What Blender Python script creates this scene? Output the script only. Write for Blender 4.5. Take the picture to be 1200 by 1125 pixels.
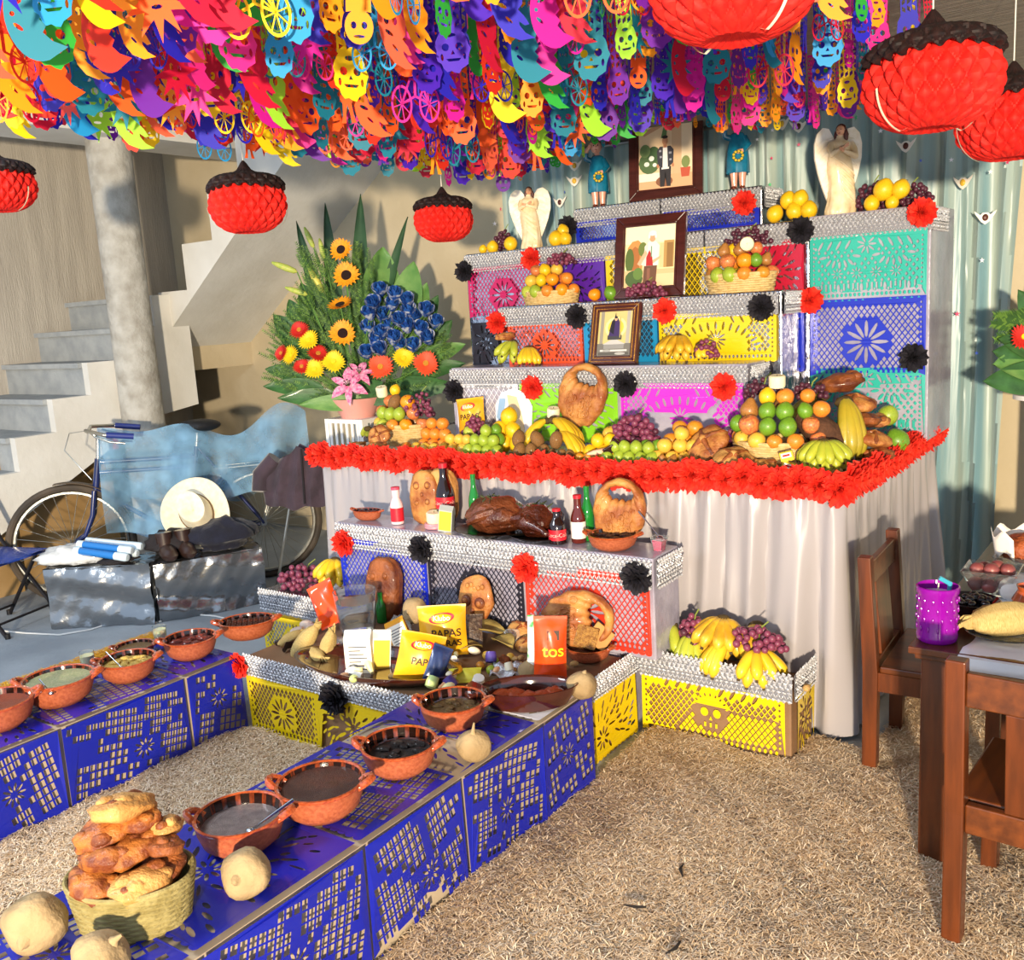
import bpy, bmesh, math, random
import numpy as np
from mathutils import Vector, Matrix, Euler
for o in list(bpy.data.objects): bpy.data.objects.remove(o, do_unlink=True)
SC = bpy.context.scene
COL = SC.collection
R_ = random.Random(7)
PI = math.pi
# ---------------------------------------------------------------- camera
F = 1115.0; CH = 1.75
def _n(v): return v/np.linalg.norm(v)
_dy = _n(np.array([821., -252., F])); _dx = np.array([1500., 112., -F])
_dx = _n(_dx - _dy*_dx.dot(_dy)); _dz = np.cross(_dx, _dy)
if _dz[1] > 0: _dz = -_dz
RW = np.stack([_dx, _dy, _dz])
cd = bpy.data.cameras.new('camera'); cam = bpy.data.objects.new('camera', cd); COL.objects.link(cam)
cd.sensor_width = 36; cd.sensor_fit = 'HORIZONTAL'; cd.lens = 36*F/1200; cd.clip_start = .05
m = Matrix.Identity(4)
for i in range(3):
    m[i][0] = RW[i][0]; m[i][1] = -RW[i][1]; m[i][2] = -RW[i][2]
m[2][3] = CH
cam.matrix_world = m
SC.camera = cam
# ---------------------------------------------------------------- light
SC.view_settings.view_transform = 'Standard'; SC.view_settings.look = 'None'
SC.view_settings.gamma = 1; SC.view_settings.use_curve_mapping = False
SC.view_settings.exposure = 0.0
w = bpy.data.worlds.new('world'); SC.world = w; w.use_nodes = True
bg = w.node_tree.nodes['Background']; bg.inputs[0].default_value = (.62, .78, 1.0, 1); bg.inputs[1].default_value = 1.15
def area(name, loc, target, size, power, color):
    l = bpy.data.lights.new(name, 'AREA'); l.shape = 'DISK'; l.size = size; l.energy = power; l.color = color
    o = bpy.data.objects.new(name, l); COL.objects.link(o); o.location = loc
    o.rotation_euler = (Vector(target)-Vector(loc)).to_track_quat('-Z', 'Y').to_euler(); return o
area('flood_lamp', (2.2, -4.4, 1.65), (-2.4, 3.9, 1.3), .3, 1550, (1.0, .83, .60))
area('cool_fill_light', (-3.6, .1, 2.95), (-3.3, .9, 0), 1.1, 95, (.86, .93, 1.0))  # unseen cool fill, added to brighten the foreground tops and the left floor
# ---------------------------------------------------------------- pixel rays onto the place's own planes
def ray(px, py): return RW @ np.array([(px-600)/F, (py-562.5)/F, 1.])
def onz(px, py, z): d = ray(px, py); t = (z-CH)/d[2]; return Vector((d[0]*t, d[1]*t, z))
def ony(px, py, y): d = ray(px, py); t = y/d[1]; return Vector((d[0]*t, y, CH+d[2]*t))
def onx(px, py, x): d = ray(px, py); t = x/d[0]; return Vector((x, d[1]*t, CH+d[2]*t))
def ondep(px, py, t): d = ray(px, py); return Vector((d[0]*t, d[1]*t, CH+d[2]*t))
# ---------------------------------------------------------------- materials
def lin(h):
    if not isinstance(h, str): return tuple(h)+(1,)
    h = h.lstrip('#'); c = [int(h[i:i+2], 16)/255 for i in (0, 2, 4)]
    return tuple(x/12.92 if x <= .04045 else ((x+.055)/1.055)**2.4 for x in c)+(1,)
MATS = {}
def M(name, col='#888888', rough=.6, metal=0, col2=None, vs=12, bump=0, bs=60, coat=0, sss=0, trans=0, alpha=1, ior=1.45, detail=3, lo=.35, hi=.65, sheen=0, stretch=None, spec=None, transl=0, aniso=0):
    if name in MATS: return MATS[name]
    m = bpy.data.materials.new(name); m.use_nodes = True; nt = m.node_tree; N = nt.nodes; L = nt.links
    p = N['Principled BSDF']; c = lin(col); p.inputs['Base Color'].default_value = c
    p.inputs['Roughness'].default_value = rough; p.inputs['Metallic'].default_value = metal
    p.inputs['IOR'].default_value = ior
    if coat: p.inputs['Coat Weight'].default_value = coat; p.inputs['Coat Roughness'].default_value = .08
    if sss: p.inputs['Subsurface Weight'].default_value = sss; p.inputs['Subsurface Radius'].default_value = (.02, .008, .004)
    if trans: p.inputs['Transmission Weight'].default_value = trans
    if alpha < 1: p.inputs['Alpha'].default_value = alpha
    if sheen: p.inputs['Sheen Weight'].default_value = sheen
    if aniso: p.inputs['Anisotropic'].default_value = aniso
    if spec is not None: p.inputs['Specular IOR Level'].default_value = spec
    tc = None
    if col2 or bump:
        tc = N.new('ShaderNodeTexCoord'); src = tc.outputs['Object']
        if stretch:
            mp = N.new('ShaderNodeMapping'); mp.inputs['Scale'].default_value = stretch; L.new(src, mp.inputs[0]); src = mp.outputs[0]
    if col2:
        nz = N.new('ShaderNodeTexNoise'); nz.inputs['Scale'].default_value = vs; nz.inputs['Detail'].default_value = detail; L.new(src, nz.inputs['Vector'])
        rp = N.new('ShaderNodeValToRGB'); rp.color_ramp.elements[0].position = lo; rp.color_ramp.elements[1].position = hi
        rp.color_ramp.elements[0].color = c; rp.color_ramp.elements[1].color = lin(col2)
        L.new(nz.outputs['Fac'], rp.inputs[0]); L.new(rp.outputs[0], p.inputs['Base Color'])
    if bump:
        nb = N.new('ShaderNodeTexNoise'); nb.inputs['Scale'].default_value = bs; nb.inputs['Detail'].default_value = 4; L.new(src, nb.inputs['Vector'])
        b = N.new('ShaderNodeBump'); b.inputs['Strength'].default_value = bump; b.inputs['Distance'].default_value = .02
        L.new(nb.outputs['Fac'], b.inputs['Height']); L.new(b.outputs[0], p.inputs['Normal'])
    if transl:
        out = N['Material Output']; tr = N.new('ShaderNodeBsdfTranslucent'); tr.inputs[0].default_value = c
        mx = N.new('ShaderNodeMixShader'); mx.inputs[0].default_value = transl
        L.new(p.outputs[0], mx.inputs[1]); L.new(tr.outputs[0], mx.inputs[2]); L.new(mx.outputs[0], out.inputs[0])
    MATS[name] = m; return m
# ---------------------------------------------------------------- mesh builder
class MB:
    def __init__(s): s.v = []; s.f = []; s.m = []
    def add(s, vs, fs, mi=0, T=None):
        o = len(s.v)
        s.v += [tuple(T @ Vector(v)) for v in vs] if T else [tuple(v) for v in vs]
        s.f += [tuple(i+o for i in f) for f in fs]; s.m += [mi]*len(fs); return s
    def box(s, x0, x1, y0, y1, z0, z1, mi=0, T=None):
        vs = [(x, y, z) for z in (z0, z1) for y in (y0, y1) for x in (x0, x1)]
        return s.add(vs, [(0, 2, 3, 1), (4, 5, 7, 6), (0, 1, 5, 4), (2, 6, 7, 3), (0, 4, 6, 2), (1, 3, 7, 5)], mi, T)
    def grid(s, nu, nv, fn, mi=0, cu=False, cv=False, T=None):
        vs = [fn(i/(nu if cu else nu-1), j/(nv if cv else nv-1)) for j in range(nv) for i in range(nu)]
        fs = [(j*nu+i, j*nu+(i+1) % nu, ((j+1) % nv)*nu+(i+1) % nu, ((j+1) % nv)*nu+i) for j in range(nv if cv else nv-1) for i in range(nu if cu else nu-1)]
        return s.add(vs, fs, mi, T)
    def tube(s, pts, r, n=8, mi=0, closed=False, cap=True, flat=1.0, T=None):
        pts = [Vector(p) for p in pts]; k = len(pts); rr = r if isinstance(r, (list, tuple)) else [r]*k
        vs = []; ref = None
        for i in range(k):
            a = pts[(i-1) % k] if (closed or i) else pts[0]; b = pts[(i+1) % k] if (closed or i < k-1) else pts[-1]
            t = (b-a).normalized() if (b-a).length > 1e-9 else Vector((0, 0, 1))
            if ref is None: ref = Vector((0, 0, 1)) if abs(t.z) < .9 else Vector((1, 0, 0))
            u = ref-t*ref.dot(t)
            if u.length < 1e-6: u = Vector((1, 0, 0))-t*t.x
            u.normalize(); w = t.cross(u); ref = u
            for j in range(n):
                q = 2*PI*j/n; vs.append(pts[i]+(u*math.cos(q)+w*math.sin(q)*flat)*rr[i])
        fs = [(i*n+j, i*n+(j+1) % n, ((i+1) % k)*n+(j+1) % n, ((i+1) % k)*n+j) for i in range(k if closed else k-1) for j in range(n)]
        if cap and not closed: fs += [tuple(range(n-1, -1, -1)), tuple(range((k-1)*n, k*n))]
        return s.add(vs, fs, mi, T)
    def lathe(s, prof, n=24, mi=0, sx=1, sy=1, c=(0, 0, 0), fn=None, T=None, cap=(1, 1)):
        vs = []; fs = []; k = len(prof)
        for i, (r, z) in enumerate(prof):
            for j in range(n):
                q = 2*PI*j/n; rr = r*(fn(q, i/(k-1)) if fn else 1)
                vs.append((c[0]+rr*math.cos(q)*sx, c[1]+rr*math.sin(q)*sy, c[2]+z))
        for i in range(k-1):
            for j in range(n): fs.append((i*n+j, i*n+(j+1) % n, (i+1)*n+(j+1) % n, (i+1)*n+j))
        if cap[0] and prof[0][0] > 1e-6: fs.append(tuple(range(n-1, -1, -1)))
        if cap[1] and prof[-1][0] > 1e-6: fs.append(tuple(range((k-1)*n, k*n)))
        return s.add(vs, fs, mi, T)
    def sph(s, c=(0, 0, 0), r=(1, 1, 1), n=14, m=9, mi=0, fn=None, T=None):
        if not isinstance(r, (tuple, list)): r = (r, r, r)
        vs = []; fs = []
        for i in range(m+1):
            a = PI*i/m
            for j in range(n):
                q = 2*PI*j/n; d = Vector((math.sin(a)*math.cos(q), math.sin(a)*math.sin(q), -math.cos(a)))
                k = fn(d) if fn else 1
                vs.append((c[0]+d.x*r[0]*k, c[1]+d.y*r[1]*k, c[2]+d.z*r[2]*k))
        for i in range(m):
            for j in range(n): fs.append((i*n+j, i*n+(j+1) % n, (i+1)*n+(j+1) % n, (i+1)*n+j))
        return s.add(vs, fs, mi, T)
    def prism(s, poly, d0, d1, axes='xyz', mi=0, T=None):
        # polygon in the plane of axes[0], axes[1], extruded along axes[2]
        ix = ['xyz'.index(a) for a in axes]; k = len(poly); vs = []
        for d in (d0, d1):
            for p in poly:
                v = [0, 0, 0]; v[ix[0]] = p[0]; v[ix[1]] = p[1]; v[ix[2]] = d; vs.append(v)
        fs = [tuple(range(k-1, -1, -1)), tuple(range(k, 2*k))]+[(i, (i+1) % k, k+(i+1) % k, k+i) for i in range(k)]
        return s.add(vs, fs, mi, T)
    def mesh(s, name, smooth=True, ang=40, fixn=True):
        me = bpy.data.meshes.new(name); me.from_pydata(s.v, [], s.f); me.update()
        if any(s.m): me.polygons.foreach_set('material_index', s.m)
        if fixn:
            b = bmesh.new(); b.from_mesh(me); bmesh.ops.remove_doubles(b, verts=b.verts, dist=1e-6); bmesh.ops.recalc_face_normals(b, faces=b.faces); b.to_mesh(me); b.free()
        if smooth:
            me.polygons.foreach_set('use_smooth', [True]*len(me.polygons)); me.set_sharp_from_angle(angle=math.radians(ang))
        return me
    def build(s, name, mats, parent=None, loc=(0, 0, 0), rot=(0, 0, 0), smooth=True, world=False, bev=0, ang=40, fixn=True):
        me = s.mesh(name, smooth, ang, fixn)
        return inst(name, me, mats, parent, loc, rot, world, bev)
def inst(name, me, mats=None, parent=None, loc=(0, 0, 0), rot=(0, 0, 0), world=False, bev=0, scale=None):
    o = bpy.data.objects.new(name, me); COL.objects.link(o)
    if mats is not None:
        if not isinstance(mats, (list, tuple)): mats = [mats]
        while len(me.materials) < len(mats): me.materials.append(mats[len(me.materials)])
        for i, mt in enumerate(mats):
            if me.materials[i] != mt: o.material_slots[i].link = 'OBJECT'; o.material_slots[i].material = mt
    o.location = loc; o.rotation_euler = rot
    if scale is not None: o.scale = scale if isinstance(scale, (tuple, list)) else (scale,)*3
    if parent is not None:
        o.parent = parent
        if world: o.location = -Vector(parent.location)
    if bev:
        b = o.modifiers.new('bevel', 'BEVEL'); b.width = bev; b.segments = 2; b.limit_method = 'ANGLE'
    return o
def tag(o, label, cat, group=None, kind=None):
    o['label'] = label
    if cat: o['category'] = cat
    if group: o['group'] = group
    if kind: o['kind'] = kind
    return o
def thing(name, label, cat, loc=(0, 0, 0), rot=(0, 0, 0), group=None):
    o = bpy.data.objects.new(name, None); COL.objects.link(o); o.location = loc
    o.rotation_euler = rot if isinstance(rot, (tuple, list, Euler)) else (0, 0, rot); o.empty_display_size = .05
    return tag(o, label, cat, group)
def struct(o): o['kind'] = 'structure'; return o
def dup(root, loc, rot=None, label=None, group=None, scale=None):
    r = root.copy(); COL.objects.link(r); r.location = loc
    if rot is not None: r.rotation_euler = rot if isinstance(rot, (tuple, list, Euler)) else (0, 0, rot)
    if scale is not None: r.scale = (scale,)*3
    if label: r['label'] = label
    if group: r['group'] = group
    for ch in list(root.children):
        c = ch.copy(); COL.objects.link(c); c.parent = r
        for g in list(ch.children):
            d = g.copy(); COL.objects.link(d); d.parent = c
    return r
def cutout(name, outline, holes=(), thick=0.0):
    """flat sheet in local XY with real holes"""
    cu = bpy.data.curves.new(name, 'CURVE'); cu.dimensions = '2D'; cu.fill_mode = 'BOTH'; cu.extrude = thick
    outs = outline if isinstance(outline[0][0], (tuple, list)) else [outline]
    for pl in list(outs)+list(holes):
        sp = cu.splines.new('POLY'); sp.points.add(len(pl)-1)
        for i, p in enumerate(pl): sp.points[i].co = (p[0], p[1], 0, 1)
        sp.use_cyclic_u = True
    o = bpy.data.objects.new(name, cu); COL.objects.link(o)
    dg = bpy.context.evaluated_depsgraph_get(); me = bpy.data.meshes.new_from_object(o.evaluated_get(dg)); me.name = name
    bpy.data.objects.remove(o); bpy.data.curves.remove(cu); return me
def text_mesh(s, size, thick=.0004, align='CENTER', bold=0.0):
    cu = bpy.data.curves.new('lettering', 'FONT'); cu.body = s; cu.size = size; cu.extrude = thick; cu.align_x = align; cu.align_y = 'CENTER'; cu.offset = bold
    o = bpy.data.objects.new('lettering', cu); COL.objects.link(o)
    dg = bpy.context.evaluated_depsgraph_get(); me = bpy.data.meshes.new_from_object(o.evaluated_get(dg))
    bpy.data.objects.remove(o); bpy.data.curves.remove(cu); return me
def hsh(*a):
    v = math.sin(sum(x*(12.9898+37.7*i) for i, x in enumerate(a)))*43758.5453; return v-math.floor(v)
def wob(d, k=3., a=.05, s=0.):
    return 1+a*(math.sin(d.x*k*2.1+s)*math.cos(d.y*k*1.7+s*2)+.6*math.sin(d.z*k*2.9+s*3+d.x*k))
def ell(cx, cy, rx, ry, n=12, a0=0): 
    c, s_ = math.cos(a0), math.sin(a0)
    return [(cx+rx*math.cos(2*PI*i/n)*c-ry*math.sin(2*PI*i/n)*s_, cy+rx*math.cos(2*PI*i/n)*s_+ry*math.sin(2*PI*i/n)*c) for i in range(n)]
# ================================================================ the setting
m_plaster = M('stained plaster', '#a9a297', .9, col2='#b7b0a4', vs=2.2, bump=.35, bs=18, stretch=(6, 6, .7), detail=6)
m_wall = M('beige plaster', '#c6b89c', .9, col2='#b9aa8c', vs=1.6, bump=.25, bs=14, detail=6)
m_white = M('white plaster', '#dad9d4', .85, col2='#cfcdc6', vs=3, bump=.15, bs=20)
m_riser = M('grey cement', '#a3a7a8', .9, col2='#92979a', vs=8, bump=.2, bs=40)
m_column = M('raw concrete', '#b5b3ac', .92, col2='#8f8a80', vs=9, bump=.5, bs=26, lo=.4, hi=.75, detail=8)
m_floor = M('concrete floor', '#a4abb0', .75, col2='#8d949a', vs=2.5, bump=.15, bs=30, detail=8)
m_ceil = M('rough board-marked ceiling', '#7a736a', .9, col2='#8b8379', vs=3, bump=.4, bs=8, stretch=(1, 9, 1))
def plane(name, pts, mat):
    b = MB(); b.add(pts, [(0, 1, 2, 3)]); return struct(b.build(name, mat, smooth=False, fixn=False))
BW = 5.36
struct(MB().box(-9, 4.5, -4.5, BW+.2, -.12, 0).build('floor', m_floor, smooth=False))
struct(MB().box(-7.6, 3.5, BW, BW+.15, 0, 3.35).build('wall_back', m_wall, smooth=False))
struct(MB().box(-7.75, -7.56, 1.8, BW, 0, 3.35).build('wall_left', m_plaster, smooth=False))
struct(MB().box(-3.4, 3.5, .7, BW, 2.68, 2.95).build('ceiling', m_ceil, smooth=False))
struct(MB().box(-7.7, -3.4, 2.3, BW, 3.32, 3.45).build('ceiling_high', m_white, smooth=False))
struct(MB().box(-6.5, -6.02, 2.3, BW, 3.05, 3.32).build('trim_1', m_white, smooth=False))
# lower flight along +y
st = thing('staircase', 'grey cement stair flight with white side rising behind the bicycle', 'staircase', (-6.4, 3.2, 0)); struct(st)
del st['category']
prof = [(1.7, 0)]; y = 1.98; z = 0.0
steps = []
for k in range(9):
    y = 1.98+.29*k; z1 = .2275*(k+1)-.05
    prof += [(y, z), (y, z1)]; steps.append((y, z1)); z = z1
prof += [(4.6, z), (4.6, 1.15), (4.15, 1.09), (2.75, .36), (2.3, 0)]
MB().prism(prof, -6.47, -6.40, 'yzx').build('stringer', m_white, st, world=True, smooth=False)
for (y, z1) in steps:
    b = MB(); b.box(-7.56, -6.4701, y, y+.30, z1-.2275 if z1 > .3 else 0, z1-.035); b.build('riser', m_riser, st, world=True, smooth=False)
    MB().box(-7.56, -6.47, y-.03, y+.30, z1-.035, z1).build('tread', m_riser, st, world=True, smooth=False)
# upper flight along +x
st = thing('staircase', 'white sawtooth underside of the upper stair flight above the flowers', 'staircase', (-6.4, 4.45, 0)); struct(st); del st['category']
saw = [(-6.63, 1.59), (-6.63, 2.02-.3)]
for k in range(5):
    saw += [(-6.53+.36*k, 1.69+.33*k), (-6.53+.36*k, 2.02+.33*k)]
saw += [(-4.73, 3.32), (-4.3, 3.32)]
saw.append((-4.3, 3.27))
MB().prism(saw, 4.45, BW, 'xzy').build('flight_slab', [m_white], st, world=True, smooth=False)
MB().box(-7.56, -6.63, 4.45, BW, 1.40, 1.59).build('landing', m_wall, st, world=True, smooth=False)
b = MB(); b.lathe([(.150, 0), (.150, 1.0), (.146, 2.0), (.150, 3.05)], 28)
o = b.build('column', m_column, loc=(-6.27, 4.02, 0)); struct(o)
m_cardb = M('old brown cardboard', '#a98a5e', .85, col2='#957648', vs=3, bump=.15, bs=12)
for k, (y0, y1, z1, x) in enumerate(((2.35, 3.15, .50, -6.60), (3.1, 3.95, .98, -6.66))):
    o = MB().box(x-.012, x, y0, y1, 0, z1).build('cardboard_sheet', m_cardb, smooth=False); tag(o, ('low brown cardboard sheet', 'tall brown cardboard sheet')[k]+' standing under the stair side', 'cardboard')
# ---------------------------------------------------------------- curtain
def satin(name, c1, c2, vs, rough):
    return M(name, c1, rough, col2=c2, vs=vs, stretch=(3, 3, .12), sheen=.3, detail=4, spec=.6)
m_curt = satin('teal satin', '#7398a0', '#a7b3a6', 3.5, .36)
def folds(t, s=0):
    return math.sin(t*31+s)+.7*math.sin(t*53+1.3+s*2)+.5*math.sin(t*83+2.1)+.35*math.sin(t*19+s)
cu = thing('curtain', 'blue-green satin curtain with vertical folds hanging behind the altar', 'curtain', (-2.3, 5.2, 0))
b = MB()
def cf(u, v):
    x = -3.78+u*(2.94+.10*v); z = .02+2.65*v
    a = .022*(1-.3*v)
    return (x+.01*math.sin(v*5+u*40), 5.235+a*folds(x*1.35)+.012*math.sin(v*3+x*9), z)
b.grid(260, 14, cf); b.build('cloth', m_curt, cu, world=True, fixn=False)
MB().tube([(-3.85, 5.2, 2.668), (-.7, 5.2, 2.668)], .012, 8).build('rod', M('steel', '#9a9a9a', .35, 1), cu, world=True)
# ================================================================ papel picado
PP_COL = dict(magenta='#c4125f', purple='#5a22a8', yellow='#f2d00a', teal='#1ba79b', turq='#2fb8a6', royal='#1a2fc4', blue='#0f1fa8', red='#e23b26', orange='#f0552a', sky='#1b8fc8', white='#e8e8ee', lime='#8fdc2a', pink='#e02bd0', black='#26242e', crimson='#c01338')
def paper_mat(c): return M('tissue paper '+c, PP_COL[c], .42, col2=None, transl=.18, coat=.5)
class Picado:
    """cut-paper sheet: holes are kept clear of one another"""
    def __init__(s, w, h, seed): s.w = w; s.h = h; s.h_ = []; s.c = []; s.r = random.Random(seed)
    def ok(s, cx, cy, r, pts):
        for (x, y) in pts:
            if x < .012 or x > s.w-.012 or y < .016 or y > s.h-.008: return False
        return all((cx-a)**2+(cy-b)**2 >= (r+q)**2 for a, b, q in s.c)
    def hole(s, pts, shrink=.85):
        cx = sum(p[0] for p in pts)/len(pts); cy = sum(p[1] for p in pts)/len(pts)
        r = max(math.hypot(p[0]-cx, p[1]-cy) for p in pts)*shrink
        if s.ok(cx, cy, r, pts): s.h_.append(pts); s.c.append((cx, cy, r)); return True
    def petals(s, cx, cy, r0, r1, n, wd=.35, a0=0):
        loc = []
        for k in range(n):
            a = a0+2*PI*k/n; rm = (r0+r1)/2; pts = []
            for i in range(8):
                q = 2*PI*i/8; u = rm+(r1-r0)/2*math.cos(q); v = wd*PI*rm/n*math.sin(q)*1.6
                pts.append((cx+u*math.cos(a)-v*math.sin(a), cy+u*math.sin(a)+v*math.cos(a)))
            if all(.012 < x < s.w-.012 and .016 < y < s.h-.008 for x, y in pts): loc.append(pts)
        if all(math.hypot(cx-a, cy-b) > r1+q*.9 for a, b, q in s.c):
            s.h_ += loc; s.c.append((cx, cy, r1*1.04)); return True
    def leafrow(s, x0, y0, x1, y1, n, ln, wd, ang):
        for k in range(n):
            t = (k+.5)/n; s.hole(ell(x0+(x1-x0)*t, y0+(y1-y0)*t, ln/2, wd/2, 8, ang), .62)
    def lattice(s, x0, x1, y0, y1, d, fat=.40, skew=0, rect=False, asp=1.3):
        ny = int((y1-y0)/(d*asp/2)); nx = int((x1-x0)/d)
        for j in range(ny+1):
            for i in range(nx+1):
                cx = x0+d*(i+.5*(j % 2)); cy = y0+j*d*asp/2
                f = fat*d
                pts = [(cx+f, cy), (cx+skew*f, cy+f*asp), (cx-f, cy), (cx-skew*f, cy-f*asp)]
                if x0 <= cx <= x1 and y0 <= cy <= y1: s.hole(pts, .62)
    def skull(s, cx, cy, r):
        for sx in (-1, 1): s.hole(ell(cx+sx*.38*r, cy+.08*r, .24*r, .26*r, 10), .9)
        s.hole([(cx, cy-.12*r), (cx+.1*r, cy-.36*r), (cx-.1*r, cy-.36*r)], .8)
        for k in range(5): s.hole([(cx+(k-2)*.17*r-.06*r, cy-.52*r), (cx+(k-2)*.17*r+.06*r, cy-.52*r), (cx+(k-2)*.17*r+.06*r, cy-.78*r), (cx+(k-2)*.17*r-.06*r, cy-.78*r)], .6)
        for k in range(9):
            a = PI*(.1+.8*k/8); s.hole(ell(cx+1.05*r*math.cos(a), cy+.15*r+1.0*r*math.sin(a), .1*r, .05*r, 8, a), .8)
        s.c.append((cx, cy, r*.95))
    def border(s, d=.022, r=.006):
        n = int(s.w/d)
        for k in range(n): s.hole(ell((k+.5)*s.w/n, .028, r, r*1.5, 8), .8)
        for k in range(int(s.h/d)):
            for x in (.02, s.w-.02): s.hole(ell(x, .05+k*d, r*.8, r, 6), .8)
    def mesh(s, name, scal=.03, top=False):
        n = max(3, round(s.w/scal)); out = [(s.w, s.h), (0, s.h)]
        for k in range(n):
            for i in range(6):
                a = PI+PI*i/6; out.append((s.w*(k+.5)/n+s.w/n/2*math.cos(a), .010+.010*math.sin(a)))
        out.append((s.w, .010))
        return cutout(name, out, s.h_)
def sheet(w, h, seed, style, d=.026):
    p = Picado(w, h, seed); r = p.r
    if style == 'lattice':
        p.border(); p.petals(w/2, h*.45, .02, min(w, h)*.28, 12); p.lattice(.03, w-.03, .05, h-.03, d)
    elif style == 'net':
        p.lattice(.02, w-.02, .03, h-.02, d, .42)
    elif style == 'skull':
        R = min(w, h)*.27; p.border(); p.skull(w/2, h*.5, R); p.leafrow(w*.15, h*.88, w*.85, h*.88, 9, .05, .014, PI/3); p.lattice(.03, w-.03, .05, h-.04, d)
    elif style == 'arch':
        p.border(.02)
        for k in range(3): p.petals(w*(k+.5)/3, h*.22, .012, .04, 8)
        for k in range(15):
            a = PI*(.1+.8*k/14); p.hole(ell(w/2+w*.36*math.cos(a), h*.18+h*.55*math.sin(a), .022, .007, 8, a), .6)
        for k in range(2): p.leafrow(w*.06+k*w*.56, h*.85, w*.38+k*w*.56, h*.85, 8, .045, .012, PI/3+k*PI/3)
        p.petals(w/2, h*.85, .008, .035, 10); p.petals(w/2, h*.45, .012, .055, 12)
        p.lattice(.03, w*.22, .06, h-.05, d); p.lattice(w*.78, w-.03, .06, h-.05, d)
    elif style == 'flowers':
        p.border(.02)
        p.petals(w*.5, h*.84, .008, .045, 9)
        for q in (0, 1): p.leafrow(w*(.08+.52*q), h*.85, w*(.40+.52*q), h*.85, 8, .05, .013, PI/3+q*PI/3)
        for k in range(2): 
            for j in range(9):
                a = PI+PI*(j+.5)/9; p.hole(ell(w*(.27+.46*k)+w*.15*math.cos(a), h*.70+h*.14*math.sin(a), .02, .007, 8, a), .6)
        for k in range(6): p.petals(w*(k+.5)/6, h*.42, .008, .028, 8)
        for k in range(22): p.hole([(w*.06+k*w*.04, h*.16), (w*.06+k*w*.04+.010, h*.16), (w*.06+k*w*.04+.010, h*.27), (w*.06+k*w*.04, h*.27)] if k % 5 else ell(w*.06+k*w*.04, h*.2, .008, .02, 8), .4)
        p.lattice(.03, w-.03, .05, h-.03, .03, .25)
    elif style == 'star':
        # big star of solid bands with slanted lattice between
        a0 = r.uniform(0, 1)
        for s_ in range(10):
            a = a0+2*PI*s_/10; da = 2*PI/10
            for i in range(1, 12):
                rr = .045+.030*i
                for j in range(1+i//2):
                    nn = 1+i//2; aw = da*.68/nn; ac = a+da/2+(j-(nn-1)/2)*da*.78/nn
                    pts = []
                    for (rd, ad) in ((rr-.010, -.5), (rr-.010, .5), (rr+.012, .5), (rr+.012, -.5)):
                        pts.append((w/2+rd*math.cos(ac+ad*aw)*1.25, h/2+rd*math.sin(ac+ad*aw)))
                    if hsh(i, j, s_, a0) > .08: p.hole(pts, .60)
    elif style == 'slant':
        cx = w*r.uniform(.4, .6); cy = h*r.uniform(.35, .6); a0 = r.uniform(0, .6); sl = r.choice((-1, 1))*.5
        nb = 3; p.petals(cx, cy, .012, .045, 10)
        for i in range(-40, 60):
            for j in range(-20, 40):
                x = .03+i*.026+sl*j*.012; y = .04+j*.031-sl*i*.010
                if not (.015 < x < w-.015 and .02 < y < h-.01): continue
                a = math.atan2(y-cy, x-cx); dd = math.hypot(x-cx, y-cy)
                near = min(abs(math.sin((a-a0)-k*PI/nb))*dd for k in range(nb))
                if near < .011 or hsh(i, j, a0) < .05: continue
                if math.sin(x*11+a0*9)*math.sin(y*13+a0*5) > .80: continue
                q = .0092; e = .0125
                p.hole([(x-q-sl*e*.4, y-e+sl*q*.4), (x+q-sl*e*.4, y-e-sl*q*.4), (x+q+sl*e*.4, y+e-sl*q*.4), (x-q+sl*e*.4, y+e+sl*q*.4)], .6)
    elif style == 'fan':
        cx = w*r.uniform(.35, .65); cy = h*r.uniform(.3, .6); p.petals(cx, cy, .015, .05, 9)
        for t in range(240):
            x = r.uniform(.03, w-.03); y = r.uniform(.03, h-.03); a = math.atan2(y-cy, x-cx); q = r.random()
            l = r.uniform(.014, .03); a += .5*math.sin(x*17+y*9)
            p.hole(ell(x, y, l, r.uniform(.004, .008), 8, a), .68)
    return p.mesh('paper_panel')
def face_T(face, o):
    # local (u,v,w) -> world: 'front' faces -y, 'right' faces +x, 'top' faces +z
    x, y, z = o
    if face == 'front': return Matrix(((1, 0, 0, x), (0, 0, -1, y), (0, 1, 0, z), (0, 0, 0, 1)))
    if face == 'right': return Matrix(((0, 0, 1, x), (1, 0, 0, y), (0, 1, 0, z), (0, 0, 0, 1)))
    return Matrix(((1, 0, 0, x), (0, 1, 0, y), (0, 0, 1, z), (0, 0, 0, 1)))
def put_panel(parent, face, o, w, h, color, style, seed, d=.026, wave=.0025):
    me = sheet(w, h, seed, style, d)
    for v in me.vertices:
        v.co.z += .004+wave*(2+math.sin(v.co.x*17+seed)+math.sin(v.co.y*13+seed*2+v.co.x*5))
    ob = inst('paper_panel', me, paper_mat(color), parent)
    T = face_T(face, o); T.translation -= Vector(parent.location); ob.matrix_local = T
    return ob
m_silver = M('silver foil braid', '#c6c7cc', .36, .4, bump=.3, bs=160)
m_silver_d = M('silver foil backing', '#85868d', .5, .3)
_trim = {}
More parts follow.
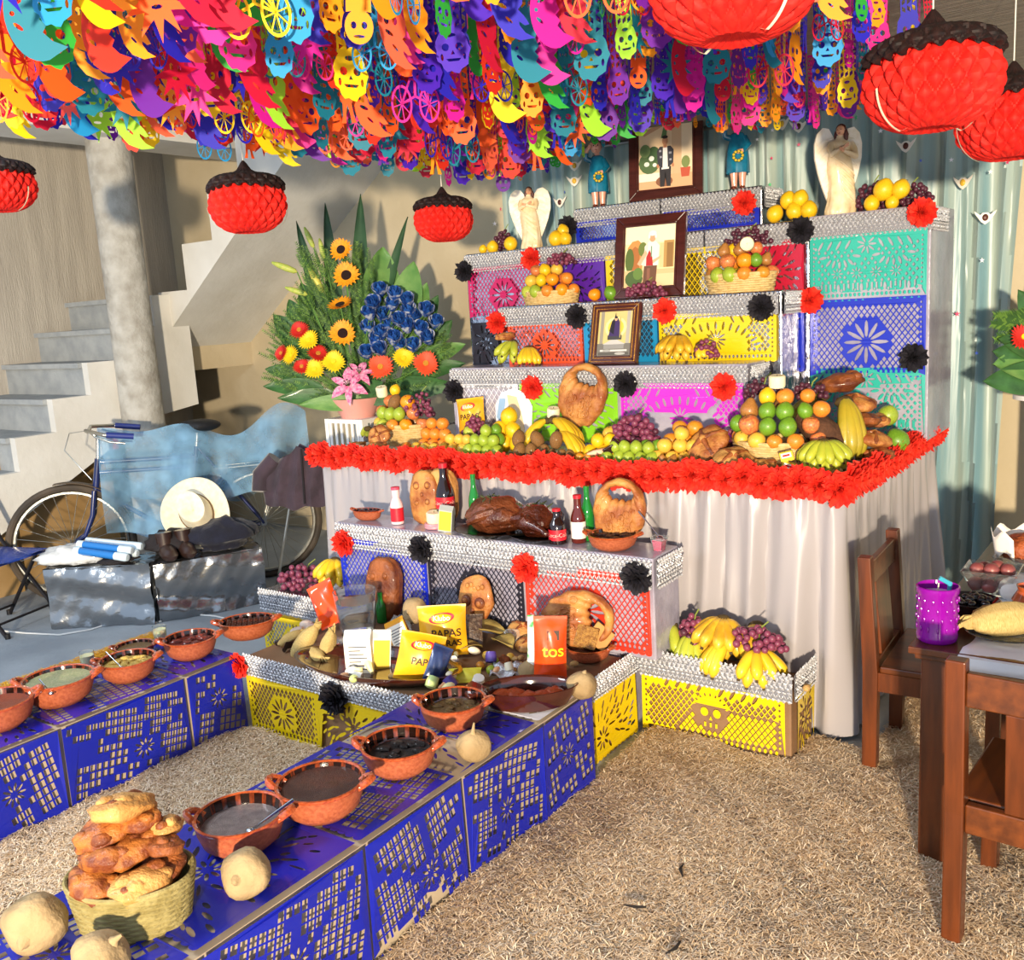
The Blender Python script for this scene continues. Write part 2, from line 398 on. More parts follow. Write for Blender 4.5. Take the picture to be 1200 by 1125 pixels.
def trim_mesh(L, h, seed=0):
    """braided foil strip: scalloped top edge, slanted leaves, row of eyelets"""
    b = MB(); n = max(4, int(L/.0205)); s = L/n; rr = random.Random(seed)
    b.box(0, L, .006, h*.90, -.003, -.001, mi=1)
    def leaf(x, y, lx, ly, ang, z):
        c, q = math.cos(ang), math.sin(ang); t = rr.uniform(-.003, .003)
        P = [(-lx, 0, 0), (0, -ly, .003+t), (lx, 0, 0), (0, ly, .003-t), (0, 0, .007+z)]
        b.add([(x+px*c-py*q, y+px*q+py*c, pz+z*.5) for px, py, pz in P], [(0, 1, 4), (1, 2, 4), (2, 3, 4), (3, 0, 4)])
    for i in range(n):
        x = s*(i+.5)
        leaf(x, h*.06, s*.52, h*.06, rr.uniform(-.2, .2), .001)
        leaf(x-s*.27, h*.20, h*.10, s*.17, 1.05, 0); leaf(x+s*.27, h*.20, h*.10, s*.17, -1.05, 0)      # eyelet row: open diamonds
        leaf(x, h*.34, s*.5, h*.055, rr.uniform(-.3, .3), .001)
        for k in range(3):
            sg = 1 if k % 2 else -1
            leaf(x+rr.uniform(-.002, .002)+s*.25*sg, h*(.47+.15*k), s*.50, h*.075, sg*.7+rr.uniform(-.25, .25), rr.uniform(0, .004)); leaf(x-s*.28*sg, h*(.53+.15*k), s*.32, h*.05, -sg*.8, 0)
        leaf(x, h*.94, s*.44, h*.085, rr.uniform(-.3, .3), .002)
        leaf(x+s*.5, h*.86, s*.36, h*.06, .8, .001)
    return b.mesh('silver_trim', smooth=False, fixn=False)
def put_trim(parent, face, o, L, h=.105):
    k = (round(L, 2), h)
    if k not in _trim: _trim[k] = trim_mesh(L, h, len(_trim))
    ob = inst('silver_trim', _trim[k], [m_silver, m_silver_d], parent)
    T = face_T(face, o); T.translation -= Vector(parent.location); ob.matrix_local = T
    ob['label'] = 'braided silver foil trim'; return ob
def carnation(name, R=.05, seed=1):
    b = MB(); r = random.Random(seed)
    for ly in range(6):
        ph = r.uniform(0, 6); e = (.12, .42, .72, 1.0, 1.25, 1.45)[ly]; ln = R*(1, 1, .98, .95, .9, .85)[ly]
        def f(u, v):
            a = 2*PI*u; ruf = .17*R*v*(math.sin(a*7+ph)+.8*math.sin(a*12+ph*2))*(v > .3); rad = ln*v
            x = rad*math.cos(e)+ruf*math.sin(e)*.9+.05*R*ly*0; z = rad*math.sin(e)+ruf*math.cos(e)*.9
            jag = 1+.10*math.sin(a*23+ph)*(v > .9)
            return (math.cos(a)*x*jag, math.sin(a)*x*jag, z*.85)
        b.grid(36, 4, f, cu=True)
    return b.mesh(name, smooth=True, ang=35, fixn=False)
CARN = [carnation('tissue_flower', .05, s) for s in (1, 2, 3)]
def crepe(n, c, c2): return M(n, c, .75, col2=c2, vs=40, transl=.15)
m_red = crepe('red tissue', '#ee3a22', '#d81f17'); m_blk = crepe('black tissue', '#24212b', '#15131a')
def put_pom(parent, p, face, red, R=.063):
    rot = dict(front=(PI/2, 0, R_.uniform(0, 6)), right=(PI/2, 0, PI/2), left=(PI/2, 0, -PI/2), top=(0, 0, R_.uniform(0, 6)))[face]
    e = Euler(rot); 
    if face == 'front': e = (Matrix.Rotation(PI/2, 3, 'X') @ Matrix.Rotation(R_.uniform(0, 6), 3, 'Z')).to_euler()
    if face == 'right': e = (Matrix.Rotation(PI/2, 3, 'Y') @ Matrix.Rotation(R_.uniform(0, 6), 3, 'Z')).to_euler()
    o = inst('tissue_flower', CARN[R_.randrange(3)], m_red if red else m_blk, parent, Vector(p)-Vector(parent.location), e, scale=R/.05)
    o['label'] = 'ruffled %s tissue-paper flower' % ('red' if red else 'black'); return o
m_foil = M('crumpled silver foil', '#c9c9cf', .22, 1, bump=.6, bs=14, detail=4)
m_board = M('cardboard box', '#b7a58a', .8, col2='#a8977d', vs=4)
m_grey = M('lilac plastic wrap', '#a9a5b4', .3, col2='#8f8a9c', vs=6, bump=.3, bs=18, coat=.6)
def stepbox(label, x0, x1, y0, y1, z0, z1, mat, cat='altar step'):
    t = thing('altar_step', label, cat, ((x0+x1)/2, y0, z0))
    MB().box(x0, x1, y0, y1, z0, z1).build('body', mat, t, world=True, smooth=False, bev=.006); return t
TZ = 1.035      # table top
# ---------------------------------------------------------------- big draped table
tb = thing('altar_table', 'long altar table with gathered white satin skirt and red flower edging', 'table', (-2.5, 3.56, 0))
MB().box(-3.9, -1.10, 3.56, 5.06, TZ-.03, TZ).build('tabletop', M('white cloth', '#dcd9d6', .8, bump=.1, bs=30), tb, world=True, smooth=False)
for x in (-3.8, -1.2):
    for y in (3.7, 5.0): MB().box(x-.03, x+.03, y-.03, y+.03, 0, TZ-.03).build('leg', m_board, tb, world=True)
m_satin = M('white satin', '#a19c9f', .24, spec=.9, sheen=.1)
b = MB(); PATH = []
seg = [((-3.9, 5.02), (-3.9, 3.56)), ((-3.9, 3.56), (-1.10, 3.56)), ((-1.10, 3.56), (-1.10, 5.04))]
n = 0
pts = []
for (a, c) in seg:
    L = math.hypot(c[0]-a[0], c[1]-a[1]); k = int(L/.011)
    nx, ny = (c[1]-a[1])/L, -(c[0]-a[0])/L
    for i in range(k):
        t = i/k; pts.append((a[0]+(c[0]-a[0])*t, a[1]+(c[1]-a[1])*t, nx, ny))
pts.append((-1.10, 5.04, 1, 0))
for _ in range(4):   # soften the corner
    pts = [pts[0]]+[tuple((pts[i-1][q]+2*pts[i][q]+pts[i+1][q])/4 for q in range(4)) for i in range(1, len(pts)-1)]+[pts[-1]]
def sf(u, v):
    i = min(len(pts)-1, int(round(u*(len(pts)-1)))); x, y, nx, ny = pts[i]; s = i*.011
    v2 = 1-v
    top = .008*(math.sin(s*140)+.8*math.sin(s*97+1))*max(0, 1-v2*5)
    fold = (.013+.036*min(1, v2*1.3))*(abs(math.sin(s*14+1.1*math.sin(s*5)+v2*.5))*2.2-1.2+.7*math.sin(s*37+2+1.5*math.sin(s*3)-v2)+.45*math.sin(s*61+v2*3))
    lean = .028*v2
    d = .018+top+fold*(.6+.4*math.sin(s*2.3))+lean
    return (x+nx*(-d), y+ny*(-d), .015+(TZ-.0)*v) if False else (x+nx*d, y+ny*d, .015+(TZ-.01)*v)
b.grid(len(pts), 14, sf); b.build('skirt', m_satin, tb, world=True, fixn=False)
# red flower edging
for (a, c, fc, sp) in (((-3.92, 3.53), (-1.08, 3.53), 'front', .074), ((-1.06, 3.56), (-1.06, 5.02), 'right', .074)):
    L = math.hypot(c[0]-a[0], c[1]-a[1]); k = int(L/sp)
    for i in range(k+1):
        t = i/k; put_pom(tb, (a[0]+(c[0]-a[0])*t, a[1]+(c[1]-a[1])*t, TZ-.012+R_.uniform(-.014, .014)), fc, True, R_.uniform(.062, .074)); 
# ---------------------------------------------------------------- upper steps
D4, D3, D2, D1 = 4.07, 4.32, 4.58, 4.82
t4 = stepbox('lowest step above the table, fronted by white, lime and magenta cut paper', -3.37, -1.66, D4, D3-.028, TZ, 1.44, m_grey)
t3 = stepbox('second altar step with red-orange, sky blue and yellow cut-paper front', -3.20, -1.59, D3, D2-.028, TZ, 1.755, m_foil)
t2 = stepbox('widest altar step with crimson, purple and yellow cut-paper front', -3.62, -1.55, D2, D1-.01, TZ, 2.075, m_foil)
t2b = stepbox('tall right block of the altar with turquoise over dark blue cut paper', -1.549, -1.01, D2, 5.05, TZ, 2.085, m_grey)
t1 = stepbox('topmost altar step with royal blue cut paper under silver trim', -3.0, -1.88, D1+.021, 5.10, TZ, 2.285, m_foil)
SP = -.006
TH = .112
# t4
put_panel(t4, 'front', (-3.33, D4+SP, TZ+.02), .42, .30, 'white', 'net', 1, .034)
put_panel(t4, 'front', (-2.90, D4+SP, TZ+.02), .58, .30, 'lime', 'fan', 2)
put_panel(t4, 'front', (-2.30, D4+SP, TZ+.02), .63, .30, 'pink', 'arch', 3)
put_trim(t4, 'front', (-3.37, D4+SP-.010, 1.44-TH), .52); put_trim(t4, 'front', (-2.84, D4+SP-.010, 1.44-TH), .58); put_trim(t4, 'front', (-2.25, D4+SP-.010, 1.44-TH), .60)
put_trim(t4, 'right', (-1.66-SP+.010, D4, 1.44-TH), .22)
for px, py, r in ((533, 458, 0), (625, 454, 1), (734, 450, 0), (849, 453, 1)): p = ony(px, py, D4-.02); put_pom(t4, p, 'front', r)
# t3
put_panel(t3, 'front', (-3.14, D3+SP, 1.43), .48, .24, 'orange', 'lattice', 4)
put_panel(t3, 'front', (-2.65, D3+SP, 1.43), .43, .24, 'sky', 'net', 5)
put_panel(t3, 'front', (-2.21, D3+SP, 1.43), .60, .24, 'yellow', 'arch', 6)
put_trim(t3, 'front', (-3.20, D3+SP-.010, 1.755-TH), .50); put_trim(t3, 'front', (-2.69, D3+SP-.010, 1.755-TH), .52); put_trim(t3, 'front', (-2.16, D3+SP-.010, 1.755-TH), .56)
put_trim(t3, 'right', (-1.59-SP+.010, D3, 1.755-TH), .22)
for px, py, r in ((583, 378, 1), (677, 371, 0), (780, 364, 1), (893, 360, 0)): p = ony(px, py, D3-.02); put_pom(t3, p, 'front', r)
# t2
put_panel(t2, 'front', (-3.60, D2+SP, 1.69), .50, .30, 'magenta', 'lattice', 7)
put_panel(t2, 'front', (-3.60, D2+SP, 1.40), .20, .27, 'black', 'fan', 17)
put_panel(t2, 'front', (-3.08, D2+SP, 1.69), .42, .30, 'purple', 'fan', 8)
put_panel(t2, 'front', (-2.65, D2+SP, 1.69), .76, .30, 'yellow', 'net', 9, .03)
put_panel(t2, 'front', (-1.88, D2+SP, 1.69), .31, .30, 'crimson', 'fan', 10)
put_panel(t2, 'front', (-1.73, D2+SP, 1.36), .16, .32, 'royal', 'fan', 11)
put_trim(t2, 'front', (-3.62, D2+SP-.010, 2.075-TH), .52); put_trim(t2, 'front', (-3.09, D2+SP-.010, 2.075-TH), .50); put_trim(t2, 'front', (-2.58, D2+SP-.010, 2.075-TH), .50); put_trim(t2, 'front', (-2.07, D2+SP-.010, 2.075-TH), .52)
for px, py, r in ((545, 318, 0), (623, 303, 1)): p = ony(px, py, D2-.02); put_pom(t2, p, 'front', r)
# t2b
put_panel(t2b, 'front', (-1.54, D2+SP-.004, 1.685), .52, .30, 'turq', 'flowers', 12)
put_panel(t2b, 'front', (-1.54, D2+SP-.002, 1.33), .52, .365, 'royal', 'lattice', 13)
put_panel(t2b, 'front', (-1.54, D2+SP, TZ+.01), .52, .33, 'turq', 'flowers', 14)
put_trim(t2b, 'front', (-1.549, D2+SP-.010, 2.085-TH), .55); put_trim(t2b, 'right', (-1.01-SP, D2, 2.085-TH), .30)
for px, py, r in ((939, 270, 0), (1081, 249, 1), (950, 352, 1), (1071, 419, 0)): p = ony(px, py, D2-.025); put_pom(t2b, p, 'front', r)
# t1
put_panel(t1, 'front', (-2.99, D1+.021+SP, 2.085), .54, .12, 'royal', 'net', 15, .02); put_panel(t1, 'front', (-2.43, D1+.021+SP, 2.085), .54, .12, 'royal', 'net', 16, .02)
put_trim(t1, 'front', (-3.0, D1+.021+SP-.010, 2.285-TH), .55); put_trim(t1, 'front', (-2.44, D1+.021+SP-.010, 2.285-TH), .56); put_trim(t1, 'right', (-1.88-SP+.010, D1+.02, 2.285-TH), .25)
for px, py, r in ((666, 266, 0), (873, 238, 1)): p = ony(px, py, D1-.015); put_pom(t1, p, 'front', r)
# ---------------------------------------------------------------- lower steps
LZ = .335
m_brown = M('brown kraft box', '#8a6a4c', .7, col2='#7a5b40', vs=5)
l1 = stepbox('low altar step with royal blue, black and red cut paper below the white skirt', -3.45, -1.70, 3.2, 3.42, LZ, .755, m_grey); l1.location.z = 0
for ch in l1.children: ch.location.z = 0
MB().box(-3.45, -1.86, 3.2, 3.42, 0, LZ).build('plinth', m_grey, l1, world=True, smooth=False)
put_panel(l1, 'front', (-3.43, 3.2+SP, LZ+.02), .56, .33, 'royal', 'lattice', 21)
put_panel(l1, 'front', (-2.86, 3.2+SP, LZ+.02), .54, .33, 'black', 'lattice', 22)
put_panel(l1, 'front', (-2.31, 3.2+SP, LZ+.02), .60, .33, 'red', 'lattice', 23)
put_trim(l1, 'front', (-3.45, 3.2+SP-.010, .755-.125), .58, .125); put_trim(l1, 'front', (-2.86, 3.2+SP-.010, .755-.125), .57, .125); put_trim(l1, 'front', (-2.28, 3.2+SP-.010, .755-.125), .58, .125); put_trim(l1, 'right', (-1.70-SP+.010, 3.2, .755-.125), .22, .125)
for px, py, r in ((404, 636, 1), (495, 643, 0), (617, 665, 1), (747, 677, 0)): p = ony(px, py, 3.2-.02); put_pom(l1, p, 'front', r, .066)
l2 = stepbox('knee-high altar platform with bright yellow cut paper and silver trim', -3.30, -2.0, 2.46, 3.17, 0, LZ, m_brown)
MB().box(-2.0, -1.83, 2.80, 3.17, 0, LZ).build('body_end', m_brown, l2, world=True, smooth=False)
l2y = [(-3.30, .44), (-2.86, .44), (-2.42, .40)]
for i, (x, wd) in enumerate(l2y): put_panel(l2, 'front', (x+.005, 2.46+SP, .0), wd, .26, 'yellow', ('lattice', 'fan', 'lattice')[i], 24+i, .024)
put_panel(l2, 'right', (-1.83-SP, 2.80, .0), .43, .26, 'yellow', 'fan', 31)
for x, wd in ((-3.30, .44), (-2.86, .44), (-2.42, .44)): put_trim(l2, 'front', (x, 2.46+SP-.012, LZ-.08), wd, .10)
put_trim(l2, 'right', (-1.83-SP+.010, 2.72, LZ-.08), .54, .10)
p = ony(393, 817, 2.43); put_pom(l2, p, 'front', 0, .068); put_pom(l2, (-3.31, 2.43, .30), 'front', 1, .055)
l3 = stepbox('low yellow-papered box holding bananas in front of the white skirt', -1.81, -1.18, 3.27, 3.50, 0, .27, m_brown)
put_panel(l3, 'front', (-1.80, 3.27+SP, .0), .60, .26, 'yellow', 'skull', 32, .024); put_panel(l3, 'right', (-1.18-SP, 3.29, .0), .20, .26, 'yellow', 'fan', 33)
put_trim(l3, 'front', (-1.81, 3.27+SP-.012, .24), .64, .12); put_trim(l3, 'right', (-1.18-SP+.01, 3.27, .24), .23, .12)
l4 = stepbox('small silver-trimmed box of grapes at the left end of the low step', -3.98, -3.50, 3.1, 3.45, 0, .36, m_foil)
put_trim(l4, 'front', (-3.98, 3.1+SP-.004, .26), .48, .12); put_panel(l4, 'front', (-3.96, 3.1+SP, .02), .44, .22, 'yellow', 'lattice', 34)
# ---------------------------------------------------------------- blue-papered benches
def bench(label, x0, x1, y0, y1, z1, seams, seed, hue='blue'):
    t = thing('low_bench', label, 'bench', ((x0+x1)/2, (y0+y1)/2, 0))
    MB().box(x0, x1, y0, y1, 0, z1-.004).build('body', m_board, t, world=True, smooth=False)
    for i in range(len(seams)-1):
        a, c = seams[i], seams[i+1]
        put_panel(t, 'right', (x1+.008, a+.006, .012), c-a-.012, z1-.012, hue, 'slant', seed+i, .042, .004)
        put_panel(t, 'top', (x0+.005, a+.006, z1+.003), x1-x0-.01, c-a-.012, hue, 'fan' if i % 2 else 'slant', seed+20+i, .03, .001)
    put_panel(t, 'front', (x0+.005, y0-.008, .012), x1-x0-.01, z1-.015, hue, 'slant', seed+40, .03, .004)
    return t
bench('left bench wrapped in dark blue cut paper, set with clay pots', -3.94, -3.33, .9, 2.44, .335, [.9, 1.28, 1.62, 2.16, 2.44], 50)
br = bench('right bench wrapped in dark blue cut paper holding the bread basket', -2.27, -1.76, .75, 2.45, .36, [.75, 1.08, 1.60, 2.02, 2.45], 60)
MB().box(-1.985, -1.76, 2.4501, 2.785, 0, .356).build('body_end', m_board, br, world=True, smooth=False)
put_panel(br, 'right', (-1.752, 2.455, .012), .32, .345, 'blue', 'slant', 71)
put_panel(br, 'top', (-1.98, 2.455, .363), .22, .32, 'white', 'net', 72, .04, .001)
# ================================================================ straw on the floor
def straw(name, label, polys, n, seed, zfn, cmat):
    rg = np.random.default_rng(seed); V = []; Fc = []
    o = 0
    for (x0, x1, y0, y1, wgt) in polys:      # lumpy bed
        nx = max(2, int((x1-x0)/.06)); ny = max(2, int((y1-y0)/.06))
        for j in range(ny+1):
            for i in range(nx+1):
                x = x0+(x1-x0)*i/nx; y = y0+(y1-y0)*j/ny; V.append((x, y, zfn(x, y)))
        Fc += [(o+j*(nx+1)+i, o+j*(nx+1)+i+1, o+(j+1)*(nx+1)+i+1, o+(j+1)*(nx+1)+i) for j in range(ny) for i in range(nx)]
        o = len(V)
    me = bpy.data.meshes.new(name)
    tot = sum((p[1]-p[0])*(p[3]-p[2])*p[4] for p in polys)
    P = []
    for (x0, x1, y0, y1, wgt) in polys:
        k = int(n*(x1-x0)*(y1-y0)*wgt/tot)
        P.append(np.stack([rg.uniform(x0, x1, k), rg.uniform(y0, y1, k)], 1))
    P = np.concatenate(P); k = len(P)
    a = rg.uniform(0, 2*np.pi, k); ln = rg.uniform(.008, .021, k); wd = rg.uniform(.0009, .0019, k)
    z = np.array([zfn(x, y) for x, y in P])
    cx = np.stack([np.cos(a), np.sin(a)], 1); sd = np.stack([-np.sin(a), np.cos(a)], 1)
    tl = rg.uniform(-.4, .9, k); up = rg.uniform(.001, .007, k)
    vs = np.zeros((k, 6, 3))
    for q, t in enumerate((-1, 0, 1)):
        c = P+cx*(ln*t)[:, None]+sd*(rg.normal(0, .25, k)*ln*abs(t))[:, None]
        zz = z+.006+up+ln*tl*t*.5+(.004 if t == 0 else 0)
        for h, s in enumerate((-1, 1)):
            vs[:, q*2+h, :2] = c+sd*(wd*s)[:, None]; vs[:, q*2+h, 2] = np.maximum(zz, .003)
    nb = len(V); allv = np.concatenate([np.array(V), vs.reshape(-1, 3)])
    base = (nb+np.arange(k)*6)[:, None]
    fs = np.concatenate([base+np.array([[0, 1, 3, 2]]), base+np.array([[2, 3, 5, 4]])]).astype(np.int32)
    quads = np.concatenate([np.array(Fc, np.int32), fs])
    me.vertices.add(len(allv)); me.vertices.foreach_set('co', allv.ravel())
    me.loops.add(len(quads)*4); me.loops.foreach_set('vertex_index', quads.ravel())
    me.polygons.add(len(quads)); me.polygons.foreach_set('loop_start', np.arange(len(quads))*4)
    try: me.polygons.foreach_set('loop_total', np.full(len(quads), 4))
    except Exception: pass
    me.update(calc_edges=True); me.validate()
    me.attributes.new('tone', 'FLOAT', 'FACE')
    tone = np.concatenate([np.full(len(Fc), .3), np.tile(rg.uniform(0, 1, k), 2)]); me.attributes['tone'].data.foreach_set('value', tone)
    ob = inst(name, me, cmat); tag(ob, label, 'straw', kind='stuff'); return ob
def tone_mat(name, cols, rough=.75):
    m = bpy.data.materials.new(name); m.use_nodes = True; N = m.node_tree.nodes; L = m.node_tree.links
    at = N.new('ShaderNodeAttribute'); at.attribute_name = 'tone'; rp = N.new('ShaderNodeValToRGB')
    e = rp.color_ramp.elements; e[0].color = lin(cols[0]); e[1].color = lin(cols[-1])
    for i, c in enumerate(cols[1:-1]): q = e.new((i+1)/(len(cols)-1)); q.color = lin(c)
    L.new(at.outputs['Fac'], rp.inputs[0]); L.new(rp.outputs[0], N['Principled BSDF'].inputs['Base Color']); N['Principled BSDF'].inputs['Roughness'].default_value = rough
    return m
def sz(x, y): return .018+.012*math.sin(x*7+1)*math.cos(y*6)+.006*math.sin(x*19+y*23)
m_straw = tone_mat('dry wood shavings', ['#b2946e', '#cdb08c', '#dcc4a2', '#ecdcc2'])
straw('straw', 'pale tan shredded straw spread over the floor in front of the altar', [(-1.74, -.95, .9, 2.3, 1.3), (-1.74, -1.17, 2.3, 3.24, 1.4), (-1.17, -.95, 2.3, 3.46, 1.3), (-.95, .5, 1.5, 3.3, 1.0), (-.95, .3, 3.3, 4.7, .5)], 150000, 3, sz, m_straw)
straw('straw', 'strip of shredded straw lying between the two blue benches', [(-3.31, -2.29, .9, 2.42, 1)], 42000, 4, sz, m_straw)
m_mari = tone_mat('marigold petals', ['#c98a12', '#e0a21a', '#efb92f', '#d8860f'])
def pz(x, y): return .345
straw('marigold_petals', 'line of loose orange marigold petals along the back of the left bench', [(-3.93, -3.84, .95, 2.42, 1)], 3200, 5, pz, m_mari)['category'] = 'petals'
# ================================================================ cut-paper streamers
def net_holes(w, L, rows, y0=-.012):
    hs = []
    for j in range(rows):
        y = y0-(L-.02)*(j+.5)/rows; hh = (L-.02)/rows*.30; sl = .012*(1 if j % 2 else -1)
        for s in (-1, 0, 1):
            cx = s*w*.30; q = w*.10
            hs.append([(cx-q, y-hh+sl*.4), (cx+q, y-hh-sl*.4), (cx+q, y+hh-sl*.4), (cx-q, y+hh+sl*.4)])
    return hs
def strip_outline(w, L, tail): return [(w/2, 0), (-w/2, 0), (-w/2*.92, -L*.5), (-w/2, -L)]+tail+[(w/2, -L), (w/2*.92, -L*.5)]
def st_skull(w=.062, L=.26, hw=.042, hh=.065):
    cy = -L-hh*.8; tail = []
    for i in range(1, 24):
        a = PI*.5+.45+(2*PI-.9)*i/24; k = 1+.07*math.cos(a*9)*(1 if math.sin(a) < .3 else .2)
        tail.append((hw*k*math.cos(a), cy+hh*k*math.sin(a)))
    hs = net_holes(w, L, 9)
    for s in (-1, 1): hs.append(ell(s*hw*.40, cy+hh*.12, hw*.22, hh*.17, 9)); hs.append(ell(s*hw*.66, cy-hh*.30, hw*.09, hh*.16, 7))
    hs.append([(0, cy-hh*.02), (hw*.12, cy-hh*.2), (-hw*.12, cy-hh*.2)])
    hs.append([(-hw*.45, cy-hh*.38), (hw*.45, cy-hh*.38), (hw*.3, cy-hh*.50), (-hw*.3, cy-hh*.50)]); hs.append(ell(0, cy+hh*.62, hw*.28, hh*.10, 8))
    return cutout('streamer', strip_outline(w, L, tail), hs)
def st_ghost(L=.20):
    w = .066
    g = [(-.045, -.02), (-.05, -.06), (-.044, -.10), (-.03, -.14), (-.004, -.172), (.035, -.188), (.078, -.184), (.05, -.168), (.034, -.146), (.034, -.136), (.05, -.148), (.064, -.146), (.05, -.122), (.034, -.104), (.048, -.09), (.052, -.055), (.034, -.03), (.036, -.012)]
    tail = [(x, -L+y) for x, y in g]; hs = net_holes(w, L, 6)
    for s, x in ((1, .012), (-1, -.018)): hs.append(ell(x, -L-.055, .009, .013, 9))
    hs.append(ell(-.012, -L-.09, .016, .006, 8, -.5)); hs.append(ell(.005, -L-.13, .014, .004, 8, -.8))
    return cutout('streamer', strip_outline(w, L, tail), hs)
def st_moon(L=.17):
    w = .07; g = []
    for i in range(0, 15): a = PI*.62+PI*.95*i/14; g.append((.01+.075*math.cos(a), -.115+.105*math.sin(a)))
    g += [(.075, -.19), (.04, -.175), (.020, -.155), (.030, -.14), (.016, -.125), (.030, -.11), (.018, -.085), (.03, -.05), (.05, -.012)]
    g = [(x, y) for x, y in g]; g[0] = (-.036, -.02)
    hs = net_holes(w, L, 5); hs.append(ell(-.03, -L-.085, .012, .005, 8, .3)); hs.append(ell(-.035, -L-.14, .014, .005, 8, -.7)); hs.append(ell(-.045, -L-.11, .006, .006, 7))
    return cutout('streamer', strip_outline(w, L, [(x, -L+y) for x, y in g]), hs)
def st_spider(L=.18):
    w = .055; tail = []
    n = 9
    for i in range(n*4+1):
        a = PI*.5+.35+(2*PI-.7)*i/(n*4); k = (.072 if i % 4 == 2 else (.045 if i % 2 else .034)); tail.append((k*math.cos(a), -L-.055+k*math.sin(a)))
    hs = net_holes(w, L, 6); hs += [ell(s*.012, -L-.045, .006, .008, 7) for s in (-1, 1)]; hs.append(ell(0, -L-.068, .012, .004, 7))
    return cutout('streamer', strip_outline(w, L, tail), hs)
def st_legs(L=.36):
    w = .06
    tail = [(-.02, -L-.02), (-.024, -L-.07), (-.034, -L-.10), (-.012, -L-.10), (-.008, -L-.06), (0, -L-.02), (.008, -L-.06), (.012, -L-.10), (.034, -L-.10), (.024, -L-.07), (.02, -L-.02)]
    return cutout('streamer', strip_outline(w, L, tail), net_holes(w, L, 12))
def st_words(L=.34):
    w = .085; hs = []
    for j in range(5):
        for i in range(3):
            x = -.026+.026*i; y = -.04-.058*j
            hs += [[(x-.009, y-.018), (x-.004, y-.018), (x-.004, y+.018), (x-.009, y+.018)], [(x-.001, y-.018), (x+.008, y-.018), (x+.008, y-.006), (x-.001, y-.006)], [(x-.001, y+.004), (x+.006, y+.004), (x+.006, y+.018), (x-.001, y+.018)]]
    tail = [(.06*math.cos(PI*.5+.5+(2*PI-1)*i/20)*.8, -L-.045+.055*math.sin(PI*.5+.5+(2*PI-1)*i/20)) for i in range(21)]
    for s in (-1, 1): hs.append(ell(s*.018, -L-.04, .010, .012, 8))
    hs.append(ell(0, -L-.075, .02, .005, 8)); return cutout('streamer', strip_outline(w, L, tail), hs)
def st_bike(L=.19):
    b = MB(); w = .055
    me0 = cutout('x', strip_outline(w, L, [(-.02, -L-.01), (.02, -L-.01)]), net_holes(w, L, 6))
    b.add([tuple(v.co) for v in me0.vertices], [tuple(p.vertices) for p in me0.polygons]); bpy.data.meshes.remove(me0)
    def bar(p, q, t=.0045):
        d = Vector((q[0]-p[0], q[1]-p[1], 0)).normalized()*t/2; nrm = Vector((-d.y, d.x, 0))
        b.add([(p[0]+nrm.x, p[1]+nrm.y, .0004), (q[0]+nrm.x, q[1]+nrm.y, .0004), (q[0]-nrm.x, q[1]-nrm.y, .0004), (p[0]-nrm.x, p[1]-nrm.y, .0004)], [(0, 1, 2, 3)])
    for s in (-1, 1):
        cx = s*.042; cy = -L-.095
        b.grid(22, 2, lambda u, v: (cx+(.026+.006*v)*math.cos(2*PI*u), cy+(.042+.007*v)*math.sin(2*PI*u), 0), cu=True)
        for k in range(4): a = PI*k/4+.2; bar((cx+.027*math.cos(a), cy+.043*math.sin(a)), (cx-.027*math.cos(a), cy-.043*math.sin(a)), .003)
        bar((cx, cy), (s*.014, -L-.03), .006); bar((cx, cy), (0, -L-.075), .006)
    bar((0, -L-.075), (.0, -L-.01), .008); bar((-.016, -L-.032), (.016, -L-.032), .006); bar((-.045, -L-.02), (.0, -L-.012), .006); bar((.03, -L-.015), (0, -L-.03), .006)
    return b.mesh('streamer', smooth=False, fixn=False)
KINDS = [('skull', st_skull(), 'smiling skull'), ('longskull', st_skull(.07, .22, .05, .062), 'broad smiling skull'), ('ghost', st_ghost(), 'curly-tailed ghost'), ('moon', st_moon(), 'crescent moon face'), ('spider', st_spider(), 'spiky spider'), ('legs', st_legs(), 'dangling skeleton'), ('words', st_words(), 'lettered skull'), ('bike', st_bike(), 'bicycle')]
HCOL = [('purple', '#6a1fa0'), ('violet', '#4a22c0'), ('magenta', '#d0149a'), ('crimson', '#c81038'), ('red', '#e0301c'), ('orange', '#ff5f1c'), ('amber', '#ff9f1a'), ('yellow', '#ffd817'), ('lime', '#a6e83a'), ('green', '#2fae3e'), ('teal', '#147f98'), ('sky blue', '#2298d8'), ('deep blue', '#2622b8'), ('pink', '#ee2f94'), ('coral', '#ff6a4a')]
HM = {c: M('streamer paper '+c, h, .55, transl=.35) for c, h in HCOL}
def project(p):
    d = RW.T @ (np.array(p)-np.array([0, 0, CH])); return 600+F*d[0]/d[2], 562.5+F*d[1]/d[2], d[2]
cand = []
rs = random.Random(21)
m_string = M('white cotton string', '#d8d4c8', .8)
si = 0
for i in range(17):
    x = -3.04+.14*i
    for j in range(40):
        y = .95+.10*j+rs.uniform(-.03, .03)
        if y > 4.65 - max(0, (x+1.6))*.9: continue
        xx = x+rs.uniform(-.03, .03); zb = 2.33+rs.uniform(-.05, .06)+.05*max(0, x+2.4)
        px, py, d = project((xx, y, zb))
        lim = np.interp(px, [0, 90, 250, 450, 590, 640, 700, 760, 800, 860, 930, 1000, 1050], [160, 168, 185, 210, 224, 205, 182, 158, 150, 156, 156, 140, 80])+rs.uniform(-26, 3)
        if py > lim: zb += (py-lim)*d/F*1.02
        if -30 < px < 1090 and py > -25 and zb < 2.56: cand.append((xx, y, zb, px, project((xx, y, zb))[1]))
rs.shuffle(cand)
cols = {}
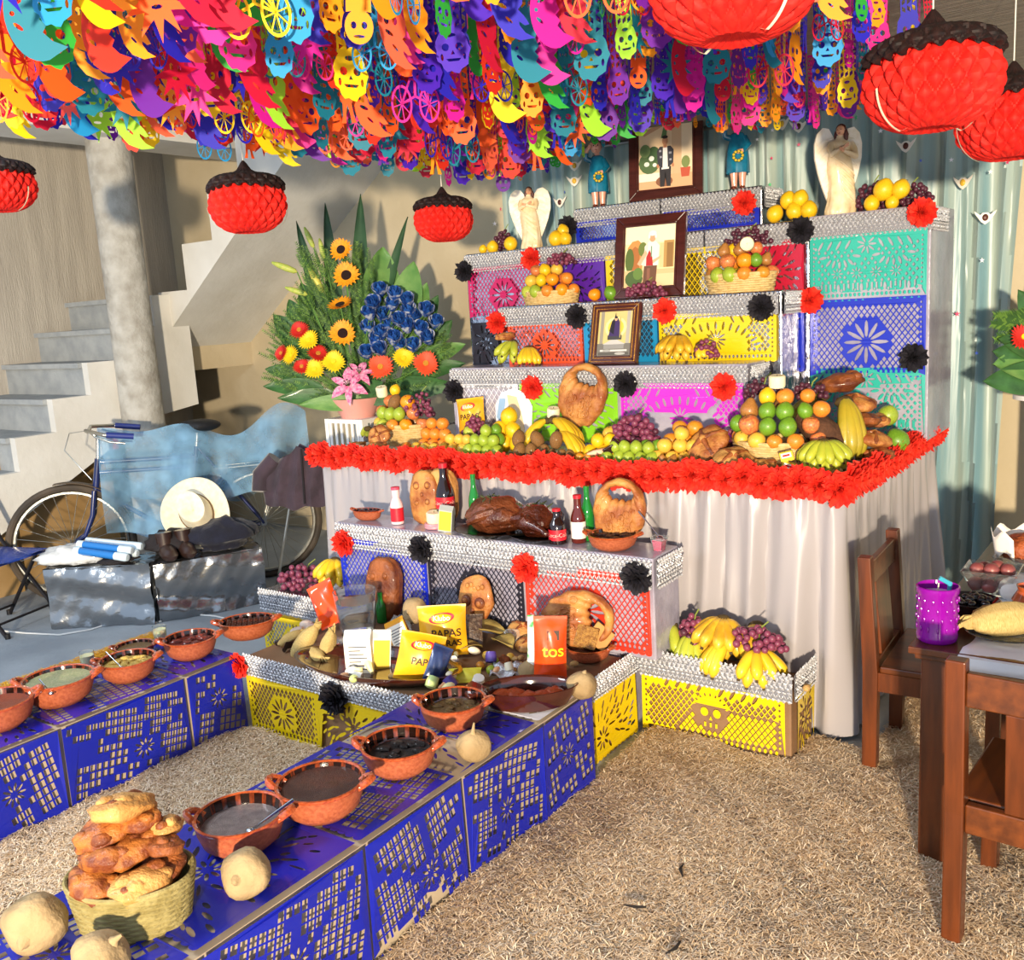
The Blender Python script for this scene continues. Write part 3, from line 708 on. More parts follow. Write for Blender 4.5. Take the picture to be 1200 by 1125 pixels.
for c in cand: cols.setdefault(int((c[3]+30)//28), []).append(c)
pick = []
for c in cols.values():      # the ones that hang lowest show most, the rest at random
    low = sorted(c, key=lambda q: -q[4])[:4]; pick += low+[q for q in c if q not in low][:max(0, 298//len(cols)-4)]
allc = cand; cand = pick[:298]; ids = set(map(id, cand)); rest = [c for c in allc if id(c) not in ids]; rest.sort(key=lambda q: q[3] < 420); rest = rest[:430]
nind = len(cand); MBX = MB()
for n_, (x, y, zb, px, _) in enumerate(cand+rest):
    near = y < 2.6
    k = rs.choices(range(8), weights=(3, 3, 6, 4, 3, 1, .3, 4) if near else (7, 4, 2, 1, .6, 2, 2.5, 1))[0]
    c = rs.choices(HCOL, weights=(4, 2, 5, 3, 3, 5, 5, 4, 3, 2, 4, 2, 6, 2, 2) if px < 420 else ((4, 3, 5, 4, 4, 4, 3, 6, 3, 2, 5, 2, 5, 2, 3) if px < 700 else (5, 6, 5, 5, 3, 1, 4, 3, 2, 3, 4, 2, 7, 1, 1)))[0][0]
    nm, me, desc = KINDS[k]; L = -min(v.co.y for v in me.vertices) if ('L', nm) not in MATS else MATS[('L', nm)]
    MATS[('L', nm)] = L; top = 2.673; s = (top-zb)/L; sx = min(s, 1.0)*.98
    a = PI/2*.62+rs.uniform(-.75, .75)
    M3 = Matrix.Rotation(a, 3, 'Z') @ Matrix.Rotation(PI/2, 3, 'X') @ Matrix.Rotation(rs.uniform(-.09, .09), 3, 'Y') @ Matrix.Rotation(rs.uniform(-.07, .07), 3, 'Z')
    if n_ >= nind:
        T = Matrix.Translation((x, y, top)) @ M3.to_4x4() @ Matrix.Diagonal((sx, s, sx, 1)); ci = [h[0] for h in HCOL].index(c)
        MBX.add([v.co for v in me.vertices], [tuple(p.vertices) for p in me.polygons], ci, T); continue
    o = inst('paper_streamer', me, HM[c], None, (x, y, top), M3.to_euler(), scale=(sx, s, sx))
    tag(o, '%s cut-paper streamer ending in a %s, over the %s, %s' % (c, desc, 'benches' if y < 2.1 else 'low steps' if y < 3.3 else 'altar table', 'stair side' if x < -2.5 else 'midway' if x < -1.7 else 'dining side'), 'paper streamer', 'cut-paper streamers under the ceiling')
tag(MBX.build('paper_streamers', [HM[h[0]] for h in HCOL], smooth=False, fixn=False), 'dense mass of further cut-paper streamers filling in behind the others', 'paper streamers', kind='stuff')
# ================================================================ honeycomb lanterns
m_lred = M('red honeycomb tissue', '#f02a1c', .7, col2='#d81a14', vs=9, transl=.25)
m_lblk = M('black honeycomb tissue', '#2a1210', .7, col2='#120a0c', vs=9, transl=.08)
m_card = M('cream card edge', '#e8dcc0', .7)
def scales(u, v, N, Mr, amp):
    a = abs(math.sin(PI*(u*N+v*Mr*.5))); c = abs(math.sin(PI*(u*N-v*Mr*.5)))
    return 1+amp*(min(a, c)**.6*1.1-.55)
def lantern_meshes():
    b = MB()
    def prof(v):   # bottom notch -> widest -> top
        a = PI*(v*.83+.0005); r = math.sin(a)**.8; z = -math.cos(a)*.74
        if v < .12: z += .22*(1-v/.12)
        return r, z
    def f(u, v):
        r, z = prof(v); q = 2*PI*u; lobe = 1-.10*math.exp(-((u*2) % 1-.0)**2*90)-.10*math.exp(-(((u*2) % 1)-1)**2*90)
        k = r*scales(u, v, 20, 9, .15)*lobe; return (k*math.cos(q), k*math.sin(q), z)
    b.grid(240, 49, f, cu=True); body = b.mesh('body', ang=30, fixn=False)
    b = MB()
    def g(u, v):
        q = 2*PI*u; l2 = abs(math.cos(q*1.0+.3))
        prof2 = [(.03, 1.10), (.10, 1.02), (.20, .86), (.40, .76), (.70, .73), (.93, .62), (1.03, .46), (1.02, .36), (.95, .34)]
        t = v*(len(prof2)-1); i = min(int(t), len(prof2)-2); w_ = t-i
        r = prof2[i][0]*(1-w_)+prof2[i+1][0]*w_; z = prof2[i][1]*(1-w_)+prof2[i+1][1]*w_
        lobe = 1-.08*math.exp(-((u*2) % 1)**2*60)-.08*math.exp(-(((u*2) % 1)-1)**2*60)
        sc = scales(u, v, 20, 7, .10) if v > .2 else 1
        drop = .10*(1-l2)*max(0, v-.4); edge = .05*math.cos(u*2*PI*22)*max(0, (v-.8)*5)
        return (r*sc*lobe*math.cos(q), r*sc*lobe*math.sin(q), z+drop+edge)
    b.grid(200, 30, g, cu=True); cap = b.mesh('cap', ang=30, fixn=False)
    b = MB()
    if True:
        b.grid(2, 16, lambda u, v: ((.10+.92*math.sin(PI*(.06+v*.42))**.8), (u-.5)*.05, -.77*math.cos(PI*(.03+v*.44))+(.15*(1-v/.2) if v < .2 else 0)))
    seam = b.mesh('card_edge', fixn=False)
    return body, cap, seam
LB, LC, LS = lantern_meshes()
def lantern(px, py, dep, R, yaw, label, seam=True):
    p = ondep(px, py, dep); top = 2.68 if p.x > -3.4 else 3.32
    t = thing('honeycomb_lantern', label, 'paper lantern', p, yaw, 'red honeycomb paper lanterns')
    inst('body', LB, m_lred, t, scale=R); inst('cap', LC, m_lblk, t, scale=R); inst('card_edge', LS, m_card, t, scale=R); inst('card_edge', LS, m_card, t, rot=(0, 0, PI), scale=R)
    h = top-p.z
    if h > R: MB().tube([(0, 0, R*1.02), (0, 0, h)], .0025, 5).build('hanging_string', m_string, t)
lantern(-2, 219, 4.1, .146, .4, 'red and black honeycomb lantern hanging beside the stair wall, half out of view')
lantern(290, 240, 4.0, .162, 1.0, 'red and black honeycomb lantern hanging between the column and the flower arrangement')
lantern(520, 258, 4.7, .145, .5, 'smaller red and black honeycomb lantern hanging above the blue roses')
lantern(860, -22, 2.02, .170, -.45, 'large red honeycomb lantern hanging highest over the framed photographs')
lantern(1092, 98, 2.75, .182, .9, 'big red and black honeycomb lantern above the angel with grapes')
lantern(1186, 142, 3.1, .168, .5, 'red honeycomb lantern hanging just behind another near the right wall')
# ================================================================ fruit
def fm(n, c, c2, rough=.38, bump=.08, bs=120, vs=9, **k): return M(n, c, rough, col2=c2, vs=vs, bump=bump, bs=bs, coat=.15, **k)
FR = dict(orange=fm('orange peel', '#f09a1e', '#e8850f'), mandarin=fm('mandarin peel', '#e8902c', '#d9772a'), lemon=fm('yellow citrus peel', '#ecc01f', '#e0b016'), guava=fm('guava skin', '#e3bb3a', '#d8a94a'), lime=fm('lime peel', '#a3b53c', '#8aa32c'), green=fm('green lime peel', '#6f9a2a', '#5d8820'), apple=fm('blushed apple skin', '#d98a4a', '#c2603a', vs=5), pear=fm('russet pear skin', '#b07a3c', '#9a6632'), gapple=fm('green apple skin', '#b8c24a', '#a3b038'), kiwi=fm('kiwi fuzz', '#8a6234', '#6f4d28', .9), tejocote=fm('tejocote skin', '#d9912b', '#c98022'))
def fruit_mesh(kind):
    b = MB()
    if kind in ('lime', 'green', 'lemon'):
        b.sph(r=(1, 1, 1.06), n=16, m=12, fn=lambda d: 1+.10*max(0, abs(d.z)-.86)/.14*(1 if d.z > 0 else .6))
    elif kind in ('apple', 'gapple'):
        b.lathe([(0, -.80), (.25, -.88), (.6, -.74), (.9, -.30), (1, .15), (.9, .58), (.6, .86), (.3, .90), (.1, .80), (0, .70)], 16)
        b.tube([(0, 0, .7), (.04, 0, .95), (.10, 0, 1.12)], .035, 5, mi=1)
    elif kind == 'pear':
        b.lathe([(0, -.95), (.4, -.9), (.85, -.55), (1, -.1), (.85, .35), (.55, .75), (.38, 1.05), (.2, 1.2), (0, 1.22)], 16); b.tube([(0, 0, 1.2), (.05, 0, 1.5)], .04, 5, mi=1)
    elif kind == 'kiwi':
        b.sph(r=(.86, .86, 1.2), n=14, m=10); b.lathe([(.18, 1.17), (.12, 1.24), (0, 1.22)], 8, mi=1)
    else:
        b.lathe([(0, -.93), (.3, -.92), (.7, -.68), (.96, -.2), (1, .08), (.92, .42), (.65, .76), (.3, .92), (.08, .92), (0, .88)], 16); b.lathe([(.07, .90), (.09, .94), (0, .95)], 6, mi=1)
    return b.mesh(kind)
m_stem = M('fruit stem', '#5c4a22', .8)
FMESH = {}
FNAME = dict(orange='orange', mandarin='mandarin', lemon='lemon', guava='guava', lime='lime', green='lime', apple='apple', pear='pear', gapple='apple', kiwi='kiwi', tejocote='tejocote')
FDESC = dict(orange='bright orange', mandarin='small mandarin', lemon='yellow lemon', guava='pale yellow guava', lime='yellow-green lime', green='dark green lime', apple='blushed red-orange apple', pear='russet brown pear', gapple='pale green apple', kiwi='fuzzy brown kiwi', tejocote='little orange tejocote')
def fruit(kind, p, r, where, rot=None, group=None):
    if kind not in FMESH: FMESH[kind] = fruit_mesh(kind)
    o = inst(FNAME[kind], FMESH[kind], [FR[kind], m_stem], None, p, rot or (R_.uniform(-.5, .5), R_.uniform(-.5, .5), R_.uniform(0, 6)), scale=r)
    return tag(o, FDESC[kind]+' '+where, FNAME[kind], group or 'fruit '+where)
m_grape = M('red grape skin', '#8a4158', .45, col2='#682c48', vs=30, coat=.1); m_grape_d = M('dark grape skin', '#5a2a3c', .45, col2='#462032', vs=30, coat=.1)
GR = MB().sph(r=1, n=9, m=6).mesh('grape')
m_gstem = M('green grape stalk', '#7c8a3a', .7)
def grapes(p, dims, n, label, dark=False, r=.0125, seed=0, lean=(0, 0)):
    t = thing('grape_bunch', label, 'grapes', p); rr = random.Random(seed+n); pts = []
    for _ in range(4000):
        if len(pts) >= n: break
        x, y = rr.uniform(-1, 1), rr.uniform(-1, 1); q = x*x+y*y
        if q > 1: continue
        z = rr.uniform(0, 1)*math.sqrt(1-q); c = Vector((x*dims[0], y*dims[1], r+z*dims[2]))
        if math.sqrt(q+z*z) < .45: continue
        if all((c-d).length > r*1.55 for d in pts): pts.append(c)
    for c in pts: inst('grape', GR, m_grape_d if (dark or rr.random() < .15) else m_grape, t, c, scale=r*rr.uniform(.88, 1.1))
    MB().tube([(0, 0, dims[2]*.5), (dims[0]*.1, dims[1]*.3, dims[2]*1.0+r), (dims[0]*.3, dims[1]*.5, dims[2]*1.1+2*r)], .003, 5).build('stalk', m_gstem, t)
    return t
def ban_mat(c): return dict(yellow=fm('ripe banana skin', '#e6c02a', '#d9a91f', vs=6, bump=.05), spotted=fm('spotted banana skin', '#e2b52f', '#b98a1e', vs=22, bump=.05), green=fm('green banana skin', '#b5b83a', '#93a52c', vs=6, bump=.05), deep=fm('plantain skin', '#bba02c', '#8c8a2a', vs=5, bump=.05))[c]
m_btip = M('banana tip', '#4a3a1a', .8)
def banana_mesh(L=.17, r=.018, bend=.9):
    b = MB(); pts = []; rr = []
    for i in range(11):
        t = i/10; a = bend*(t-.1); R = L/bend
        pts.append((R*math.sin(a), 0, -R*(1-math.cos(a)))); rr.append(r*(.38 if t < .05 else (.55+.45*min(1, (t-.05)/.2)) if t < .25 else 1 if t < .78 else max(.28, 1-((t-.78)/.22)**1.6*.75)))
    b.tube(pts, rr, 8); e = Vector(pts[-1]); d = (e-Vector(pts[-2])).normalized(); b.tube([e-d*.002, e+d*.008], r*.27, 6, mi=1)
    return b.mesh('banana', ang=60)
BAN = [banana_mesh(), banana_mesh(.125, .021, .8), banana_mesh(.20, .021, 1.0)]
def bananas(p, n, label, col='yellow', kind=0, yaw=0., spread=1.5, rows=1, size=1.0, tilt=.5, cr=.16):
    """a hand: crown at the top, fingers fanning out and down from local +X"""
    t = thing('banana_bunch', label, 'bananas', p, yaw); L = (.17, .125, .20)[kind]*size; k = 0
    z0 = cr
    MB().sph((0, 0, z0), (.022*size, .03*size, .02*size), 8, 6).build('crown', m_btip, t)
    for q in range(rows):
        m = n//rows+(1 if q < n % rows else 0)
        for i in range(m):
            a = spread*((i+.5)/m-.5)+.05*math.sin(i*3+q); tl = tilt+.34*q+.06*math.sin(i*5)
            o = inst('banana', BAN[kind], [ban_mat(col), m_btip], t, (.016*math.cos(a), .022*math.sin(a), z0-.014*q), (Matrix.Rotation(a, 3, 'Z') @ Matrix.Rotation(tl, 3, 'Y')).to_euler(), scale=size)
    return t
# ---------------------------------------------------------------- bread
def bread_mat(n, c, c2, lo=.35, hi=.62): return M(n, c, .55, col2=c2, vs=1.6, bump=.35, bs=9, coat=.07, lo=lo, hi=hi, detail=5)
m_bread = bread_mat('golden bread crust', '#c98d48', '#8f4c20'); m_bread_l = bread_mat('pale bread crust', '#d09c58', '#b27c40'); m_bread_d = bread_mat('dark glossy crust', '#9a5626', '#5e2a12')
def muerto(seed=0):
    b = MB(); s = seed*1.7
    b.sph((0, 0, .28), (1, 1, .42), 24, 12, fn=lambda d: wob(d, 2, .05, s)*(1+.05*math.sin(math.atan2(d.y, d.x)*5+s)))
    for k in range(4):
        a = k*PI/2+.3+s
        b.tube([(.12*math.cos(a), .12*math.sin(a), .70), (.5*math.cos(a), .5*math.sin(a), .62), (.85*math.cos(a), .85*math.sin(a), .36), (.98*math.cos(a), .98*math.sin(a), .18)], [.14, .10, .17, .08], 8, mi=1)
    b.sph((0, 0, .70), (.2, .2, .16), 10, 7); return b.mesh('bread', ang=70)
def lumpy(seed=0):
    b = MB(); s = seed*2.3; r = random.Random(seed)
    b.sph((0, 0, .36), (1, .72, .40), 22, 12, fn=lambda d: wob(d, 2.6, .11, s))
    for k in range(5):
        a = r.uniform(0, 6.28); q = r.uniform(.3, .75); b.sph((q*math.cos(a), q*.7*math.sin(a), .46+.18*r.random()), (.34, .26, .20), 12, 8, mi=k % 2, fn=lambda d: wob(d, 3, .08, s+k), T=None)
    return b.mesh('bread', ang=75)
def slab(seed=0):
    b = MB(); s = seed
    b.sph((0, 0, 0), (.62, .20, 1), 26, 16, fn=lambda d: wob(d, 3, .04, s)*(1/max(.62, (abs(d.x)**3.2+abs(d.z)**3.2)**(1/3.2))**.9))
    for (x, z, q) in ((-.24, .42, .21), (.24, .46, .19), (-.22, -.20, .20), (.24, -.14, .18), (0, .12, .14)):
        b.sph((x, -.20, z), (q, .12, q), 12, 8, mi=1); b.sph((x, -.29, z), (q*.5, .07, q*.5), 9, 6)
    for k in range(7): b.sph((-.3+.1*k, -.21, -.62+.05*math.sin(k*2)), (.07, .05, .09), 7, 5, mi=1)
    return b.mesh('bread', ang=75)
def face(seed=0):
    b = MB(); b.sph((0, 0, 0), (.72, .22, .92), 24, 14, fn=lambda d: wob(d, 2.5, .05, 2)*(1-.12*max(0, -d.z)))
    for x in (-.27, .27): b.sph((x, -.20, -.02), (.21, .10, .21), 12, 8, mi=1); b.sph((x, -.29, -.02), (.10, .05, .10), 9, 6)
    b.sph((0, -.20, -.35), (.1, .07, .12), 8, 6, mi=1); b.tube([(-.25, -.17, -.60), (0, -.20, -.66), (.25, -.17, -.60)], .05, 6, mi=1)
    for k in range(5): b.sph((-.3+.15*k, -.17, .5+.06*math.sin(k*2)), (.09, .06, .1), 7, 5)
    return b.mesh('bread', ang=75)
def ring(seed=0):
    b = MB()
    def f(u, v):
        a = 2*PI*u; q = 2*PI*v
        ox, oz = .80*math.cos(a), (.98 if math.sin(a) < 0 else .96)*math.sin(a); ox *= 1+.12*max(0, -math.sin(a))*0
        ix, iz = .42*math.cos(a), .52+.20*math.sin(a)
        cx, cz = (ox+ix)/2, (oz+iz)/2; hw = math.hypot(ox-ix, oz-iz)/2; dx, dz = (ox-ix), (oz-iz); L = math.hypot(dx, dz)
        rid = 1+.06*math.sin(u*75+math.sin(q)*2)+.04*math.sin(u*31+v*19)
        w_ = math.cos(q); th = .19*(abs(math.sin(q))**.7)*(1 if math.sin(q) > 0 else -1)
        return (cx+dx/L*hw*w_*rid, -th*rid, cz+dz/L*hw*w_*rid)
    b.grid(90, 16, f, cu=True, cv=True)
    r = random.Random(3)
    for k in range(26):
        a = r.uniform(PI*1.05, PI*1.95); q = r.uniform(.35, .85); x, z = .8*q*math.cos(a), .15+.95*q*math.sin(a)
        b.add(*ring_curl(x, z, .09), 0)
    return b.mesh('bread', ang=75)
def ring_curl(x, z, s):
    m = MB(); m.tube([(x+s*math.cos(t)*.8, -.185-.01*math.cos(t*2), z+s*math.sin(t)) for t in [i*2*PI/8 for i in range(8)]], .03, 5, closed=True); return m.v, m.f
BR = dict(muerto=[muerto(1), muerto(2)], lumpy=[lumpy(1), lumpy(2), lumpy(3), lumpy(4)], slab=[slab(1)], face=[face()], ring=[ring()])
def bread(kind, p, s, label, rot=(0, 0, 0), mat=None, i=0, group=None, name='bread_loaf'):
    o = inst(name, BR[kind][i % len(BR[kind])], [mat or m_bread, m_bread_d] if kind != 'ring' else [mat or m_bread], None, p, rot, scale=s); return tag(o, label, 'bread', group)
# ---------------------------------------------------------------- baskets
m_wick = M('pale split-cane', '#d9bd84', .7, col2='#c8a868', vs=40, bump=.3, bs=90); m_wick2 = M('green-tan woven palm', '#9c8f5c', .75, col2='#857745', vs=30, bump=.3, bs=90)
def basket(p, rx, ry, h, label, flare=1.12, rows=9, stakes=26, mat=None, yaw=0., tube_r=None):
    t = thing('wicker_basket', label, 'basket', p, yaw); mat = mat or m_wick; tr = tube_r or h/rows*.58
    n = stakes*4
    for j in range(rows):
        z = tr+(h-2*tr)*j/(rows-1); k = 1+(flare-1)*j/(rows-1)
        pts = [((rx*k+.5*tr*math.sin(stakes/2*2*PI*i/n+PI*(j % 2)))*math.cos(2*PI*i/n), (ry*k+.5*tr*math.sin(stakes/2*2*PI*i/n+PI*(j % 2)))*math.sin(2*PI*i/n), z) for i in range(n)]
        MB().tube(pts, tr, 5, closed=True).build('woven_strand', mat, t)
    MB().lathe([(rx*.2, .002), (rx*.97, .004), (rx*flare*.97, h*.98), (rx*flare*.95, h*.98), (rx*.93, .012), (0, .012)], 40, sy=ry/rx).build('lining', mat, t)
    b = MB(); b.tube([(rx*flare*1.01*math.cos(a), ry*flare*1.01*math.sin(a), h) for a in [2*PI*i/48 for i in range(48)]], tr*1.25, 6, closed=True); b.build('rim', mat, t)
    return t
def fill_basket(p, rx, ry, h, rows, where, seed, yaw=0):
    """rows: list of (z, [(kind, u, v, r)...]) positions relative to the basket"""
    for (z, items) in rows:
        for (k, u, v, r) in items:
            x, y = u*rx, v*ry
            fruit(k, (p[0]+x*math.cos(yaw)-y*math.sin(yaw), p[1]+x*math.sin(yaw)+y*math.cos(yaw), p[2]+z), r, where)
m_wax = M('cream candle wax', '#efe3bd', .45, sss=.2)
def candle_block(p, r, h, label, rot=(0, 0, 0)):
    b = MB(); b.lathe([(r*.9, 0), (r, .15*h), (r, .9*h), (r*.85, h), (r*.2, h*.96), (0, h*.95)], 18); o = b.build('votive_candle', m_wax, None, p, rot); MB().tube([(0, 0, h*.94), (.001, 0, h*1.08)], .0015, 5).build('wick', m_stem, o)
    return tag(o, label, 'candle')
def rr_(a, b_): return R_.uniform(a, b_)
# basket on step 3, left (in front of magenta and purple paper)
Z3 = 1.755; Z4 = 1.44; Z2 = 2.085
w1 = 'in the shallow basket below the crossed-arm angel'
p = Vector((ony(646, 352, 4.44).x, 4.44, Z3)); basket(p, .155, .098, .065, 'shallow cane fruit basket below the crossed-arm angel', 1.10, 7, 22)
fill_basket(p, .155, .098, .06, [(.070, [('gapple', -.72, -.62, .036), ('lime', -.25, -.92, .034), ('mandarin', .25, -.95, .034), ('orange', .72, -.62, .036), ('mandarin', .98, -.05, .032), ('apple', -.98, 0, .035), ('pear', .4, .5, .034), ('gapple', -.3, .5, .034)]), (.130, [('guava', -.62, -.45, .036), ('lemon', -.15, -.55, .032), ('orange', .32, -.55, .037), ('mandarin', .78, -.2, .034), ('apple', .45, .35, .034), ('apple', -.8, .25, .036)]), (.182, [('lemon', -.15, -.1, .034), ('apple', -.62, .1, .033), ('guava', .30, .0, .034)])], w1, 1)
grapes(p+Vector((.06, .03, .20)), (.09, .05, .06), 34, 'red grapes heaped on the shallow basket below the crossed-arm angel', seed=1)
# basket on step 3, right
w2 = 'in the deep-heaped basket before the crimson paper'
p = Vector((ony(868, 330, 4.44).x, 4.44, Z3)); basket(p, .155, .098, .085, 'cane fruit basket before the crimson paper, beside the portrait', 1.10, 8, 22)
fill_basket(p, .155, .098, .08, [(.085, [('lime', -.55, -.75, .036), ('lime', -.1, -.95, .036), ('mandarin', .35, -.9, .035), ('tejocote', .85, -.5, .032), ('pear', -.95, -.1, .034), ('apple', .95, .2, .033), ('gapple', 0, .4, .035)]), (.145, [('apple', -.85, -.2, .038), ('apple', -.25, -.6, .038), ('orange', .28, -.55, .039), ('green', .62, -.45, .030), ('pear', .8, .1, .030), ('mandarin', -.3, .4, .034)]), (.20, [('pear', -.5, -.1, .033), ('pear', .0, .0, .034), ('lemon', -.3, .3, .034), ('apple', .5, .1, .032)])], w2, 2)
candle_block(p+Vector((.06, -.055, .215)), .032, .045, 'round cream candle on the basket before the crimson paper', (PI/2*.9, 0, .3))
grapes(p+Vector((.02, .05, .215)), (.12, .045, .075), 44, 'dark grapes behind the round candle on the fruit basket', True, seed=2)
# table baskets
w3 = 'in the basket beside the flower arrangement'
p = Vector((-3.62, 3.93, TZ)); BK3 = p
basket(p, .17, .12, .11, 'cane fruit basket at the foot of the flower arrangement', 1.08, 10, 24)
fill_basket(p, .17, .12, .1, [(.115, [('guava', -.85, -.35, .038), ('gapple', -.4, -.85, .034), ('mandarin', .1, -.95, .036), ('orange', .55, -.75, .037), ('apple', .95, -.25, .034), ('pear', .3, .3, .036)]), (.175, [('lime', -.55, -.55, .036), ('lime', -.1, -.75, .035), ('lime', .28, -.72, .035), ('apple', .72, -.45, .037), ('apple', -.85, -.1, .040)]), (.235, [('kiwi', -.12, -.35, .040), ('orange', .42, -.3, .042), ('apple', -.55, 0, .036)])], w3, 3)
fruit('lemon', p+Vector((-.03, -.02, .300)), .030, w3); candle_block(p+Vector((-.10, -.05, .27)), .032, .055, 'square-cut cream candle on the basket beside the flower arrangement', (.25, .1, 0))
grapes(p+Vector((.13, -.01, .145)), (.095, .08, .135), 62, 'red grapes spilling over the basket beside the flower arrangement', seed=3)
w4 = 'in the tall-heaped basket with a candle near the table corner'
p = Vector((ony(913, 520, 3.86).x, 3.86, TZ)); BK4 = p
basket(p, .175, .125, .10, 'cane fruit basket topped by a candle near the table corner', 1.10, 10, 26)
fill_basket(p, .175, .125, .1, [(.11, [('guava', -.78, -.55, .035), ('guava', -.30, -.9, .038), ('mandarin', .15, -.98, .032), ('mandarin', .6, -.8, .035), ('apple', 1.0, -.2, .034), ('mandarin', -1.0, 0, .034)]), (.17, [('green', -.95, -.3, .034), ('apple', -.55, -.65, .044), ('green', -.05, -.85, .036), ('green', .42, -.8, .037), ('apple', .85, -.35, .036)]), (.228, [('pear', -.7, -.1, .042), ('green', -.15, -.5, .036), ('green', .28, -.5, .037), ('green', .7, -.25, .032), ('kiwi', .0, .3, .04)]), (.283, [('lemon', -.25, -.1, .036), ('mandarin', .2, -.15, .037), ('mandarin', .65, .2, .032)])], w4, 4)
fruit('mandarin', p+Vector((.185, -.02, .235)), .036, w4)
candle_block(p+Vector((.005, -.03, .325)), .034, .05, 'white candle stub on top of the tall-heaped fruit basket', (.12, .05, 0))
grapes(p+Vector((-.10, .08, .26)), (.09, .06, .08), 36, 'dark grapes draped behind the tall-heaped fruit basket', True, seed=4); grapes(p+Vector((.10, .09, .26)), (.08, .05, .06), 26, 'grapes to the side of the candle on the tall-heaped basket', True, seed=5)
grapes(p+Vector((-.20, .06, .05)), (.05, .05, .14), 26, 'grapes hanging between the tall-heaped basket and magenta paper', seed=6)
# ---------------------------------------------------------------- loose fruit along the table
def row(kind, pts, r, where, y=None, lift=0):
    for i, (px, py) in enumerate(pts):
        if y is None: q = onz(px, py, TZ+r*.95+lift)
        else: q = ony(px, py, y[i] if isinstance(y, (list, tuple)) else y)
        q.y = max(q.y, 3.64); fruit(kind, q, r, where)
g = 'on the table beside the first basket'
def pile(kind, xs, y0, where, r, levels, gap=1.98):
    # levels: counts per level, pyramid from the tabletop upward, xs = centre x
    for l, n in enumerate(levels):
        for i in range(n): fruit(kind, (xs+(i-(n-1)/2)*r*gap+rr_(-.004, .004), y0+l*r*.55+rr_(-.006, .006), TZ+r*.96+l*r*1.55), r*rr_(.95, 1.04), where)
X = lambda px, y: ony(px, 520, y).x
pile('mandarin', X(508, 3.74), 3.74, 'heaped between the grape basket and the snack bag', .034, (3, 3, 2)); 
for i in range(4): fruit('guava', (X(490, 3.68)+.06*i, 3.665, TZ+.028), .029, 'at the table edge under the mandarins')
pile('lime', X(566, 3.67), 3.665, 'heaped before the yellow lemons', .030, (4, 3, 1)); pile('green', X(577, 3.72), 3.725, 'among the paler limes', .029, (2, 2, 1))
pile('lemon', X(588, 3.78), 3.80, 'heaped beside the stack of limes', .043, (3, 2, 1))
pile('kiwi', X(622, 3.66), 3.66, 'heaped under the large banana hand', .036, (3,)); pile('kiwi', X(652, 3.655), 3.65, 'laid along the table edge by the bananas', .027, (4,)); 
for i, px in enumerate((608, 630, 652)): fruit('kiwi', (X(px, 3.70), 3.70, TZ+.088), .037, 'on top of the kiwi heap')
bananas((X(650, 3.83), 3.83, TZ), 5, 'large yellow banana hand lying before the lime cut paper', 'yellow', 2, -.25, .7, 1, 1.05, .12, .165)
bananas((X(657, 3.77), 3.77, TZ), 4, 'lower yellow banana hand resting above the kiwis', 'yellow', 2, -.35, .6, 1, 1.0, .18, .115)
bananas((X(640, 3.88), 3.90, TZ), 3, 'yellow bananas leaning back toward the lime paper', 'yellow', 2, -2.2, .6, 1, .9, .35, .15)
candle_block((X(650, 3.93), 3.93, TZ+.155), .032, .06, 'small white candle behind the large banana hand', (.2, .2, 0))
pile('lime', X(738, 3.67), 3.665, 'in a row under the red grapes', .029, (5, 4)); pile('green', X(760, 3.70), 3.71, 'tucked into the row under the red grapes', .029, (2, 2))
pile('guava', X(722, 3.8), 3.80, 'behind the chocolate sweets', .042, (2, 2)); 
grapes(Vector((X(743, 3.76), 3.775, TZ+.075)), (.115, .05, .115), 66, 'plump red grapes heaped on the table before the magenta paper', r=.0165, seed=7)
pile('guava', X(794, 3.69), 3.69, 'heaped beside the round loaves', .033, (4, 3, 1)); pile('tejocote', X(800, 3.76), 3.77, 'on the orange heap by the loaves', .036, (3, 3, 2))
pile('pear', X(795, 3.645), 3.645, 'small and brownish along the table edge', .026, (4,))
pile('guava', X(536, 3.69), 3.69, 'between the mandarins and the first limes', .029, (4, 3)); pile('lemon', X(705, 3.72), 3.73, 'between the bananas and red grapes', .034, (3, 2)); pile('gapple', X(548, 3.82), 3.82, 'behind the first limes', .035, (2, 1)); pile('tejocote', X(684, 3.66), 3.655, 'along the edge under the bananas', .022, (4,))
# breads on table
def tb_bread(px, y, s, kind, label, rot=(0, 0, 0), mat=None, i=0, dz=0): return bread(kind, (X(px, y), y, TZ+dz), s, label, rot, mat, i)
tb_bread(833, 3.74, .095, 'muerto', 'round loaf tilted toward the guava heap on the table', (.75, -.3, 0), m_bread, 0, .075)
tb_bread(858, 3.655, .085, 'muerto', 'round loaf with crossed bones at the table edge', (.45, 0, .6), m_bread_l, 1, .02)
tb_bread(893, 3.66, .062, 'lumpy', 'knobbly loaf in front of the tall-heaped basket', (.2, 0, .2), m_bread, 1)
tb_bread(836, 3.86, .075, 'lumpy', 'dark loaf half hidden behind the tilted round loaf', (.4, 0, .5), m_bread_d, 2, .03)
tb_bread(446, 3.70, .062, 'muerto', 'small round loaf standing against the first basket', (1.15, 0, .4), m_bread, 0, .07)
tb_bread(441, 3.645, .062, 'lumpy', 'small knobbly loaf in front of the first basket', (0, 0, .3), m_bread, 1); tb_bread(419, 3.67, .055, 'lumpy', 'little loaf at the left end of the table', (0, 0, 1.3), m_bread, 2)
fruit('mandarin', (X(476, 3.64), 3.64, TZ+.028), .03, 'alone beside the small loaves'); 
bananas((X(428, 3.80), 3.83, TZ), 2, 'two green bananas behind the little loaf', 'green', 1, 2.6, .5, 1, .8, .3, .09)
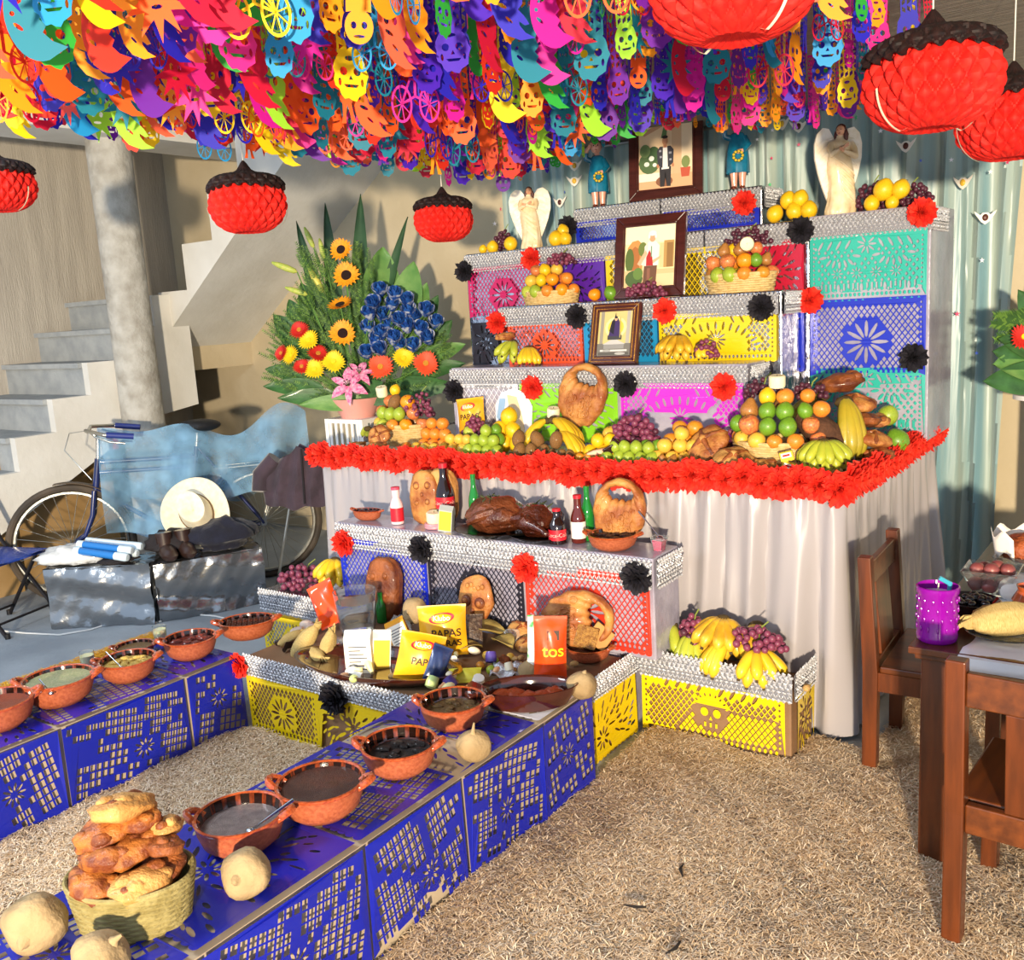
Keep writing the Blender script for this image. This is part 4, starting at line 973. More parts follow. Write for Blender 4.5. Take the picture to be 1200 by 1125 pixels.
# right corner fruit
bananas((X(957, 3.70)+.02, 3.73, TZ), 16, 'fanned hand of small green-yellow bananas at the table corner', 'green', 1, -1.2, 3.6, 2, .95, .35, .115)
bananas((X(985, 3.95), 4.0, TZ), 4, 'hand of four large upright bananas beside the small fan', 'deep', 2, -.9, .9, 1, 1.35, .75, .245)
bananas((X(960, 4.1), 4.15, TZ), 4, 'greenish plantains stacked behind the upright bananas', 'deep', 2, 2.6, .8, 1, 1.1, .15, .25)
o = MB().sph((0, 0, 0), (.14, .075, .065), 18, 12, fn=lambda d: wob(d, 3, .06, 1)).build('mamey', M('mamey rind', '#5a3a26', .9, col2='#472c1c', vs=30, bump=.5), None, (X(962, 3.9)+.01, 3.90, TZ+.13), (0, .75, .4)); tag(o, 'dark brown mamey fruit leaning against the upright bananas', 'fruit')
for i, (px, y, dz, s, k, lab) in enumerate(((985, 4.2, .27, .10, 'lumpy', 'long loaf lying on top of the plantains'), (1002, 4.12, .20, .085, 'muerto', 'broken loaf beside the plantains'), (1016, 4.05, .14, .07, 'lumpy', 'knobbly loaf high in the corner stack'), (1022, 4.0, .07, .075, 'muerto', 'middle loaf of the corner stack'), (1030, 4.0, 0, .075, 'lumpy', 'lowest loaf of the corner stack'), (1030, 4.35, .10, .07, 'lumpy', 'loaf against the turquoise paper'))):
    bread(k, (X(px, y), y, TZ+dz), s, lab+' on the table', (.1, .15*(i % 3-1), i), m_bread if i % 2 else m_bread_d, i)
fruit('green', (X(1048, 4.2), 4.25, TZ+.05), .05, 'large and alone by the red flower edging'); fruit('lime', (X(1040, 4.4), 4.4, TZ+.14), .045, 'beside the loaf by the turquoise paper')
o = MB().sph((0, 0, 0), (.16, .07, .05), 16, 10, fn=lambda d: wob(d, 2, .08, 3)).build('papaya', fm('papaya skin', '#7a7a3c', '#a8703a', vs=4), None, (-1.30, 3.98, TZ+.05), (0, 0, .9)); tag(o, 'mottled green papaya lying along the right table edge', 'papaya')
# big ring loaf standing on the table before the lime paper
bread('ring', (X(687, 4.0), 3.985, TZ+.27), .165, 'large ring-topped loaf standing before the lime cut paper', (-.14, .28, 0), m_bread)
# snack bag and cards near the grapes
Bx = ony(560, 500, 3.9)
grapes(Vector((X(556, 3.86), 3.87, TZ+.05)), (.07, .05, .10), 44, 'dark red grapes propped beside the yellow snack bag', r=.0145, seed=9)
# ---------------------------------------------------------------- fruit on the steps
bananas((ony(592, 405, 4.18).x+.05, 4.19, Z4), 7, 'greenish banana hand before the orange-red paper', 'green', 1, -1.9, 2.4, 2, 1.0, .25, .12)
bananas((ony(612, 405, 4.18).x+.03, 4.19, Z4), 5, 'yellower banana hand touching the orange-red paper', 'yellow', 1, -.9, 1.4, 1, 1.0, .35, .085)
bread('lumpy', (ony(589, 392, 4.2).x, 4.22, Z4+.135), .055, 'small loaf lying on the greenish banana hand', (0, 0, .4), m_bread, 0)
bananas((ony(793, 410, 4.18).x, 4.20, Z4), 9, 'spotted small bananas heaped before the yellow paper', 'spotted', 1, -1.6, 2.6, 2, 1.0, .30, .12)
bananas((ony(818, 412, 4.17).x, 4.20, Z4), 5, 'short bananas pointing outward beside the step-top grapes', 'yellow', 1, -.7, 1.3, 1, .85, .30, .08)
grapes(Vector((ony(829, 412, 4.17).x, 4.16, Z4+.02)), (.06, .04, .075), 30, 'red grapes leaning on short bananas before the yellow paper', seed=10)
fruit('green', (ony(716, 345, 4.40).x, 4.40, Z3+.036), .036, 'lying left of the grapes under the portrait'); fruit('orange', (ony(697, 350, 4.40).x, 4.40, Z3+.034), .034, 'lying at the foot of the portrait')
grapes(Vector((ony(755, 335, 4.38).x, 4.38, Z3)), (.12, .04, .07), 54, 'red grapes laid along the foot of the old man portrait', seed=11)
# widest step: beside the angels
fruit('lemon', (ony(575, 290, 4.64).x, 4.66, 2.075+.032), .035, 'tucked under the grapes left of the crossed-arm angel'); fruit('lemon', (ony(597, 282, 4.64).x, 4.65, 2.075+.04), .040, 'tucked under the grapes left of the crossed-arm angel'); fruit('lemon', (ony(566, 292, 4.64).x, 4.64, 2.075+.024), .025, 'tucked under the grapes left of the crossed-arm angel')
grapes(Vector((ony(591, 290, 4.72).x, 4.72, 2.075)), (.075, .045, .125), 50, 'dark grapes left of the crossed-arm angel', True, seed=12)
for i, (px, py, r) in enumerate(((651, 273, .042), (660, 272, .036), (655, 262, .034))): q = ony(px, py, 4.66); fruit('lemon', (q.x, 4.66+.02*i, 2.075+r+(.05 if i == 2 else 0)), r, 'beside the black tissue flower on the widest step')
for i, (px, l) in enumerate(((908, 0), (931, 0), (948, 0), (922, 1), (936, 1))): fruit('lemon', (ony(px, 240, 4.68).x, 4.68+.02*l, 2.085+.038+.058*l), .040, 'stacked left of the profile angel')
for i, (px, l, r) in enumerate(((1036, 1, .046), (1056, 1, .04), (1022, 0, .035), (1046, 0, .03))): fruit('lemon', (ony(px, 220, 4.66).x, 4.655, 2.085+r*.97+(.045*l)), r, 'nestled in grapes right of the profile angel')
grapes(Vector((ony(1022, 225, 4.73).x, 4.73, 2.085)), (.08, .05, .13), 56, 'dark grapes nearest the profile angel', True, seed=13); grapes(Vector((ony(1066, 222, 4.71).x, 4.71, 2.085)), (.10, .05, .10), 56, 'dark grapes at the right end of the highest fruit row', True, seed=14)
# ---------------------------------------------------------------- box of bananas before the skirt
BZ = .272
bananas((-1.50, 3.40, BZ), 11, 'big hand of ripe spotted bananas in the yellow-papered box', 'spotted', 1, -1.6, 2.6, 2, 1.25, .25, .20)
bananas((-1.46, 3.33, BZ), 4, 'bananas at the front of the yellow-papered box', 'yellow', 1, -2.2, 1.0, 1, 1.2, .55, .13)
bananas((-1.37, 3.42, BZ), 5, 'upright spotted bananas leaning on the satin skirt', 'spotted', 1, -1.2, 1.4, 1, 1.15, .5, .19)
bananas((-1.33, 3.32, BZ), 7, 'stubby bananas seen end-on at the right of the box', 'yellow', 1, -.9, 2.4, 2, 1.1, .30, .125)
bananas((-1.62, 3.36, BZ), 4, 'greenish bananas beside the box grapes', 'green', 1, -1.4, 1.2, 1, 1.1, .55, .13)
bananas((-1.72, 3.38, BZ), 6, 'green-yellow bananas at the left end of the yellow-papered box', 'green', 1, -1.7, 2.2, 2, 1.1, .45, .15)
grapes(Vector((-1.615, 3.36, BZ+.10)), (.055, .05, .10), 40, 'red grapes between bananas in the yellow-papered box', r=.0145, seed=15); grapes(Vector((-1.33, 3.33, BZ+.13)), (.115, .045, .075), 50, 'red grapes lying over the stubby bananas', r=.0145, seed=16)
for i in range(9): 
    o = MB().sph((0, 0, 0), (.022, .014, .013), 10, 7, fn=lambda d: wob(d, 4, .1, i)).build('peanut', M('peanut shell', '#c79f63', .85, bump=.4, bs=120), None, (-1.42+.035*i-.12*(i % 2), 3.30+.012*(i % 3), BZ+.015), (0, 0, i)); tag(o, 'peanut in its shell along the front of the banana box', 'peanut', 'peanuts in the banana box')
# grape box on the far left
grapes(Vector((-3.80, 3.25, .362)), (.15, .11, .10), 70, 'red grapes in the small silver-trimmed box', r=.016, seed=17)
bananas((-3.60, 3.30, .362), 8, 'yellow bananas in the small silver-trimmed box', 'yellow', 1, -1.4, 2.2, 2, 1.1, .3, .15)
# ================================================================ clay pots
m_clay = M('terracotta clay', '#b05e3a', .6, col2='#984a2a', vs=12, bump=.2, bs=40, coat=.25); m_glaze = M('dark brown glaze', '#7a3418', .12, col2='#3a160c', vs=16, coat=.8, stretch=(1, 1, .2)); m_rimg = M('glazed orange rim', '#b4552c', .15, col2='#8a3a1c', vs=14, coat=.8)
m_rimd = M('dark glazed clay', '#4a2016', .12, col2='#36150e', vs=14, coat=.9)
def pot_mesh():
    b = MB()
    b.lathe([(.42, 0), (.62, .03), (.84, .22), (.94, .50), (.97, .70)], 36, mi=0, cap=(1, 0))
    b.lathe([(.97, .70), (1.0, .745), (1.0, .775), (.95, .785), (.91, .76)], 36, mi=1, cap=(0, 0))
    b.lathe([(.91, .76), (.86, .50), (.70, .22), (.4, .09), (0, .07)], 36, mi=2, cap=(0, 0))
    # dark drips inside
    for k in range(18):
        a = 2*PI*k/18; w_ = .06
        b.grid(3, 5, lambda u, v: ((.905-.052*v)*math.cos(a+(u-.5)*.22)*.995, (.905-.052*v)*math.sin(a+(u-.5)*.22)*.995, .75-.26*v), mi=3)
    return b.mesh('bowl')
def lug_mesh():
    b = MB(); b.tube([(.86, -.20, .64), (1.0, -.21, .74), (1.13, -.12, .80), (1.17, 0, .815), (1.13, .12, .80), (1.0, .21, .74), (.86, .20, .64)], [.075, .085, .09, .095, .09, .085, .075], 8); return b.mesh('handle')
POT = pot_mesh(); LUG = lug_mesh(); m_drip = M('black drip glaze', '#1a0c08', .1, coat=.9)
def lumps(n, R, seed, r0, r1, flat=.5):
    b = MB(); r = random.Random(seed)
    for k in range(n):
        a = r.uniform(0, 6.28); q = R*math.sqrt(r.random()); s = r.uniform(r0, r1)
        b.sph((q*math.cos(a), q*math.sin(a), r.uniform(0, .03)), (s, s*r.uniform(.5, 1), s*flat), 9, 6, fn=lambda d: wob(d, 3, .12, k))
    return b
def pot(p, R, label, fill, yaw=0., fillmat=None, dark=False, level=.60, sy=1.0, sz=1.0, seed=1):
    t = thing('clay_pot', label, 'clay pot', p, yaw)
    sc = (R, R*sy, R*sz)
    inst('bowl', POT, [m_clay if not dark else m_rimd, m_rimg if not dark else m_rimd, m_glaze, m_drip], t, scale=sc)
    inst('handle', LUG, m_rimg if not dark else m_rimd, t, scale=sc); inst('handle', LUG, m_rimg if not dark else m_rimd, t, rot=(0, 0, PI), scale=sc)
    q = .89 if level > .45 else .82
    if fill == 'smooth':
        b = MB(); b.grid(28, 7, lambda u, v: (q*v*math.cos(2*PI*u), q*v*math.sin(2*PI*u), level+.012*math.sin(u*19+v*7)*v*(1-v)*4), cu=True)
    else:
        n, r0, r1 = fill; b = lumps(n, .66, seed, r0, r1); b.v = [(x, y, z+level-.03) for x, y, z in b.v]
        b.grid(24, 3, lambda u, v: (q*v*math.cos(2*PI*u), q*v*math.sin(2*PI*u), level-.05), cu=True)
    o = b.build('filling', fillmat, t); o.scale = sc
    return t
def food(n, c, c2, rough=.5, vs=18, coat=.2): return M(n, c, rough, col2=c2, vs=vs, bump=.6, bs=60, coat=coat)
m_mole = food('dark mole sauce', '#3a1c12', '#57301e', .35); m_atole = food('grey-lilac drink', '#9a8a84', '#857671', .25, 6, .4); m_broth = food('pale green broth', '#b9b58a', '#8f9a6c', .4); m_adobo = food('red-brown stew', '#7a3018', '#a04a22', .3)
m_black = food('blackened pieces', '#1d1614', '#3a2c24', .5); m_cheese = food('yellow fried pieces', '#e3c56a', '#c99a3c', .6); m_choc = food('chocolate-brown bars', '#5a2614', '#3c170c', .25); m_meat = food('roasted red meat', '#8a2f1a', '#5c1a0e', .3, 10, .5); m_bean = food('brown stew with onion', '#6a4a2c', '#94743c', .4)
LB, RB = .342, .366
def onb(px, py, z): return onz(px, py, z)
LBZ = .340
pot(onz(0, 852, LBZ)+Vector((-.01, 0, 0)), .135, 'clay pot cut by the picture edge at the end of the left bench', 'smooth', 1.2, m_adobo)
pot(onz(72, 822, LBZ), .135, 'clay pot of pale green broth on the left bench', 'smooth', .9, m_broth, level=.66)
pot(onz(152, 795, LBZ), .115, 'clay pot with yellow fried pieces and a spoon on the left bench', (14, .12, .2), .8, m_cheese)
pot(Vector((-3.72, 2.20, LBZ)), .085, 'small clay pot half hidden behind the pot of yellow pieces', 'smooth', .8, m_bean, sz=.9)
pot(onz(225, 769, LBZ), .115, 'clay pot with dark red pieces near the yellow platform', (9, .16, .26), .9, m_meat)
pot(onz(287, 748, LBZ)+Vector((0, .02, 0)), .128, 'oval clay dish of chocolate-brown bars at the bench corner', (0, 1, 1), .75, m_choc, sy=.8, sz=.85)
dsh = [o for o in bpy.data.objects if o.name.startswith('clay_pot')][-1]
for k in range(8): MB().box(-.012, .012, -.045, .045, 0, .022).build('bar', m_choc, dsh, loc=(-.085+.024*k, 0, .048), rot=(.3, .25, .1), bev=.005)
RBZ = .366
pot(onz(285, 990, RBZ), .122, 'clay pot of grey-lilac drink with a metal spoon on the right bench', 'smooth', .6, m_atole, level=.52)
pot(onz(379, 952, RBZ), .128, 'clay pot brimming with dark mole on the right bench', 'smooth', .55, m_mole, level=.66)
pot(onz(470, 902, RBZ), .120, 'clay pot of blackened chunks on the right bench', (16, .10, .2), .5, m_black, level=.5)
pot(onz(538, 850, RBZ)+Vector((-.02, 0, 0)), .116, 'clay pot of brown stew next to the long-necked root', (12, .1, .2), .45, m_bean, level=.5)
m_metal = M('steel cutlery', '#c9ced3', .2, 1)
def spoon(p, q, label):
    p, q = Vector(p), Vector(q); d = (q-p); b = MB(); b.tube([p, p+d*.5, q], [.0022, .003, .004], 6, flat=.5)
    b.sph(p, (.016, .012, .006), 10, 6); o = b.build('spoon', m_metal); return tag(o, label, 'spoon')
q = onz(300, 975, RBZ+.075); spoon(q+Vector((-.02, 0, .0)), ony(344, 937, q.y+.02), 'steel spoon standing in the grey-lilac drink')
q = onz(143, 783, LBZ+.08); spoon(q, ony(124, 764, q.y-.01), 'spoon leaning in the pot of yellow pieces'); q = onz(60, 812, LBZ+.09); spoon(q, ony(46, 796, q.y), 'spoon in the pot of pale green broth')
# oblong glazed platter at the end of the right bench
def platter(p, L, W, H, label, yaw, tail=True, fillmat=None, seed=2, cat='platter'):
    t = thing('clay_platter', label, cat, p, yaw); b = MB()
    def sh(u): a = 2*PI*u; return (L*math.cos(a)*(1+.06*math.cos(2*a)), W*math.sin(a))
    def f(u, v):
        x, y = sh(u); prof = [(.62, 0), (.80, .12), (.95, .65), (1.0, 1.0), (1.03, 1.02), (1.0, 1.04), (.93, .95), (.80, .35), (.4, .22), (.02, .2)]
        t_ = v*9; i = min(int(t_), 8); w_ = t_-i; k = prof[i][0]*(1-w_)+prof[i+1][0]*w_; z = prof[i][1]*(1-w_)+prof[i+1][1]*w_
        return (x*k, y*k, z*H)
    b.grid(48, 28, f, cu=True); b.build('dish', m_rimd, t)
    if tail:
        b = MB(); b.prism([(-L*.95, -.03), (-L*1.22, -.075), (-L*1.34, -.03), (-L*1.28, 0), (-L*1.34, .03), (-L*1.22, .075), (-L*.95, .03)], H*.75, H*1.05); b.build('fish_tail', m_rimd, t, bev=.006)
    if fillmat:
        b = MB(); r = random.Random(seed)
        for k in range(5): b.sph((-L*.55+L*.28*k, r.uniform(-.2, .2)*W, H*.45), (L*.24, W*.5, H*.30), 12, 8, fn=lambda d: wob(d, 3, .12, k), T=None)
        b.build('filling', fillmat, t)
    return t
platter(Vector((-1.865, 2.55, RBZ)), .165, .095, .075, 'dark glazed fish-shaped platter with red-orange cutlets on the right bench', .62, True, food('red-orange cutlets', '#b0481c', '#8a3414', .4), 2)
# ---------------------------------------------------------------- jicama roots
m_jic = M('dusty jicama skin', '#a48c66', .9, col2='#846c48', vs=7, bump=.5, bs=30, lo=.45, hi=.7)
def jicama(p, r, label, rot=(0, 0, 0), tail=.5, sq=.85):
    b = MB(); b.sph((0, 0, 0), (r, r, r*sq), 20, 14, fn=lambda d: wob(d, 2, .05, r*90)*(1+.05*math.cos(math.atan2(d.y, d.x)*4)*(1-abs(d.z)))*(1+.10*max(0, d.z-.75)))
    b.tube([(0, 0, r*sq*.9), (0, 0, r*sq*1.15), (r*.08, 0, r*sq*(1.15+tail))], [r*.28, r*.12, r*.05], 8)
    o = b.build('jicama', m_jic, None, p, rot, ang=75); return tag(o, label, 'jicama')
jicama(onz(288, 1024, RBZ+.05), .062, 'round tan root beside the pot of grey-lilac drink', (1.3, .2, .4), .05)
jicama(onz(555, 874, RBZ+.048), .056, 'long-necked tan root beside the stew pot on the bench', (.25, .1, .4), .75)
jicama(onz(682, 803, RBZ+.05), .056, 'squat tan root at the corner of the right bench', (.2, .15, 1), .12)
jicama(onz(41, 1083, RBZ+.055), .071, 'large dusty root left of the bread basket', (1.2, 1.9, .3), .08); jicama(onz(118, 1123, RBZ+.045), .062, 'dusty root in front of the bread basket, partly out of view', (.2, .7, .9), .3)
# ---------------------------------------------------------------- bread basket on the right bench
P0 = onz(160, 1075, RBZ); PB = Vector((P0.x, P0.y, RBZ))
basket(PB, .128, .098, .118, 'oval woven palm basket heaped with glossy bread', 1.16, 17, 24, m_wick2, .55, .0047)
m_bg = bread_mat('glossy egg-washed crust', '#ab6626', '#6e3212', .38, .6)
lay = [(-.060, -.055, .100, .072, 0, m_bg), (.050, -.050, .100, .070, 1, m_bread_l), (.075, .04, .105, .065, 2, m_bread_d), (-.02, .055, .105, .070, 3, m_bg), (-.085, .02, .105, .062, 1, m_bread_d), (-.035, -.035, .150, .070, 0, m_bg), (.025, -.005, .160, .068, 3, m_bg), (.085, .005, .160, .062, 1, m_bread_d), (-.055, .02, .190, .070, 2, m_bg), (.075, .05, .185, .058, 0, m_bread_l), (.020, .04, .215, .058, 3, m_bg), (-.010, .02, .240, .082, 1, m_bread_l)]
ld = ['dark-ended bread at the front of the basket', 'sugar-dusted bread on the front rim', 'dark bread at the right rim', 'bread tucked in the back of the basket', 'dark bread at the left rim', 'knobbed bread in the middle of the heap', 'sugared bread folded in the heap', 'two-toned brown bread high on the right', 'glossy bread under the top loaf', 'pale bread with a knob at the back', 'small bread behind the top loaf', 'large pale sugar-crusted bread crowning the heap']
c_, s_ = math.cos(.55), math.sin(.55)
for k, (x, y, z, s, i, mt) in enumerate(lay): bread('lumpy', PB+Vector((x*c_-y*s_, x*s_+y*c_, z)), s, ld[k], (.25*math.sin(k*2.1), .3*math.cos(k*1.7), k*1.3), mt, i, name='sweet_bread')
# glass votives behind the left bench pots
m_glass = M('clear glass', '#f4f8f6', .03, trans=.96, ior=1.3); m_vot = M('pale yellow wax', '#e8e2b0', .5, sss=.2)
def votive(p, label):
    t = thing('votive_glass', label, 'candle', p)
    MB().lathe([(.026, 0), (.028, .004), (.031, .065), (.029, .065), (.026, .01), (0, .008)], 18).build('glass', m_glass, t); MB().lathe([(.025, .009), (.028, .05), (.01, .048), (0, .048)], 16).build('wax', m_vot, t)
votive(Vector((-3.79, 2.02, LBZ+.012)), 'pale yellow votive glass behind the pot with the spoon'); votive(Vector((-3.80, 2.38, LBZ+.012)), 'pale yellow votive glass behind the dish of bars')
# ================================================================ low step (z .755)
SZ = .757
XS = lambda px, y: ony(px, 620, y).x
m_lid = M('pink cap', '#d8506a', .35); m_milk = M('strawberry milk bottle', '#e9c9cc', .35); m_lab = M('red label', '#d01f2f', .4); m_cola = M('cola in glass', '#1c0a08', .08, coat=.8); m_gg = M('green bottle glass', '#1f8a34', .06, coat=.8, transl=.25); m_wlab = M('white label', '#ece6da', .5)
m_brn = M('brown sauce glass', '#5a1c10', .1, coat=.8)
def bottle(p, R, H, label, body, cap, lab=None, word=None, wm=None, clear=False, lz=(.25, .55), neck=.42):
    R *= 1.22; H *= 1.2
    t = thing('bottle', label, 'bottle', p, .55)
    prof = [(R*.9, 0), (R, .02*H), (R, .50*H), (R*.9, .58*H), (R*.55, .72*H), (R*neck, .80*H), (R*neck, .95*H), (0, .95*H)]
    MB().lathe(prof, 20).build('body', body, t)
    MB().lathe([(R*neck*1.12, .93*H), (R*neck*1.15, 1.0*H), (0, 1.0*H)], 14).build('cap', cap, t)
    if lab:
        MB().lathe([(R*1.02, lz[0]*H), (R*1.02, lz[1]*H)], 20, cap=(0, 0)).build('label', lab, t)
        if word:
            me = text_mesh(word, R*.62, .0003)
            for v in me.vertices:
                a = v.co.x/R; v.co = (R*1.045*math.sin(a), -R*1.045*math.cos(a)-v.co.z*0, v.co.y)
            o = inst('lettering', me, wm or m_wlab, t, (0, 0, (lz[0]+lz[1])/2*H))
    return t
bottle((XS(467, 3.28), 3.28, SZ), .026, .15, 'pink strawberry-milk bottle with red label on the low step', m_milk, m_lid, m_lab, lz=(.08, .45), neck=.6)
bottle((XS(524, 3.33), 3.33, SZ), .036, .25, 'large cola bottle with red label beside the carved loaf', m_cola, m_lab, m_lab, 'Coca-Cola', lz=(.30, .48))
bottle((XS(558, 3.36), 3.36, SZ), .022, .21, 'green glass bottle behind the roast turkey', m_gg, m_gg)
bottle((XS(653, 3.26), 3.26, SZ), .031, .125, 'small cola bottle with red label between roast and sauce', m_cola, m_lab, m_lab, 'Coca-Cola', lz=(.12, .42))
bottle((XS(678, 3.31), 3.31, SZ), .026, .17, 'brown sauce bottle with cream label and red cap', m_brn, m_lab, m_wlab, lz=(.10, .45), neck=.5)
bottle((XS(689, 3.36), 3.36, SZ), .023, .195, 'green glass bottle standing by the sauce bottle', m_gg, m_gg)
bread('slab', (XS(500, 3.34), 3.355, SZ+.125), .13, 'carved oval loaf standing on the low step by the cola', (-.1, 0, .1), m_bread); bread('slab', (XS(521, 3.38), 3.385, SZ+.13), .13, 'loaf standing behind the large cola bottle', (-.06, 0, .1), m_bread_l)
bread('ring', (XS(726, 3.36), 3.365, SZ+.135), .145, 'ring-topped loaf with spiral marks above the clay pot', (-.1, .1, .1), m_bread)
pot(Vector((XS(717, 3.27), 3.275, SZ)), .105, 'clay pot of dark mole on the low step under the ring loaf', (10, .15, .25), .2, m_mole, sz=.8, level=.62)
o = candle_block((XS(510, 3.28), 3.28, SZ+.028), .038, .05, 'thick round candle on pink plates by the carved loaf', (.1, .1, 0)); b = MB()
b.lathe([(.045, 0), (.050, .006), (.048, .012), (.050, .018), (.046, .026), (0, .026)], 22); tag(b.build('pink_plates', M('pink glazed ware', '#c88a94', .4), None, (XS(510, 3.28), 3.28, SZ)), 'small stack of pink plates under the round candle', 'plates')
def carton(p, w, d, h, label, main, face_, yaw=.5, lines=True, rot=(0, 0), top=True, name='carton'):
    w *= 1.45; d *= 1.4; h *= 1.45
    t = thing(name, label, 'carton', p, (rot[0], rot[1], yaw)); b = MB(); b.box(-w/2, w/2, -d/2, d/2, 0, h*.85)
    b.add([(-w/2, -d/2, h*.85), (w/2, -d/2, h*.85), (w/2, d/2, h*.85), (-w/2, d/2, h*.85), (-w/2, 0, h), (w/2, 0, h)], [(0, 1, 5, 4), (2, 3, 4, 5), (1, 2, 5), (3, 0, 4)]); b.build('box', main, t, smooth=False)
    MB().box(-w*.44, w*.44, -d/2-.001, -d/2, h*.06, h*.80).build('front_print', face_, t, smooth=False)
    if lines:
        b = MB()
        for k in range(7): b.box(-w*.34, w*(.34-.12*(k % 3)), -d/2-.0018, -d/2-.001, h*(.14+.085*k), h*(.165+.085*k))
        b.build('print_lines', M('grey print', '#55565a', .6), t, smooth=False)
    return t
carton((XS(521, 3.27)+.02, 3.255, SZ), .045, .03, .085, 'small drink carton with silver side on the low step', M('silver carton', '#b9bcb8', .4, .3), M('yellow print', '#e3c33a', .5), .4, False, (.1, .15))
# roast birds
m_roast = food('glazed roast skin', '#5c2a16', '#3a160c', .22, 8, .6); m_roast2 = food('browned roast meat', '#7a4226', '#4a2212', .3, 12, .4); m_tray = M('black foam tray', '#15130f', .3, coat=.4)
def roast(p, s, label, yaw, mt):
    t = thing('roast_bird', label, 'roast', p, yaw); b = MB()
    b.sph((0, 0, .075), (.115, .085, .075), 22, 14, fn=lambda d: wob(d, 3, .08, 1.3)*(1+.08*max(0, d.x))); b.build('body', mt, t)
    for sg in (-1, 1):
        b = MB(); b.tube([(-.02, sg*.06, .07), (.06, sg*.075, .085), (.115, sg*.05, .07), (.155, sg*.04, .055)], [.035, .034, .018, .012], 10); b.sph((.16, sg*.04, .053), (.017, .014, .014), 8, 6); b.build('leg', mt, t)
        b = MB(); b.tube([(.02, sg*.07, .10), (-.04, sg*.095, .085), (-.085, sg*.075, .06)], [.022, .020, .012], 8); b.build('wing', mt, t)
    b = MB(); r = random.Random(int(p[0]*100))
    for k in range(16): a = r.uniform(0, 6); q = r.uniform(.0, .07); b.tube([(q*math.cos(a), q*math.sin(a), .135), (q*math.cos(a)+.03*math.cos(a*3), q*math.sin(a)+.03*math.sin(a*3), .152)], [.005, .002], 4, flat=.3)
    b.build('herbs', M('wilted herbs', '#3a4022', .8), t)['kind'] = 'stuff'; t.scale = (s, s, s)
    MB().lathe([(.12, 0), (.15, .004), (.17, .022), (.165, .022), (.14, .008), (0, .008)], 28, sy=.75).build('tray', m_tray, t)
    return t
roast((XS(580, 3.29), 3.30, SZ), 1.15, 'large glazed roast turkey with herbs on a black tray', .3, m_roast2); roast((XS(628, 3.31), 3.315, SZ), 1.0, 'darker roast bird beside the turkey on a black tray', -.5, m_roast)
t = pot(Vector((XS(432, 3.29), 3.29, SZ)), .085, 'boat-shaped clay dish of red meat at the end of the low step', (9, .2, .3), .1, m_meat, sy=.6, sz=.75)
t = thing('jelly_cup', 'clear cup of pink jelly at the right end of the low step', 'cup', (XS(772, 3.33), 3.33, SZ-.01))
MB().lathe([(.022, 0), (.03, .05), (0, .05)], 4).build('jelly', M('pink jelly', '#d81c56', .15, coat=.6), t, rot=(0, 0, .78)); MB().lathe([(.025, -.001), (.038, .062), (.042, .062), (.042, .064), (.036, .064), (.024, .001)], 4).build('cup', m_glass, t, rot=(0, 0, .78))
spoon((XS(770, 3.30), 3.32, SZ+.055), (XS(749, 3.33), 3.33, SZ+.15), 'thin spoon leaning from the jelly cup')
# ================================================================ yellow platform (z .335)
PZ = LZ+.003
def onp(px, py, h=0): return onz(px, py, PZ+h)
# big oval dark dish under the snacks
platter(onp(435, 795)+Vector((-.02, .05, 0)), .36, .17, .05, 'long dark brown glazed dish under the snacks on the yellow platform', .16, False, None)
bread('slab', (ony(453, 697, 3.13).x, 3.12, PZ+.14), .15, 'tall dark loaf with four knobs leaning on the blue paper', (-.15, 0, .1), m_bread_d)
bread('face', (ony(558, 706, 3.13).x, 3.13, PZ+.155), .125, 'round skull-faced loaf leaning on the black paper', (-.12, .1, .1), m_bread)
bread('ring', (ony(678, 706, 3.12).x, 3.11, PZ+.15), .155, 'flat ring loaf leaning on the red paper', (-.25, 1.45, .1), m_bread)
bread('muerto', onp(628, 722, .06)+Vector((0, 0, 0)), .075, 'knobbed bread beside the orange snack bag', (.5, 0, .4), m_bread, 1); bread('muerto', onp(612, 742, .02), .065, 'pale bun behind the orange snack bag', (.3, 0, 1), m_bread_l, 0); bread('muerto', onp(620, 760, 0), .06, 'flat pale bun by the dried leaf', (.1, 0, 1), m_bread_l, 0)
jicama(onp(486, 716, .10), .062, 'pale potato-like root beside the tall dark loaf', (1.4, .5, 0), .02, .75); jicama(onp(622, 786, .03), .05, 'pale root on the silver paper by the snack bag', (.2, 0, 0), .05); jicama(onp(598, 718, .03), .05, 'tan root behind the dried leaf', (.4, .4, 0), .05)
